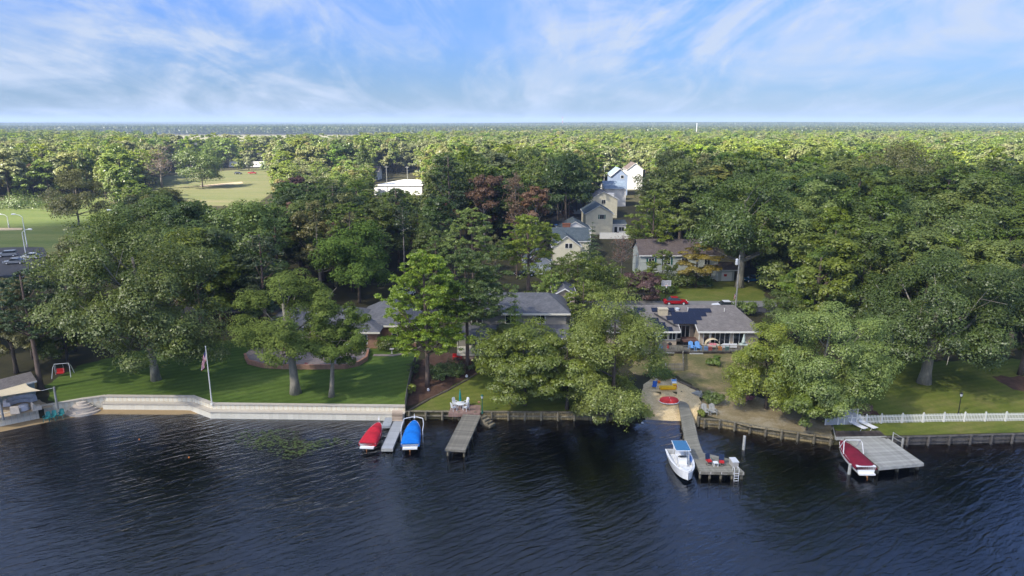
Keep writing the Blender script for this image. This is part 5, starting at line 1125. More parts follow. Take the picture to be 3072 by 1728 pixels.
# white table, four chairs and closed umbrella on the paver patio
pat = [G(1357,1209.5,.98), G(1444,1210,.98), G(1440,1241.5,.98), G(1345,1242,.98)]
MB().prism([pat[3],pat[2],pat[1],pat[0]], .6, 1.05).build('paver_patio', 'rose_paver', kind='structure')
tp_ = G(1381, 1226, 1.05); te = empty('patio_table', tp_, 0, 'round white plastic table on the paver patio', 'table')
MB().cyl(0,0,.70,.73,.60,.60,20).build('table_top', 'plastic_white', te)
for k in range(4): a = k*math.pi/2+.78; MB().tube([(math.cos(a)*.45,math.sin(a)*.45,0),(math.cos(a)*.3,math.sin(a)*.3,.7)], .028, 5).build('leg', 'plastic_white', te)
ue = empty('closed_umbrella', tp_+Vector((0,0,.735)), 0, 'closed green parasol standing in the white patio table', 'umbrella'); MB().cyl(0,0,-.7,1.9,.02,.02,6).build('pole', 'plastic_white', ue)
MB().tube([(0,0,.3),(0,0,.45),(0,0,1.2),(0,0,1.85)], [.10,.17,.12,.03], 10).build('folded_canopy', 'teal_cloth', ue)
for k, (ax, nm) in enumerate(((135,'far left'),(45,'far right'),(215,'near left'),(325,'near right'))):
    c = plastic_chair('plastic_white', .62); a = R(ax); set_at(c, tp_+Vector((math.cos(a)*.95, math.sin(a)*.95, 0)), a-math.pi/2, f'white high-backed chair at the {nm} side of the round patio table', group='white chairs round the patio table')
# two red swivel chairs, small table, box and ladder on the platform
for k, (x, y) in enumerate(((2126,1393),(2164,1396))):
    c = empty('swivel_chair', G(x, y, .89), R(12-24*k)); tag(c, 'red-seated swivel chair on the pier platform, '+('left' if k == 0 else 'right')+' of the small white table', 'chair', 'red swivel chairs on the pier platform')
    MB().tube([(.28*math.cos(q*.785),.28*math.sin(q*.785),.03) for q in range(9)], .02, 5).tube([(0,0,.03),(0,0,.38)], .03, 6).build('swivel_base', 'black_metal', c); MB().cbox((0,0,.42),(.5,.5,.10)).build('seat_cushion', 'red_plastic', c)
    MB().box(-.26,.26,-.02,.02,0,.62, Matrix.Translation((0,.27,.45))@Matrix.Rotation(R(-14),4,'X')).build('backrest', 'navy_paint', c)
    for s in (-1,1): MB().tube([(s*.29,-.22,.42),(s*.29,-.22,.66),(s*.29,.3,.68)], .02, 5).build('arm_rest', 'black_metal', c)
c = empty('side_table', G(2146,1398,.89), 0, 'small white side table between the red swivel chairs', 'table'); MB().cbox((0,0,.42),(.5,.5,.04)).build('table_top','plastic_white',c)
for sx in (-1,1):
    for sy in (-1,1): MB().cbox((sx*.21,sy*.21,.2),(.04,.04,.4)).build('leg','plastic_white',c)
c = empty('dock_box', G(2201,1396,.89), R(4), 'pale grey dock storage box at the right of the pier platform', 'box'); MB().cbox((0,0,.28),(.62,1.0,.56)).build('box_body','concrete_grey',c); MB().prism([(-.34,-.54),(.34,-.54),(.34,.54),(-.34,.54)],.565,.66).build('lid','galv_metal',c)
c = empty('swim_ladder', G(2209,1418.5,.89), 0, 'aluminium swim ladder at the end of the pier platform', 'ladder')
for s in (-1,1): MB().tube([(s*.23,.55,.0),(s*.23,.45,.45),(s*.23,.1,.55),(s*.23,-.1,.35),(s*.23,-.14,-1.6)], .025, 6).build('side_rail','plastic_white',c)
for k in range(6): MB().cbox((0,-.13,.0-.28*k),(.44,.05,.035)).build('rung','plastic_white',c)
# grey twin seat on the bank
for k, x in enumerate((2114,2138)):
    c = adirondack('silver_wood'); set_at(c, GL(x,1243,.02), R(4), f'weathered grey slatted garden chair on the bank, {"left" if k == 0 else "right"} one of the pair', group='grey garden chairs on the bank'); c.scale = (1.05,)*3
# loungers
for k, (x, y) in enumerate(((2566,1281),(2596,1280))):
    c = lounger('plastic_white'); p = G(x, y, 1.06); set_at(c, p, R(24), f'white sun lounger on the dark landing, {"left" if k == 0 else "right"} one of two', 'lounger', 'white sun loungers on the dark landing')
    c.scale = (1.1,1.35,1.15)
# teal chairs on the narrow beach
for k, (x, y, s) in enumerate(((142.5,1264,'leftmost'),(161,1260,'middle'),(184,1255,'rightmost'))):
    c = plastic_chair('teal_plastic'); set_at(c, G(x, y, .16), R(10), f'teal plastic armchair on the sand against the cream bulkhead, {s} of three', group='teal armchairs on the sand'); c.scale = (1.15,1.15,1.1)
# curved steps down to the water
se = empty('garden_steps', (0,0,0), 0, 'half-round flight of pale stone steps in front of the cream bulkhead', 'steps'); q0 = S2(250)
for k in range(5):
    r0 = 2.15-.38*k; MB().prism([(q0.x+math.cos(math.pi+j*math.pi/10+R(4))*r0*1.05, q0.y-.08+math.sin(math.pi+j*math.pi/10+R(4))*r0*.85) for j in range(11)], .0+.28*k+(0 if k else -.4), .28*(k+1)).build('step', 'concrete_grey' if 'step_stone' not in MATS else 'step_stone', se)
# ------------------------------------------------------------------ houses
def slab(mb, pts, th=0.14):
    """roof plane with thickness, corners counter-clockwise from above"""
    n = len(pts); return mb.add(list(pts)+[(p[0],p[1],p[2]-th) for p in pts], [tuple(range(n)), tuple(range(2*n-1,n-1,-1))]+[(i,n+i,n+(i+1)%n,(i+1)%n) for i in range(n)])
def window(e, x, y, z, w, hh, face='front', n=2, frame='white_vinyl', shutters=None, name='window'):
    """x,y: middle on the wall; z: sill; face: wall it sits on"""
    rz = {'front': 0, 'right': math.pi/2, 'left': -math.pi/2, 'back': math.pi}[face]
    f = MB(); t = .09
    f.box(-w/2-t, w/2+t, -.06, .02, hh, hh+t).box(-w/2-t, w/2+t, -.08, .02, -t, 0).box(-w/2-t, -w/2, -.06, .02, 0, hh).box(w/2, w/2+t, -.06, .02, 0, hh)
    for i in range(1, n): f.box(-w/2+w*i/n-.035, -w/2+w*i/n+.035, -.05, .02, 0, hh)
    wo_ = f.build(name, frame, e, (x, y, z), (0, 0, rz)); 
    MB().box(-w/2, w/2, -.03, .01, 0, hh).build('pane', 'window_glass', wo_)
    if shutters:
        for s in (-1, 1): MB().box(s*(w/2+t+.22)-.19, s*(w/2+t+.22)+.19, -.05, .02, -.03, hh+.03).build('shutter', shutters, wo_)
    return wo_
def gable_house(name, label, x0, x1, y0, y1, z0, zw, rise, axis, wallm, roofm, ov=0.35, windows=(), trim='white_vinyl', door=None, chimney=None, yaw=0.0, cat='house'):
    """axis 'y': ridge runs away from the viewer, gable faces the river; 'x': ridge parallel to the river"""
    cx, cy_ = (x0+x1)/2, (y0+y1)/2; w, d = x1-x0, y1-y0; e = empty(name, (cx, cy_, z0), yaw, label, cat); a, b = w/2, d/2; Hh = zw
    W = MB()
    if axis == 'y':
        W.add([(-a,-b,-.5),(a,-b,-.5),(a,-b,Hh),(0,-b,Hh+rise),(-a,-b,Hh)], [(0,1,2,3,4)]).add([(-a,b,-.5),(a,b,-.5),(a,b,Hh),(0,b,Hh+rise),(-a,b,Hh)], [(4,3,2,1,0)])
        W.add([(-a,-b,-.5),(-a,b,-.5),(-a,b,Hh),(-a,-b,Hh)], [(0,3,2,1)]).add([(a,-b,-.5),(a,b,-.5),(a,b,Hh),(a,-b,Hh)], [(0,1,2,3)])
        s = rise/a; RL = MB(); zr = Hh+rise+.06; zl = Hh-ov*s+.06
        slab(RL, [(-a-ov,-b-ov,zl),(0,-b-ov,zr),(0,b+ov,zr),(-a-ov,b+ov,zl)]); slab(RL, [(0,-b-ov,zr),(a+ov,-b-ov,zl),(a+ov,b+ov,zl),(0,b+ov,zr)])
        T = MB(); 
        for sg in (-1, 1): T.add([(sg*(a+ov),-b-ov-.05,zl-.18),(0,-b-ov-.05,zr-.18),(0,-b-ov-.05,zr+.03),(sg*(a+ov),-b-ov-.05,zl+.03),(sg*(a+ov),-b-ov-.01,zl-.18),(0,-b-ov-.01,zr-.18),(0,-b-ov-.01,zr+.03),(sg*(a+ov),-b-ov-.01,zl+.03)], [(0,1,2,3),(7,6,5,4),(0,4,5,1),(3,2,6,7),(0,3,7,4),(1,5,6,2)])
        for sg in (-1, 1): T.box(sg*(a+ov)-(.1 if sg < 0 else 0), sg*(a+ov)+(.1 if sg > 0 else 0), -b-ov, b+ov, zl-.2, zl-.01)
    else:
        W.add([(-a,-b,-.5),(a,-b,-.5),(a,-b,Hh),(-a,-b,Hh)], [(0,1,2,3)]).add([(-a,b,-.5),(a,b,-.5),(a,b,Hh),(-a,b,Hh)], [(3,2,1,0)])
        for sg in (-1, 1): W.add([(sg*a,-b,-.5),(sg*a,b,-.5),(sg*a,b,Hh),(sg*a,0,Hh+rise),(sg*a,-b,Hh)], [(0,1,2,3,4) if sg > 0 else (4,3,2,1,0)])
        s = rise/b; RL = MB(); zr = Hh+rise+.06; zl = Hh-ov*s+.06
        slab(RL, [(-a-ov,-b-ov,zl),(a+ov,-b-ov,zl),(a+ov,0,zr),(-a-ov,0,zr)]); slab(RL, [(-a-ov,0,zr),(a+ov,0,zr),(a+ov,b+ov,zl),(-a-ov,b+ov,zl)])
        T = MB().box(-a-ov, a+ov, -b-ov-.08, -b-ov, zl-.22, zl-.01)
    W.build('wall', wallm, e); RL.build('roof', roofm, e); T.build('trim_board', trim, e)
    for q in windows: window(e, *q[:5], **(q[5] if len(q) > 5 else {}))
    if door: f = MB().box(-door[3]/2,door[3]/2,-.05,.02,0,door[4]).build('garage_door' if door[3] > 2 else 'door', door[5], e, (door[0],door[1],door[2]))
    if chimney: MB().cbox((0,0,chimney[5]/2),(chimney[3],chimney[4],chimney[5])).cbox((0,0,chimney[5]+.06),(chimney[3]+.16,chimney[4]+.16,.12)).build('chimney', chimney[6], e, chimney[:3])
    return e
def hip(mb, x0, x1, y0, y1, ze, rise, inset=None):
    d = (y1-y0)/2 if inset is None else inset; ym = (y0+y1)/2; xa, xb = min(x0+d, (x0+x1)/2), max(x1-d, (x0+x1)/2); zr = ze+rise
    slab(mb, [(x0,y0,ze),(x1,y0,ze),(xb,ym,zr),(xa,ym,zr)]); slab(mb, [(x1,y1,ze),(x0,y1,ze),(xa,ym,zr),(xb,ym,zr)])
    slab(mb, [(x0,y1,ze),(x0,y0,ze),(xa,ym,zr)]); slab(mb, [(x1,y0,ze),(x1,y1,ze),(xb,ym,zr)]); return mb
# --- solar-roofed bungalow with the long deck
X0, X1, YE, YB, ZE, ZR, YR = 17.4, 37.6, 100.4, 114.0, 4.75, 7.15, 107.2
hs = empty('bungalow', (0,0,0), 0, 'low bungalow with solar panels on its grey-brown shingled roof behind the long deck', 'house')
nx0, nx1, nyb = 25.9, 28.6, 102.6; sl = (ZR-ZE)/(YR-YE); zn = ZE+(nyb-YE)*sl
rf = MB(); xr0, xr1 = X0-3, 36.0
slab(rf, [(X0-3,YE,ZE),(nx0,YE,ZE),(nx0,nyb,zn),(xr0,YR,ZR)]); slab(rf, [(nx0,nyb,zn),(nx1,nyb,zn),(xr1,YR,ZR),(xr0,YR,ZR)]); slab(rf, [(nx1,nyb,zn),(nx1,YE,ZE),(X1+1.2,YE,ZE),(xr1,YR,ZR)])
slab(rf, [(X1+1.2,YE,ZE),(X1+1.2,YB,ZE),(xr1,YR,ZR)]); slab(rf, [(X1+1.2,YB,ZE),(X0-3,YB,ZE),(xr0,YR,ZR),(xr1,YR,ZR)])
rf.build('roof', 'warm_shingle', hs)
for a, b, yy_, z_ in ((X0-3, nx0, YE, ZE), (nx0, nx1, nyb, zn), (nx1, X1+1.2, YE, ZE)): MB().box(a+.01, b-.01, yy_-.10, yy_-.005, z_-.24, z_+.01).build('gutter', 'white_vinyl', hs)
for x_ in (nx0, nx1):
    sg = 1 if x_ == nx0 else -1
    MB().add([(x_,YE,ZE-.24),(x_,nyb,zn-.24),(x_,nyb,zn+.02),(x_,YE,ZE+.02),(x_+sg*.06,YE,ZE-.24),(x_+sg*.06,nyb,zn-.24),(x_+sg*.06,nyb,zn+.02),(x_+sg*.06,YE,ZE+.02)], [(0,1,2,3),(7,6,5,4),(0,4,5,1),(3,2,6,7),(0,3,7,4),(1,5,6,2)]).build('gutter', 'white_vinyl', hs)
ZF = 2.25; YW = 101.4
MB().box(X0-2.5, nx0-.3, YW, YB-.4, .5, ZE-.15).build('wall', 'beige_siding', hs); MB().box(nx0-.3, nx1+.3, 104.2, YB-.4, .5, ZE+.55).build('wall', 'beige_siding', hs); MB().box(nx1+.3, X1+.7, YW, YB-.4, .5, ZE-.15).build('wall', 'beige_siding', hs)
for x_, w_, n_ in ((23.6,1.0,2),(24.9,1.0,2),(21.6,1.5,2)): window(hs, x_, YW-.01, ZF+.9, w_, 1.2, n=n_)
window(hs, 27.3, 104.19, ZF+.2, 1.9, 2.1, n=3); window(hs, 30.2, YW-.01, ZF+.1, .8, 2.0, n=1); window(hs, 32.3, YW-.01, ZF+.05, 3.0, 2.1, n=4, name='patio_door'); window(hs, 35.3, YW-.01, ZF+.05, 1.7, 2.1, n=2, name='patio_door')
MB().box(30.75,30.95,YW-.08,YW-.01,ZF,ZE-.2).box(29.0,29.15,YW-.08,YW-.01,ZF,ZE-.2).build('corner_trim', 'white_vinyl', hs)
def on_slope(px, py):
    d = ray(px, py); t = (ZE-sl*YE-CH)/(d.z-sl*d.y); return Vector((d.x*t, d.y*t, CH+d.z*t))
pmsh = MB().box(0, 1.66, 0, 1.0, 0.02, .07).mesh('solar_panel'); pmsh.materials.append(MATS['solar_glass']); sa = math.atan(sl)
def Z4(x, y): return 1880+x/6.3, 900+y/6.3
for xa, xb, yb in ((1165,1610,240),(850,1520,312),(765,1430,385),(890,1340,460),(775,920,228),(482,618,228),(135,355,225),(30,250,298),(410,620,420),(500,750,508),(600,885,598)):
    A, B = on_slope(*Z4(xa, yb)), on_slope(*Z4(xb, yb)); n = max(1, round((B.x-A.x)/1.70)); st = (B.x-A.x)/n
    for i in range(n): o = link('solar_panel', pmsh, None, hs, (A.x+i*st, A.y, A.z+.02), (sa, 0, 0)); o.scale = ((st-.03)/1.66, 1.12, 1)
c = on_slope(*Z4(690, 290)); MB().box(-.72,.72,-.1,1.0,-1.0,.95).box(-.8,.8,-.18,1.08,.96,1.06).build('chimney', 'tan_brick', hs, (c.x, c.y, c.z))
c = on_slope(*Z4(955, 180)); MB().cyl(0,0,-.1,.22,.34,.34,14).cyl(0,0,.23,.32,.4,.1,14).build('roof_vent', 'galv_metal', hs, c)
for q in ((1155,205),(1845,215),(120,200)): c = on_slope(*Z4(*q)); MB().cyl(0,0,-.1,.55,.06,.06,8).build('vent_pipe', 'white_vinyl', hs, c)
A, B = on_slope(*Z4(520, 280)), on_slope(*Z4(930, 520)); MB().tube([A+Vector((0,0,.22)), B+Vector((0,0,.22))], .11, 4).tube([A+Vector((.35,0,.12)), B+Vector((.35,0,.12))], .05, 4).build('ridge_conduit', 'black_metal', hs)
# deck
dk = empty('house_deck', (0,0,0), 0, 'long grey deck with a thin-balustered railing across the front of the solar-roofed bungalow', 'deck')
DX0, DX1, DY0 = 17.6, 37.2, 98.3
pl_ = MB().box(0, DX1-DX0, 0, .27, -.04, 0).mesh('plank'); pl_.materials.append(MATS['weathered_wood'])
for i in range(11): link('plank', pl_, None, dk, (DX0, DY0+.02+i*.285, ZF))
MB().box(DX0+.05, DX1-.05, DY0+.1, YW-.02, 1.2, ZF-.06).build('joist_box', 'dark_wood', dk)
def railing(e, A, B, z, hgt, mat, sp=.16, bw=.035, post=1.9, pw=.09, top=.05, bname='baluster'):
    L = (B-A).length; ang = math.atan2(B.y-A.y, B.x-A.x)
    MB().box(0, L, -top, top, hgt-.05, hgt).build('top_rail', mat, e, (A.x, A.y, z), (0,0,ang)); MB().box(0, L, -.02, .02, .10, .15).build('bottom_rail', mat, e, (A.x, A.y, z), (0,0,ang))
    bm = MB().box(-bw/2, bw/2, -bw/2, bw/2, .151, hgt-.051).mesh(bname); bm.materials.append(MATS[mat]); pm_ = MB().box(-pw/2, pw/2, -pw/2-.001, pw/2+.001, -.1, hgt+.08).mesh('post'); pm_.materials.append(MATS[mat])
    for i in range(int(L/sp)+1): p = A.lerp(B, min(1, i*sp/L)); link(bname, bm, None, e, (p.x, p.y, z), (0,0,ang))
    n = max(1, round(L/post))
    for i in range(n+1): p = A.lerp(B, i/n); link('post', pm_, None, e, (p.x, p.y, z), (0,0,ang))
V = Vector
for a, b in ((DX0, 26.9), (28.9, 36.9)): railing(dk, V((a, DY0, 0)), V((b, DY0, 0)), ZF, .95, 'weathered_wood')
for k in range(3): MB().box(DX0, 24.6, DY0-.06, DY0-.02, 1.35+.28*k, 1.60+.28*k).build('skirt_board', 'silver_wood', dk)
st_ = empty('deck_steps', (27.9, DY0, 0), 0, 'short flight of wooden steps down from the deck to the dry lawn', 'steps')
for k in range(3): MB().box(-1, 1, -.32-.34*(2-k)-.02, -.34*(2-k)-.02, 1.25, 1.62+.2*k).build('step', 'silver_wood', st_)
# things on the deck
t_ = empty('hot_tub', (27.55, 101.2, ZF), 0, 'square hot tub under a brown padded cover on the deck', 'hot tub'); 
MB().box(-1.15,1.15,-1.0,1.0,0,.85).build('tub_cabinet', 'black_metal', t_); MB().prism([(-1.0,-1.15),(1.0,-1.15),(1.2,-.95),(1.2,.95),(1.0,1.15),(-1.0,1.15),(-1.2,.95),(-1.2,-.95)], .86, 1.0).build('tub_cover', 'brown_vinyl', t_); MB().box(-1.18,1.18,-.02,.02,1.0,1.012).build('cover_seam', 'tan_plank', t_)
for k, x_ in enumerate((27.35, 28.35)): c = adirondack('sky_plastic'); set_at(c, V((x_, 99.1, ZF)), R(180)+R(4), f'light blue slatted garden chair in the deck railing gap, {"left" if k == 0 else "right"} one of two', group='light blue chairs on the deck'); c.scale = (1.05,)*3; c.rotation_euler.z = R(3)
t_ = empty('daybed', (30.9, 100.2, ZF), 0, 'round garden daybed with a pale arched canopy and pink cushions on the deck', 'daybed'); MB().cyl(0,0,0,.35,1.05,1.05,20).build('base', 'black_metal', t_); MB().cyl(0,-.1,.36,.5,.98,.98,20).build('mattress', 'sand_cover', t_)
arc = [[(1.08*math.cos(u)*1.0, .55*math.sin(w)*1.0+.25, .4+1.0*math.sin(u)*math.cos(w*.5)) for u in np.linspace(0, math.pi, 13)] for w in np.linspace(-.9, .9, 5)]
v, f = loft(arc); MB().add(v, f).build('canopy', 'sail_cloth', t_); MB().cbox((.2,-.3,.62),(.45,.3,.26)).cbox((-.35,-.25,.62),(.4,.3,.26)).build('cushion', 'pink_plastic', t_)
def parasol(label, p, r, hgt, mat, drop=.35):
    e = empty('garden_umbrella', p, 0, label, 'umbrella'); MB().cyl(0,0,0,hgt,.03,.03,8).build('pole', 'white_vinyl', e)
    n = 8; v = [(0,0,hgt)]+[(r*math.cos(2*math.pi*k/n), r*math.sin(2*math.pi*k/n), hgt-drop) for k in range(n)]+[(0,0,hgt-.03)]+[(r*math.cos(2*math.pi*k/n), r*math.sin(2*math.pi*k/n), hgt-drop-.03) for k in range(n)]
    MB().add(v, [(0,1+k,1+(k+1)%n) for k in range(n)]+[(n+1,n+2+(k+1)%n,n+2+k) for k in range(n)]+[(1+k,n+2+k,n+2+(k+1)%n,1+(k+1)%n) for k in range(n)]).build('canopy', mat, e); return e
parasol('open pale green parasol at the left part of the deck', V((21.6, 99.8, ZF)), 1.35, 2.4, 'umbrella_cloth')
u_ = empty('closed_umbrella', (35.4, 99.6, ZF), 0, 'closed teal parasol over the glass table at the right part of the deck', 'umbrella'); MB().cyl(0,0,0,2.4,.02,.02,6).build('pole','white_vinyl',u_); MB().tube([(0,0,.9),(0,0,1.1),(0,0,2.3)],[.22,.3,.05],8).build('folded_canopy','umbrella_cloth',u_)
t_ = empty('glass_table', (35.4, 99.6, ZF), 0, 'round pale glass table at the right part of the deck', 'table'); MB().cyl(0,0,.68,.72,.7,.7,18).build('table_top','umbrella_cloth',t_); [MB().tube([(math.cos(a)*.5,math.sin(a)*.5,0),(math.cos(a)*.4,math.sin(a)*.4,.68)],.02,5).build('leg','white_vinyl',t_) for a in (.8,2.4,3.9,5.5)]
t_ = empty('outdoor_sofa', (33.3, 99.9, ZF), 0, 'long white outdoor sofa before the glass doors', 'sofa'); MB().box(-1.1,1.1,-.4,.4,.2,.45).build('seat','plastic_white',t_); MB().box(-1.1,1.1,-.46,-.36,.2,.85).build('backrest','plastic_white',t_); [MB().cbox((s*1.02,0,.1),(.08,.7,.2)).build('leg','grey_metal',t_) for s in (-1,1)]
t_ = empty('kettle_grill', (24.1, 99.3, ZF), 0, 'black kettle grill with a red lid stand near the bungalow door', 'grill'); MB().tube([(0,0,.7),(0,0,.75),(0,0,.95),(0,0,1.1)],[.12,.3,.3,.1],12).build('bowl','black_metal',t_); [MB().tube([(math.cos(a)*.1,math.sin(a)*.1,.75),(math.cos(a)*.3,math.sin(a)*.3,0)],.02,5).build('leg','black_metal',t_) for a in (0,2.1,4.2)]; MB().cbox((-.3,-.1,.45),(.25,.25,.5)).build('side_shelf','red_plastic',t_)
c = plastic_chair('sky_plastic'); set_at(c, V((22.6,98.9,ZF)), R(160), 'blue folding chair behind the left deck railing')
for k, (x_, m_, lb) in enumerate(((29.5,'sky_plastic','pale blue storage tub behind the right deck railing'),(30.1,'red_plastic','small red toy box next to the pale blue tub'),(31.6,'orange_plastic','orange-red storage bin in the middle of the right deck railing'),(32.7,'teal_plastic','dark teal bench box near the right end of the deck'))):
    b_ = empty('storage_bin', (x_, 98.75, ZF), 0, lb, 'bin'); MB().prism([(-.26,-.2),(.26,-.2),(.26,.2),(-.26,.2)],0,.5).build('bin_body', m_, b_); MB().cbox((0,0,.53),(.6,.46,.05)).build('lid', m_, b_)
# picket fences of the dry lawn
def picket_fence(name, label, A, B, mat, hgt, w, gap, post=2.4, pw=.11, pointed=True, thick=.025, ball=False, rails=(.25,.78), group=None):
    L = (B-A).length; ang = math.atan2(B.y-A.y, B.x-A.x); e = empty(name, (A.x, A.y, 0), ang, label, 'fence', group)
    pts = [(-w/2,0),(w/2,0),(w/2,hgt-.06),(w*.25,hgt-.01),(0,hgt),(-w*.25,hgt-.01),(-w/2,hgt-.06)] if pointed else [(-w/2,0),(w/2,0),(w/2,hgt),(-w/2,hgt)]
    n = len(pts); mp_ = MB().add([(p[0],-thick/2,p[1]+.06) for p in pts]+[(p[0],thick/2,p[1]+.06) for p in pts], [tuple(range(n)), tuple(range(2*n-1,n-1,-1))]+[(i,n+i,n+(i+1)%n,(i+1)%n) for i in range(n)]).mesh('picket'); mp_.materials.append(MATS[mat])
    k = int(L/(w+gap)); 
    for i in range(k+1):
        x = i*(w+gap); p = A.lerp(B, min(1, x/L)); link('picket', mp_, None, e, (x, 0, h(p.x, p.y)))
    for r_ in rails:
        a, b = h(A.x, A.y), h(B.x, B.y); MB().add([(0,.014,a+hgt*r_),(L,.014,b+hgt*r_),(L,.055,b+hgt*r_),(0,.055,a+hgt*r_),(0,.014,a+hgt*r_+.09),(L,.014,b+hgt*r_+.09),(L,.055,b+hgt*r_+.09),(0,.055,a+hgt*r_+.09)], [(3,2,1,0),(4,5,6,7),(0,1,5,4),(1,2,6,5),(2,3,7,6),(3,0,4,7)]).build('rail', mat, e)
    pmb = MB().box(-pw/2, pw/2, -pw/2, pw/2, -.2, hgt+.1)
    if ball: pmb.box(-pw*.65, pw*.65, -pw*.65, pw*.65, hgt+.1, hgt+.13).tube([(0,0,hgt+.13),(0,0,hgt+.17),(0,0,hgt+.23),(0,0,hgt+.27)], [.04,.08,.08,.02], 8)
    pm_ = pmb.mesh('post'); pm_.materials.append(MATS[mat]); nn = max(1, round(L/post))
    for i in range(nn+1): p = A.lerp(B, i/nn); link('post', pm_, None, e, (L*i/nn, -.02, h(p.x, p.y)))
    return e
picket_fence('picket_fence', 'grey weathered picket fence facing the beach below the bungalow', GL(1945,1113), GL(2049,1113), 'weathered_wood', 1.15, .09, .07)
picket_fence('picket_fence', 'grey weathered picket fence running back up to the deck', GL(2049,1113), V((25.8, 98.1, 0)), 'weathered_wood', 1.1, .09, .07)
wf = [GL(2552,1274), GL(2642,1270.5), GL(2830,1266), GL(3200,1262)]
for k, (a, b) in enumerate(zip(wf[:-1], wf[1:])): picket_fence('white_picket_fence', ('short first run of white picket fence behind the two loungers','middle run of white picket fence left of the black lamp post','long right-hand run of white picket fence past the black lamp post')[k], a, b, 'white_vinyl', 1.05, .09, .095, post=2.4, pw=.14, ball=True, group='white picket fence runs')
# white lattice screen at the left of the landing
sc_ = empty('lattice_screen', G(2475,1277,1.05), R(2), 'white framed screen with grey lattice at the corner of the dark landing', 'screen'); Ls = 2.95
for x_ in (0, 1.5, 2.25, 3.75): MB().box(x_-.06, x_+.06, -.06, .06, 0, 2.0).build('post', 'white_vinyl', sc_)
MB().box(-.1, 3.85, -.07, .07, 2.0, 2.1).build('top_beam', 'white_vinyl', sc_); MB().box(0.06, 3.69, -.04, .04, .95, 1.03).build('mid_rail', 'white_vinyl', sc_)
for a, b in ((.07,1.43),(1.57,2.18)): MB().box(a, b, -.02, .02, .05, .94).build('lower_panel', 'grey_metal', sc_)
MB().box(2.32, 3.68, -.02, .02, .05, 1.95).build('grey_panel', 'grey_metal', sc_)
lt = MB()
for k in range(9): lt.box(.12+k*.24, .135+k*.24, -.015, .015, 1.04, 1.99)
for k in range(4): lt.box(.07, 2.2, -.012, .012, 1.14+k*.22, 1.155+k*.22)
tag(lt.build('lattice', 'grey_metal', sc_), kind='stuff')
hr = empty('dock_handrail', (0,0,0), 0, 'grey wooden handrail at the shore end of the wide dock', 'handrail'); q0, q1, q2 = G(2677,1324,1.0), G(2704,1343,.3), G(2707,1313,1.0)
for q, zt_ in ((q0, 2.1), (q1, 1.5), (G(2708,1336,.9), 1.75)): MB().cyl(0,0,.2,zt_,.07,.07,8).build('post', 'silver_wood', hr, (q.x, q.y, 0))
MB().tube([(q0.x,q0.y,2.05),(q1.x,q1.y,1.45)], .05, 6).build('top_rail','silver_wood',hr); MB().tube([(q0.x,q0.y,1.5),(q1.x,q1.y,.9)], .05, 6).build('mid_rail','silver_wood',hr)
# --- lamp posts
def lamp_post(label, p, hgt, mat='black_metal'):
    e = empty('lamp_post', p, 0, label, 'lamp post'); MB().cyl(0,0,0,.35,.13,.10,10).cyl(0,0,.351,hgt-.5,.06,.045,10).cyl(0,0,hgt-.5,hgt-.44,.10,.12,10).build('pole', mat, e)
    MB().tube([(0,0,hgt-.43),(0,0,hgt-.1)], [.10,.17], 8).build('lantern', 'galv_metal', e); MB().tube([(0,0,hgt-.09),(0,0,hgt+.04),(0,0,hgt+.12)], [.2,.1,.02], 8).build('lantern_cap', mat, e); return e
lamp_post('black lantern post on the lawn just behind the white picket fence', GL(2874,1246), 2.9)
e = lamp_post('dark green lamp post with a hanging basket at the corner of the paver patio', GL(1447,1240), 2.4, 'green_metal'); MB().tube([(0,0,1.9),(-.2,0,2.0),(-.4,0,1.9)], .015, 5).build('bracket','green_metal',e)
MB().tube([(-.4,0,1.35),(-.4,0,1.55)], [.08,.18], 8).tube([(-.4,0,1.9),(-.4,0,1.5)], .01, 4).build('hanging_basket','terracotta',e)
# --- flagpole
fp = GL(636, 1213); fe = empty('flagpole', fp, 0, 'tall white flagpole at the edge of the green lawn', 'flagpole'); MB().cyl(0,0,-.2,7.5,.085,.045,12).build('pole', 'white_vinyl', fe); MB().cyl(0,0,0,.12,.2,.17,12).build('base', 'white_vinyl', fe); MB().tube([(0,0,7.5),(0,0,7.56),(0,0,7.64),(0,0,7.7)], [.03,.08,.08,.02], 8).build('finial', 'galv_metal', fe)
def drape_flag(name, label, loc, W, D, rz):
    """limp flag: thirteen stripes, blue canton with star rows"""
    nx, nz = 18, 26; mb = MB(); v = []
    for j in range(nz+1):
        for i in range(nx+1):
            s, t_ = i/nx, j/nz       # s along the fly, t down the hoist
            r_ = s*W*.30; v.append((-.07-r_+.10*math.sin(s*9+t_*2)*s, .13*math.sin(s*15+t_*3)*(s**.5), -t_*D-s*W*.80+.06*math.sin(s*8)*s))
    fm = [[], [], []]
    for j in range(nz):
        for i in range(nx): mat = 2 if (i < 7 and j < 14) else (0 if (j//2) % 2 == 0 else 1); mb.mi = mat; mb.add([v[j*(nx+1)+i], v[(j+1)*(nx+1)+i], v[(j+1)*(nx+1)+i+1], v[j*(nx+1)+i+1]], [(0,1,2,3)])
    mb.mi = 1
    for j in range(1, 14, 3):
        for i in range(1, 7, 2):
            c = V(v[j*(nx+1)+i]); a = V(v[j*(nx+1)+i+1])-c; b = V(v[(j+1)*(nx+1)+i])-c; nrm = a.cross(b).normalized()*.012; 
            for sg in (1, -1):
                o = c+nrm*sg; pts = [o+(a*math.cos(q*math.pi/5+1.57)+b*math.sin(q*math.pi/5+1.57))*(.42 if q % 2 == 0 else .18) for q in range(10)]; mb.add(pts, [tuple(range(10))])
    e = mb.build(name, ['flag_red', 'plastic_white', 'flag_blue'], None, loc, (0,0,rz)); return tag(e, label, 'flag')
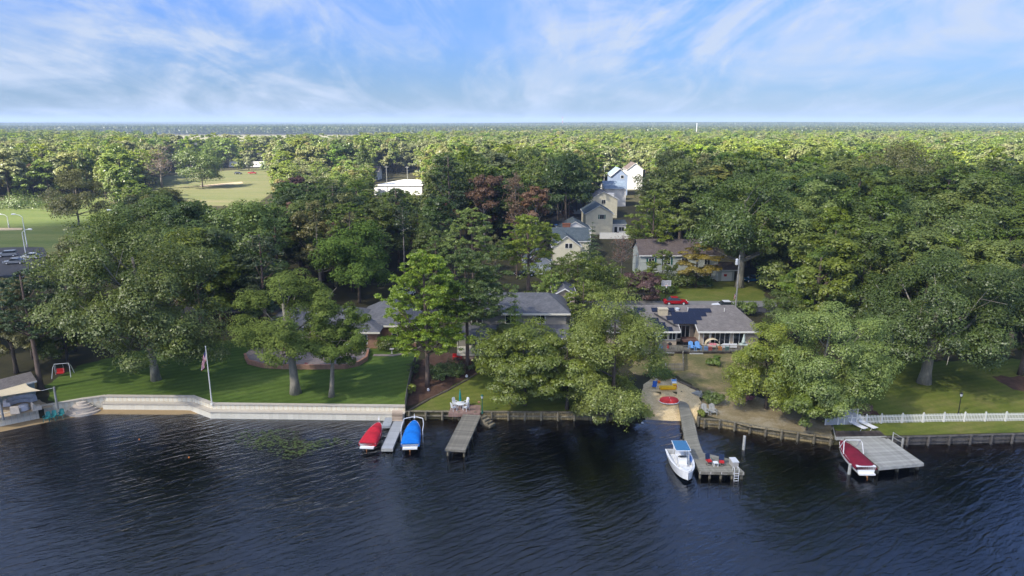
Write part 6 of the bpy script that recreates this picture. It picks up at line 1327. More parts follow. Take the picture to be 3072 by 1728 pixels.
paint('flag_red', (0.48,0.02,0.04), .8, .08, 2); paint('flag_blue', (0.02,0.03,0.14), .8, .08, 2)
drape_flag('flag', 'American flag hanging limp on the tall white flagpole', (fp.x, fp.y, fp.z+7.3), 2.1, 1.25, 0)
# --- things on the beach
db = empty('upturned_dinghy', GL(2007, 1206, .05), R(3), 'upturned red dinghy with white edge lying on the beach sand', 'dinghy'); secs = []
for i in range(13):
    u = -1+2*i/12; w = .95*(1-abs(u)**2.6)**.6+.02; hh_ = .42*(1-abs(u)**3)**.5+.03; secs.append([(u*1.30, w*math.cos(q), hh_*math.sin(q)) for q in np.linspace(math.pi, 0, 9)])
v, f = loft(secs); MB().add(v, f).build('hull', 'red_plastic', db, (0,0,.1), smooth=True)
MB().tube([(-1.3,0,.06)]+[(s[0][0], s[0][1], .06) for s in secs]+[(1.3,0,.06)], .06, 6).tube([(s[-1][0], s[-1][1], .06) for s in secs], .06, 6).build('rim', 'plastic_white', db); MB().tube([(0.03,-.96,.1),(0.03,-.7,.42),(.03,0,.56),(.03,.7,.42),(.03,.96,.1)], .02, 5).build('rope', 'plastic_white', db)
for s in (-1,1): MB().cbox((s*1.0,-.45,.24),(.1,.06,.06)).build('handle','black_metal',db)
yk = empty('paddle_boat', GL(2003, 1166, .04), R(2), 'bright yellow flat plastic boat lying on the beach sand', 'boat'); MB().prism([(-1.05,-.45),(1.0,-.45),(1.15,-.2),(1.15,.2),(1.0,.45),(-1.05,.45),(-1.15,0)], 0, .25).build('hull','yellow_plastic',yk); MB().prism([(-.9,-.33),(.85,-.33),(.85,.33),(-.9,.33)], .252, .30).build('deck','yellow_plastic',yk)
cc = empty('beach_lounge_chair', GL(2022, 1158, .02), 0, 'striped blue, white and red folding beach chair behind the yellow boat', 'chair')
for k, m_ in enumerate(('sky_plastic','plastic_white','yellow_plastic','red_plastic')): MB().box(-.3,.3,-.25+.0,.02,0,.05, Matrix.Translation((0,.35-.24*k,.75-.2*k))@Matrix.Rotation(R(40),4,'X')).build('sling_panel', m_, cc)
for s in (-1,1): MB().tube([(s*.33,.5,.9),(s*.33,-.6,.05)], .02, 5).build('frame_tube','galv_metal',cc)
tt = empty('beach_toy_pile', GL(1969,1147,.02), 0, 'small heap of tan and orange beach toys at the top of the sand', 'toys'); MB().tube([(-.3,0,.1),(0,0,.35),(.3,.1,.1)], [.1,.22,.12], 8).build('toy','sand_cover',tt); MB().tube([(.3,-.3,.02),(.3,-.3,.3)], [.14,.2], 10).build('bucket','orange_plastic',tt)
tt = empty('folding_beach_chair', GL(1963,1163,.02), R(-20), 'dark blue folding beach chair at the left edge of the sand', 'chair'); MB().box(-.28,.28,-.3,.2,.2,.24).build('seat','blue_plastic',tt); MB().box(-.28,.28,0,.6,-.02,.02,Matrix.Translation((0,.2,.22))@Matrix.Rotation(R(62),4,'X')).build('backrest','blue_plastic',tt); [MB().tube([(s*.3,-.3,0),(s*.3,.3,.3)],.02,5).build('leg','galv_metal',tt) for s in (-1,1)]
bu = empty('beach_umbrella', GL(2003,1124,.0), 0, 'folded blue beach umbrella on a white pole before the grey picket fence', 'umbrella'); MB().tube([(-.2,0,0),(-.35,.1,1.6)], .025, 6).build('pole','plastic_white',bu); MB().tube([(-.45,0,.15),(-.1,0,.3),(.25,.05,.28),(.45,0,.12)], [.08,.26,.24,.05], 8).build('folded_canopy','blue_plastic',bu)
bl = GL(1930,1259,0); MB().tube([(0,0,-.12),(0,0,-.05),(0,0,.08),(0,0,.16)], [.06,.16,.16,.05], 10).build('buoy','plastic_white',None,(bl.x-.3,bl.y-1.0,.02),label='white ball washed up at the left end of the beach waterline',cat='buoy')
for (x, y), lb in (((418,1318),'tiny orange buoy floating off the cream bulkhead, the one nearer the shore'), ((567,1372),'tiny orange buoy floating farther out from the cream bulkhead')): p = G(x, y); MB().tube([(0,0,-.14),(0,0,-.05),(0,0,.04),(0,0,.08)], [.04,.09,.09,.03], 10).build('buoy','orange_plastic',None,p,label=lb,cat='buoy')
# driftwood and edging logs
def log_row(label, pxs, r_=.13, name='log_edging'):
    e = empty(name, (0,0,0), 0, label, 'edging')
    P = [GL(a, b, .10) for a, b in pxs]
    for a, b in zip(P[:-1], P[1:]):
        n = max(1, round((b-a).length/1.8))
        for i in range(n): p, q = a.lerp(b, (i+.02)/n), a.lerp(b, (i+.97)/n); MB().tube([p, q], r_*random.uniform(.85,1.1), 6).build('log', 'log_wood', e)
    return e
log_row('dark log edging curving from the grey fence down beside the beach', [(2005,1128),(2040,1148),(2075,1163),(2100,1178)], .15)
log_row('timber edging slanting across between the mulch bed and the small lawn', [(1222,1236),(1290,1198),(1345,1172),(1400,1142),(1432,1122)], .13)
dl = empty('driftwood_heap', GL(2092,1183,.05), R(-28), 'small heap of pale driftwood boards beside the beach end of the long pier', 'driftwood')
for k in range(6): MB().box(-.8+.1*k, .9-.1*k, -.07, .07, 0, .06, Matrix.Translation((0,.22*k-.5,.03+.03*k))@Matrix.Rotation(R(12*k-30),4,'Z')).build('board', 'silver_wood', dl)
# --- left garden room: shed, sail, covered furniture
zs = 1.62; A0, A1 = G(0,1167,3.75), G(107,1139,3.75); sdv = (A1-A0); sdv.z = 0; yaw = math.atan2(sdv.y, sdv.x); nb = V((-math.sin(yaw), math.cos(yaw), 0)); C_ = A1-sdv.normalized()*4.0+nb*1.6
sh_ = gable_house('garden_shed', 'grey-roofed pale teal garden shed at the left edge beside the sand patio', -4.0, 3.75, -1.25, 1.25, 0, 2.1, .75, 'x', 'teal_siding', 'warm_shingle', .25, windows=[(3.76,-.2,1.0,.7,.8,dict(face='right',n=1))], cat='shed'); sh_.location = (C_.x, C_.y, zs-.05); sh_.rotation_euler.z = yaw
pf = sh_.matrix_basis.copy(); pf = Matrix.Translation(sh_.location)@Matrix.Rotation(yaw, 4, 'Z')
for k, x_ in enumerate((2.55, 1.35, -.2, -1.5)):
    q = pf@V((x_, -1.30, 1.15)); o = MB().tube([(0,0,0),(0,-.05,0)], .48, 20).build('woven_disc', 'sand_cover', None, q, (0,0,yaw), label=f'round woven disc hung on the shed wall, {("first","second","third","fourth")[k]} from the right', cat='wall decoration', group='woven discs on the shed wall')
P1_, P2_ = G(9.4,1255,1.72), G(172,1222,1.72)
posts = []
for p, (tx, ty), lb in ((P1_, (3,1188), 'timber post holding the near left corner of the shade sail'), (P2_, (162,1161), 'timber post on the cream bulkhead holding the shade sail rope')):
    zt_ = ZY(tx, ty, p.y).z; MB().cyl(0,0,-.2,zt_-p.z,.14,.12,10).build('sail_post', 'silver_wood', None, p, label=lb, cat='post'); posts.append(V((p.x, p.y, zt_-.1)))
sc4 = [posts[0]+V((.15,.1,0)), posts[1]+(posts[0]-posts[1])*.26+V((0,.2,-.15)), pf@V((2.9,-1.55,2.05)), pf@V((-3.6,-1.55,2.1))]
sv = []; ns = 14
for j in range(ns+1):
    for i in range(ns+1):
        u, w = i/ns, j/ns; uu = .5+(u-.5)*(1-.12*math.sin(math.pi*w)); ww = .5+(w-.5)*(1-.10*math.sin(math.pi*u)); p = sc4[0].lerp(sc4[1], uu).lerp(sc4[3].lerp(sc4[2], uu), ww); sv.append(p+V((0,0,-.22*math.sin(math.pi*u)*math.sin(math.pi*w))))
ss = empty('shade_sail', sc4[0], 0, 'sand-coloured shade sail stretched from the shed over the covered furniture', 'shade sail')
MB().add([p-sc4[0] for p in sv]+[p-sc4[0]-V((0,0,.012)) for p in sv], [(j*(ns+1)+i, j*(ns+1)+i+1, (j+1)*(ns+1)+i+1, (j+1)*(ns+1)+i) for j in range(ns) for i in range(ns)]+[((ns+1)**2+j*(ns+1)+i, (ns+1)**2+(j+1)*(ns+1)+i, (ns+1)**2+(j+1)*(ns+1)+i+1, (ns+1)**2+j*(ns+1)+i+1) for j in range(ns) for i in range(ns)]).build('sail', 'sail_cloth', ss, smooth=True)
MB().tube([sc4[1]-sc4[0], posts[1]-sc4[0]], .02, 5).build('rope', 'plastic_white', ss)
sc0 = G(66,1213,1.75); sofa = MB()
secs = []
for i in range(15):
    a = R(20+140*i/14); cr = 1.75; secs.append([(math.cos(a)*cr*r_, math.sin(a)*cr*.95*r_, z_+.03*math.sin(i*3)) for r_, z_ in ((.62,0),(.60,.42),(.82,.48),(.88,.82),(1.02,.84),(1.06,.5),(1.08,0))])
v, f = loft(secs); f += [(0,1,2,3,4,5,6), tuple(14*7+k for k in range(6,-1,-1))]; tag(MB().add(v, f).build('covered_sofa', 'dust_cover', None, sc0+V((0,-.3,0)), (0,0,yaw*.6), smooth=False), 'curved garden sofa under a grey dust cover on the sand patio', 'sofa')
q = G(71,1229,1.75); MB().tube([(0,0,0),(0,0,.1),(0,0,.58),(0,0,.66)], [.62,.60,.56,.42], 16).build('covered_table', 'dust_cover', None, q, label='round garden table under a pale cover inside the curved sofa', cat='table')
for k, ((x, y), r_) in enumerate((((50,1238),15),((110,1228),-12))):
    MB().add([(-.5,-.45,0),(.5,-.45,0),(.5,.45,0),(-.5,.45,0),(-.45,-.42,.45),(.45,-.42,.45),(.42,.05,.5),(-.42,.05,.5),(.44,.30,.95),(-.44,.30,.95),(.46,.42,.9),(-.46,.42,.9)], [(0,1,5,4),(4,5,6,7),(7,6,8,9),(9,8,10,11),(11,10,2,3),(1,2,10,8,6,5),(3,0,4,7,9,11)]).build('covered_chair', 'sand_cover', None, G(x, y, 1.72), (0,0,R(r_+180 if k == 0 else r_+150)), label='garden armchair under a tan cover, '+('left' if k == 0 else 'right')+' of the covered table', cat='chair')
sg = empty('garden_swing', GL(190,1128), R(16), 'metal-framed garden swing with a red seat by the trees left of the great oak', 'swing')
for s in (-1, 1): MB().tube([(s*1.15,-.8,0),(s*1.0,-.25,1.45),(s*.85,0,1.8),(s*1.0,.25,1.45),(s*1.15,.8,0)], .04, 6).build('frame_leg','galv_metal',sg)
MB().tube([(-.9,0,1.8),(.9,0,1.8)], .04, 6).build('top_bar','galv_metal',sg); MB().cbox((-.3,0,.5),(.9,.55,.12)).cbox((-.3,.27,.8),(.9,.1,.5)).build('seat','red_plastic',sg)
for x_ in (-.75,.15): MB().tube([(x_,0,1.78),(x_,0,.55)], .015, 4).build('hanger','galv_metal',sg)
# --- terrace and hipped-roof house
tpx = [(735,1072),(745,1092),(790,1104),(850,1107),(930,1108),(1035,1107),(1075,1098),(1100,1082),(1105,1062)]
TP = [GL(a, b) for a, b in tpx]; zt2 = 2.45; back = [V((TP[-1].x, 99.5, 0)), V((TP[0].x, 99.5, 0))]
tr2 = empty('terrace', (0,0,0), 0, 'paved terrace with a low curved brick retaining wall below the hipped-roof house', 'terrace')
MB().prism([p for p in TP+back], 1.2, zt2-.05).build('paving', 'paver', tr2); 
for a, b in zip(TP[:-1], TP[1:]):
    L = (b-a).length; ang = math.atan2(b.y-a.y, b.x-a.x); n = max(1, round(L/.75))
    for i in range(n): p = a.lerp(b, i/n); MB().box(.01, L/n-.01, -.14, .16, 1.3, zt2+.12).build('wall_block', 'brick_wall', tr2, (p.x, p.y, 0), (0,0,ang))
pth = [(1120,1066),(1180,1067),(1230,1058),(1262,1040),(1285,1020)]; PW = [GL(a, b) for a, b in pth]
drape('garden_path', [p+V((0,.45,0)) for p in PW][::-1]+[p-V((0,.45,0)) for p in PW], 'paver', 0.05, .8, True, kind='structure')
hh2 = empty('hipped_house', (0,0,0), 0, 'single-storey house with a large grey hipped roof behind the brick terrace', 'house')
r_ = MB(); hip(r_, -39.5, -20.2, 100.0, 111.5, 4.75, 2.55); hip(r_, -25.0, -15.2, 103.0, 114.5, 4.9, 3.1)
r_.build('roof', 'grey_shingle', hh2)
MB().box(-39.0,-20.8,100.7,111,1,4.62).build('wall', 'brick_wall', hh2); MB().box(-24.5,-15.8,103.7,114,1,4.75).build('wall', 'brick_wall', hh2)
for a, b, y_, z_ in ((-39.5,-20.2,100.0,4.75),(-20.2,-15.2,103.0,4.9)): MB().box(a, b, y_-.1, y_-.005, z_-.24, z_+.02).build('gutter', 'cream_trim', hh2)
for x_, w_ in ((-37,2.0),(-33.5,2.4),(-28.5,3.0),(-23.5,2.2)): window(hh2, x_, 100.69, 2.7, w_, 1.4, n=3)
window(hh2, -18.2, 103.69, 2.6, 1.6, 1.4, n=2)
c = V((-22.6, 103.2, 6.2)); MB().cbox((0,0,0),(.5,.6,.12)).build('skylight', 'white_vinyl', hh2, c, (math.atan(.45),0,0))
gw = empty('garden_wall', GL(1200,1040), R(-8), 'low tan brick garden wall below the right wing of the hipped-roof house', 'wall'); MB().box(-2.6,2.6,-.15,.15,-.3,.75).build('brick_face','brick_wall',gw); MB().box(-2.7,2.7,-.2,.2,.751,.83).build('coping','tan_plank',gw)
bb = empty('bird_bath', GL(1176,1060), 0, 'small white bird bath at the edge of the planted border', 'bird bath'); MB().tube([(0,0,0),(0,0,.08),(0,0,.55),(0,0,.6)], [.2,.08,.08,.1], 10).build('pedestal','concrete_grey',bb); MB().tube([(0,0,.6),(0,0,.72)], [.15,.38], 14).build('basin','concrete_grey',bb)
wb = empty('terrace_bench', V((-25.6, 98.6, zt2)), 0, 'long white bench at the back of the terrace', 'bench'); MB().box(-2.0,2.0,-.25,.25,.4,.47).build('seat','plastic_white',wb); MB().box(-2.0,2.0,.22,.27,.47,.9).build('backrest','plastic_white',wb); [MB().cbox((x_,0,.2),(.08,.4,.4)).build('leg','plastic_white',wb) for x_ in (-1.8,0,1.8)]
for k,(x_,y_,m_) in enumerate(((-34.5,98.0,'terracotta'),(-30.2,98.3,'terracotta'))): po = empty('terrace_pot', V((x_,y_,zt2-.05)), 0, f'terracotta pot on the terrace, {"left" if k == 0 else "right"} of the thick pale trunk', 'pot'); MB().tube([(0,0,0),(0,0,.5),(0,0,.56)],[.2,.32,.34],12).build('pot_body',m_,po); MB().tube([(0,0,.5),(0,0,.8),(0,0,.95)],[.3,.4,.1],8).build('plant','lime_leaf',po)
ttb = empty('patio_set', V((-32.3,98.2,zt2-.05)), 0, 'round table on the terrace behind the thick-trunked tree', 'table'); MB().cyl(0,0,.68,.72,.65,.65,16).build('table_top','grey_metal',ttb); MB().cyl(0,0,0,.68,.05,.05,8).build('leg','grey_metal',ttb)
# --- porch house
ph = empty('porch_house', (0,0,0), 0, 'two-storey grey-beige house with a white-railed porch on a stone footing', 'house')
zP, yP, yW = 2.75, 95.7, 99.2; xa, xb = -8.1, 8.2
MB().box(xa, xb, yW, 109.0, 1, 8.15).build('wall', 'grey_siding', ph); MB().box(xa+.1, xb-.1, yP+.05, yW-.02, 1.1, zP-.28).build('stone_footing', 'stone_face' if 'stone_face' in MATS else pattern('stone_face', (0.36,0.27,0.20), (0.47,0.38,0.30), (0.22,0.18,0.15), .42, .28, .03, axis='XZ', bump=.05, var=.35).name, ph)
MB().box(xa-.05, xb+.05, yP-.06, yW-.03, zP-.27, zP).build('porch_floor', 'cream_trim', ph)
rr_ = MB(); slab(rr_, [(xa-.4,yP-.45,5.35),(xb+.4,yP-.45,5.35),(xb+.4,yW-.01,6.25),(xa-.4,yW-.01,6.25)]); rr_.build('porch_roof', 'grey_shingle', ph); MB().box(xa-.4, xb+.4, yP-.53, yP-.455, 5.12, 5.36).build('gutter', 'cream_trim', ph)
MB().box(xa, xb, yP-.03, yP+.15, 4.95, 5.15).build('porch_beam', 'cream_trim', ph)
r_ = MB(); hip(r_, xa-.6, xb+.6, yW-.6, 109.6, 8.1, 1.9, inset=3.2); r_.build('roof', 'grey_shingle', ph); MB().box(xa-.6, xb+.6, yW-.7, yW-.605, 7.86, 8.12).build('gutter', 'cream_trim', ph)
for x_ in (xa+.1, -5.1, -2.0, 1.2, 4.4, xb-.1): MB().box(x_-.09, x_+.09, yP-.02, yP+.14, zP, 4.94).build('porch_post', 'cream_trim', ph)
railing(ph, V((xa+.1, yP+.05, 0)), V((xb-.1, yP+.05, 0)), zP, .95, 'cream_trim', sp=.17, bw=.06, post=50, pw=.02)
window(ph, -5.8, yW-.01, zP+.15, 1.9, 2.0, n=3, name='patio_door'); window(ph, -1.6, yW-.01, zP+.8, 1.6, 1.2, n=2); window(ph, 3.4, yW-.01, zP+.15, 1.9, 2.0, n=3, name='patio_door'); window(ph, 6.6, yW-.01, zP+.8, 1.2, 1.2, n=2)
for x_, w_ in ((-5.3,1.5),(-.2,1.5),(4.3,1.3)): window(ph, x_, yW-.01, 6.45, w_, 1.25, n=2)
t_ = empty('porch_sofa', V((-2.6, 97.6, zP)), 0, 'wicker porch sofa with pale cushions behind the white railing', 'sofa'); MB().box(-.9,.9,-.4,.4,.1,.42).build('seat','teal_plastic',t_); MB().box(-.9,.9,.3,.42,.42,.9).build('backrest','teal_plastic',t_); MB().box(-.8,.8,-.35,.28,.421,.52).build('cushion','dust_cover',t_)
t_ = empty('red_bench', GL(1372,1078), 0, 'red garden bench at the left foot of the stone footing', 'bench'); MB().box(-.7,.7,-.2,.2,.38,.44).build('seat','red_plastic',t_); MB().box(-.7,.7,.17,.22,.45,.85).build('backrest','red_plastic',t_); [MB().cbox((s*.6,0,.19),(.07,.36,.38)).build('leg','red_plastic',t_) for s in (-1,1)]
gable_house('rear_wing', 'narrow beige rear wing with a window rising behind the right end of the porch house', 7.0, 10.2, 108.0, 114.0, 1.9, 6.9, .9, 'y', 'beige_siding', 'grey_shingle', windows=[(0.4,-3.01,5.0,1.0,1.2)])
# side fence along the lawn boundary
bf = empty('boundary_fence', (0,0,0), 0, 'weathered board fence overgrown with plants between the green lawn and the mulch bed', 'fence'); P = [GL(1216,1236), GL(1222,1190), GL(1232,1140), GL(1248,1085)]
for a, b in zip(P[:-1], P[1:]):
    L = (b-a).length; ang = math.atan2(b.y-a.y, b.x-a.x); n = round(L/.5)
    for i in range(n): p = a.lerp(b, i/n); MB().box(.02,.46,-.02,.02,0,1.35).build('board', 'weathered_wood', bf, (p.x, p.y, h(p.x,p.y)), (0,0,ang))
# small garden ornaments
for (x, y), lb in (((1285,1173),'little pale blue ornament in the mulch bed under the pine'), ((1400,1132),'small white ornament near the foot of the bare-trunked pine')): p = GL(x, y); MB().tube([(0,0,0),(0,0,.15),(0,0,.35),(0,0,.42)], [.15,.22,.12,.03], 8).build('garden_ornament', 'dust_cover' if x < 1300 else 'plastic_white', None, p, label=lb, cat='ornament')
an = S2(1190); MB().tube([(-.5,0,.98),(.1,.1,1.15),(.5,0,1.0)], .07, 6).tube([(-.1,-.3,.98),(0,.2,1.3)], .05, 6).build('coiled_hose', 'dust_cover', None, (an.x-1.2, an.y+.3, 0), label='pale coiled hose lying on the ledge of the cream bulkhead by the gangway', cat='hose')
# stone stairs at the end of the wooden dock
ws = empty('water_steps', G(1449,1247,.98), R(-38), 'mossy timber steps going down to the water right of the wooden dock', 'steps')
for k in range(4): MB().box(-.1+.42*k, .30+.42*k, -.5, .5, -1.2, -.06-.22*k).build('step', 'bulkhead_post', ws)
# --- houses beyond the street
def SX_(px, Y): return (px-1536)*mpp(Y, 5)
gable_house('long_pale_house', 'long pale two-storey house with a brown roof behind the golden tree', SX_(1918,150), SX_(2150,150), 149.0, 158.5, 1.9, 5.6, 2.6, 'x', 'pale_siding', 'brown_shingle', .4,
    windows=[(-6.2,-4.76,3.3,1.2,1.4,dict(shutters='green_metal')),(-2.7,-4.76,3.3,1.4,1.5,dict(shutters='green_metal')),(1.2,-4.76,3.3,1.4,1.4,{}),(6.2,-4.76,3.3,1.2,1.3,{}),(6.5,-4.76,.6,1.7,1.7,dict(n=3)),(-5.0,-4.76,.5,1.2,1.1,{})], chimney=(5.9,-1.2,6.4,1.5,1.0,2.9,'white_siding'))
gable_house('garage_wing', 'low white garage with a brown canopy roof right of the long pale house', SX_(2150,148), SX_(2200,148), 147.0, 153.0, 1.9, 2.7, .9, 'x', 'pale_siding', 'brown_shingle', .5, door=(.2,-3.01,0,2.3,2.1,'white_vinyl'))
MB().tube([(0,0,0),(0,.04,.45)], [.3,.34], 8).build('door_banner', 'red_plastic', None, (SX_(2178,146.9), 146.85, 3.0), label='red ornament hanging on the white garage door', cat='banner')
gable_house('cream_house', 'tall cream house with a grey roof and a shuttered window in its gable', SX_(1755.5,212), SX_(1836.5,212), 211.0, 224.0, 1.9, 6.6, 2.5, 'y', 'cream_siding', 'slate_shingle', .35, windows=[(.8,-6.51,4.9,1.25,1.3,dict(shutters='green_metal'))])
gable_house('sun_porch', 'white sun porch with a sloping grey roof on the right side of the cream house', SX_(1837,212), SX_(1878,212), 212.0, 219.0, 1.9, 3.2, .8, 'x', 'white_siding', 'slate_shingle', .3, windows=[(-1.0,-3.51,.3,.9,2.0,dict(n=1)),(.8,-3.51,1.0,1.6,1.2,{})])
gable_house('beige_house', 'beige house with a dark roof behind the cream house', SX_(1768,250), SX_(1850,250), 249.0, 262.0, 1.9, 7.0, 2.6, 'y', 'cream_siding', 'grey_shingle', .35, windows=[(0,-6.51,5.2,1.3,1.4,{})], chimney=(2.6,-5.5,6.2,2.4,1.6,2.6,'white_siding'))
gable_house('light_roofed_house', 'white house with a pale blue-grey roof farther up the side street', SX_(1812,285), SX_(1876,285), 284.0, 297.0, 1.9, 7.4, 2.6, 'x', 'white_siding', 'blue_shingle', .35)
gable_house('blue_gabled_house', 'blue-gabled house with white trim high up the side street', SX_(1832,330), SX_(1880,330), 328.0, 342.0, 1.9, 9.5, 3.2, 'y', 'blue_siding', 'blue_shingle', .5, windows=[(1.2,-7.01,8.1,1.4,1.4,dict(n=1))])
gable_house('white_gabled_house', 'white gabled house with a brown roof at the far end of the row', SX_(1880,360), SX_(1925,360), 358.0, 372.0, 1.9, 10.5, 3.0, 'y', 'white_siding', 'brown_shingle', .4)
gable_house('brick_chimney_house', 'white house with a grey roof and a big red brick chimney', SX_(1678,190), SX_(1772,190), 189.0, 199.0, 1.9, 4.8, 2.4, 'y', 'white_siding', 'slate_shingle', .3, chimney=(-2.6,-5.6,0,2.1,1.0,6.7,'red_brick'))
gable_house('arched_window_house', 'cream-gabled house with an arched window under a dark green roof', SX_(1658,166), SX_(1740,166), 165.0, 171.0, 1.9, 4.6, 2.5, 'y', 'cream_siding', 'slate_shingle', .3, windows=[(0,-3.01,4.1,.75,1.1,dict(n=1)),(.95,-3.01,4.1,.75,1.1,dict(n=1))])
gable_house('green_roof_wing', 'dark green cross roof behind the arched window gable', SX_(1660,173), SX_(1765,173), 171.2, 181.0, 1.9, 4.9, 2.6, 'x', 'cream_siding', 'slate_shingle', .3)
gable_house('white_garage', 'white gabled garage with a wide door behind the bare-trunked pine', SX_(1572,155), SX_(1652,155), 154.0, 161.0, 1.9, 2.9, 2.2, 'y', 'white_siding', 'slate_shingle', .3, door=(-.6,-3.51,0,3.6,2.2,'plastic_white'))
gable_house('white_ranch', 'white house end with a grey roof glimpsed in the wood right of the side street', SX_(2008,205), SX_(2062,205), 204.0, 212.0, 1.9, 6.4, 1.4, 'y', 'white_siding', 'slate_shingle', .3)
gable_house('brown_roofed_house', 'small white house with a brown roof past the round-roofed building', SX_(1104,420), SX_(1138,420), 418.0, 428.0, 1.9, 5.5, 2.2, 'x', 'white_siding', 'brown_shingle', .5)
fb = empty('flat_roofed_building', (0,0,0), 0, 'large low building with a bright white flat roof in the wood', 'building'); xa, xb = SX_(1122,330), SX_(1266,330)
MB().prism([(xa,330),(xb,330),(xb+2,362),(xa+9,362)], 1.5, 6.2).build('wall', 'white_siding', fb); MB().prism([(xa-.3,329.6),(xb+.3,329.6),(xb+2.3,363),(xa+9,363)], 6.21, 6.6).build('roof', 'white_vinyl', fb)
wf2 = empty('vinyl_fence', (0,0,0), 0, 'tall solid white vinyl fence behind the cedar', 'fence')
for k in range(9): MB().box(0.03, 1.17, -.03, .03, 0, 1.9).build('fence_panel', 'white_vinyl', wf2, (SX_(1800,203)+k*1.2, 203, 1.9)); MB().box(-.07,.07,-.07,.07,0,2.0).build('post','white_vinyl',wf2,(SX_(1800,203)+k*1.2,203,1.9))
# --- vehicles
def car(name, label, loc, rz, paintm, L=4.5, W=1.8, Hc=1.42, kind='sedan'):
    e = empty(name, loc, rz, label, 'car'); w = W/2
    if kind == 'suv': prof = [(0,.35),(.02,.85),(.08,.95),(.25,1.02),(.98,1.0),(1,.35)]; cab = [(.24,1.02),(.36,.98+Hc*.42),(.90,.98+Hc*.42),(.985,1.0)]
    elif kind == 'pickup': prof = [(0,.4),(.02,.9),(.25,1.02),(.98,1.0),(1,.4)]; cab = [(.25,1.02),(.34,1.65),(.60,1.65),(.64,1.0)]
    else: prof = [(0,.3),(.01,.62),(.06,.74),(.28,.86),(.90,.88),(.985,.80),(1,.32)]; cab = [(.27,.86),(.42,Hc),(.70,Hc),(.90,.88)]
    n = len(prof); b = MB()
    b.add([(p[0]*L-L/2, -w*(.93 if p[0] in (0,1) else 1), p[1]) for p in prof]+[(p[0]*L-L/2, w*(.93 if p[0] in (0,1) else 1), p[1]) for p in prof], [tuple(range(n-1,-1,-1)), tuple(range(n,2*n))]+[(i,i+1,n+i+1,n+i) for i in range(n-1)]+[(n-1,0,n,2*n-1)]).build('body', paintm, e)
    cz = [(p[0]*L-L/2, p[1]) for p in cab]; g = MB().add([(cz[0][0],-w*.93,cz[0][1]-.03),(cz[1][0],-w*.74,cz[1][1]-.03),(cz[2][0],-w*.74,cz[2][1]-.03),(cz[3][0],-w*.93,cz[3][1]-.03)]+[(cz[0][0],w*.93,cz[0][1]-.03),(cz[1][0],w*.74,cz[1][1]-.03),(cz[2][0],w*.74,cz[2][1]-.03),(cz[3][0],w*.93,cz[3][1]-.03)], [(0,1,2,3),(7,6,5,4),(0,4,5,1),(1,5,6,2),(2,6,7,3)]).build('window', 'window_glass', e)
    MB().prism([(cz[1][0]-.02,-w*.75),(cz[2][0]+.04,-w*.75),(cz[2][0]+.04,w*.75),(cz[1][0]-.02,w*.75)], cz[1][1]-.03, cz[1][1]+.02).build('roof', paintm, e)
    for sx in (-.31, .31):
        for sy in (-1, 1):
            wh = MB().tube([(sx*L, sy*(w-.18), .33),(sx*L, sy*(w+.01), .33)], .33, 14).build('wheel', 'rubber', e); MB().tube([(sx*L, sy*(w+.011), .33),(sx*L, sy*(w+.025), .33)], .20, 10).build('rim', 'galv_metal', wh)
    for sy in (-1, 1): MB().cbox((-L/2+.05, sy*w*.7, .66 if kind == 'sedan' else .8),(.1,.32,.12)).build('headlight','gelcoat',e); MB().cbox((L/2-.04, sy*w*.72, .7 if kind == 'sedan' else .85),(.1,.28,.12)).build('tail_light','red_plastic',e)
    return e
car('parked_car', 'red car parked in the street behind the solar-roofed bungalow', GL(2026,913,.05), R(178), 'red_paint')
car('parked_car', 'white car roof showing in the street beyond the right end of the bungalow ridge', V((SX_(2172,125), 124.0, 1.96)), R(2), 'car_white')
car('parked_car', 'blue car parked beside the stout oak trunk', GL(2258,845,.02), R(6), 'blue_paint')
car('parked_car', 'white estate car in the clearing left of the bright green pine', GL(1216,889,.03), R(60), 'car_white', 4.7, kind='suv')
car('parked_car', 'black car in front of the white garage door', GL(1573,829,.05), R(20), 'black_paint', 4.6)
car('parked_car', 'dark grey car in the parking lot, nearest the street lamp', GL(45,792,.07), R(14), 'silver_paint', 4.7)
car('parked_car', 'silver car in the parking lot behind the dark grey one', GL(24,770,.07), R(24), 'silver_paint', 4.4, kind='suv')
car('parked_car', 'pale silver car half hidden by the trees right of the parking lot lamp', GL(95,776,.07), R(14), 'car_white', 4.5)
car('parked_truck', 'red pickup truck far off by the white trailers', GL(757,522,.1), R(175), 'red_paint', 5.6, 2.0, kind='pickup')
car('parked_car', 'dark car far off left of the red pickup', GL(715,523,.1), R(175), 'black_paint', 4.8, kind='suv')
car('parked_car', 'dark car on the driveway past the side street mailbox', GL(1702,636,.1), R(170), 'navy_paint', 4.6)
car('parked_car', 'dark blue car at the kerb of the side street', GL(1660,640,.1), R(80), 'navy_paint', 4.6, kind='suv')
for k, (x0_, x1_) in enumerate(((688,735),(742,800))): tv = empty('office_trailer', V((SX_((x0_+x1_)/2,535), 535, 1.95)), 0, f'long white trailer building far off, {"left" if k == 0 else "right"} of two', 'trailer'); wd = (x1_-x0_)*mpp(535,4)/2; MB().box(-wd,wd,-2,2,.5,4.2).build('wall','white_siding',tv); MB().box(-wd-.2,wd+.2,-2.2,2.2,4.21,4.4).build('roof','white_vinyl',tv); [window(tv, x_, -2.01, 1.8, 1.0, 1.0, n=1) for x_ in (-wd*.6,0,wd*.6)]
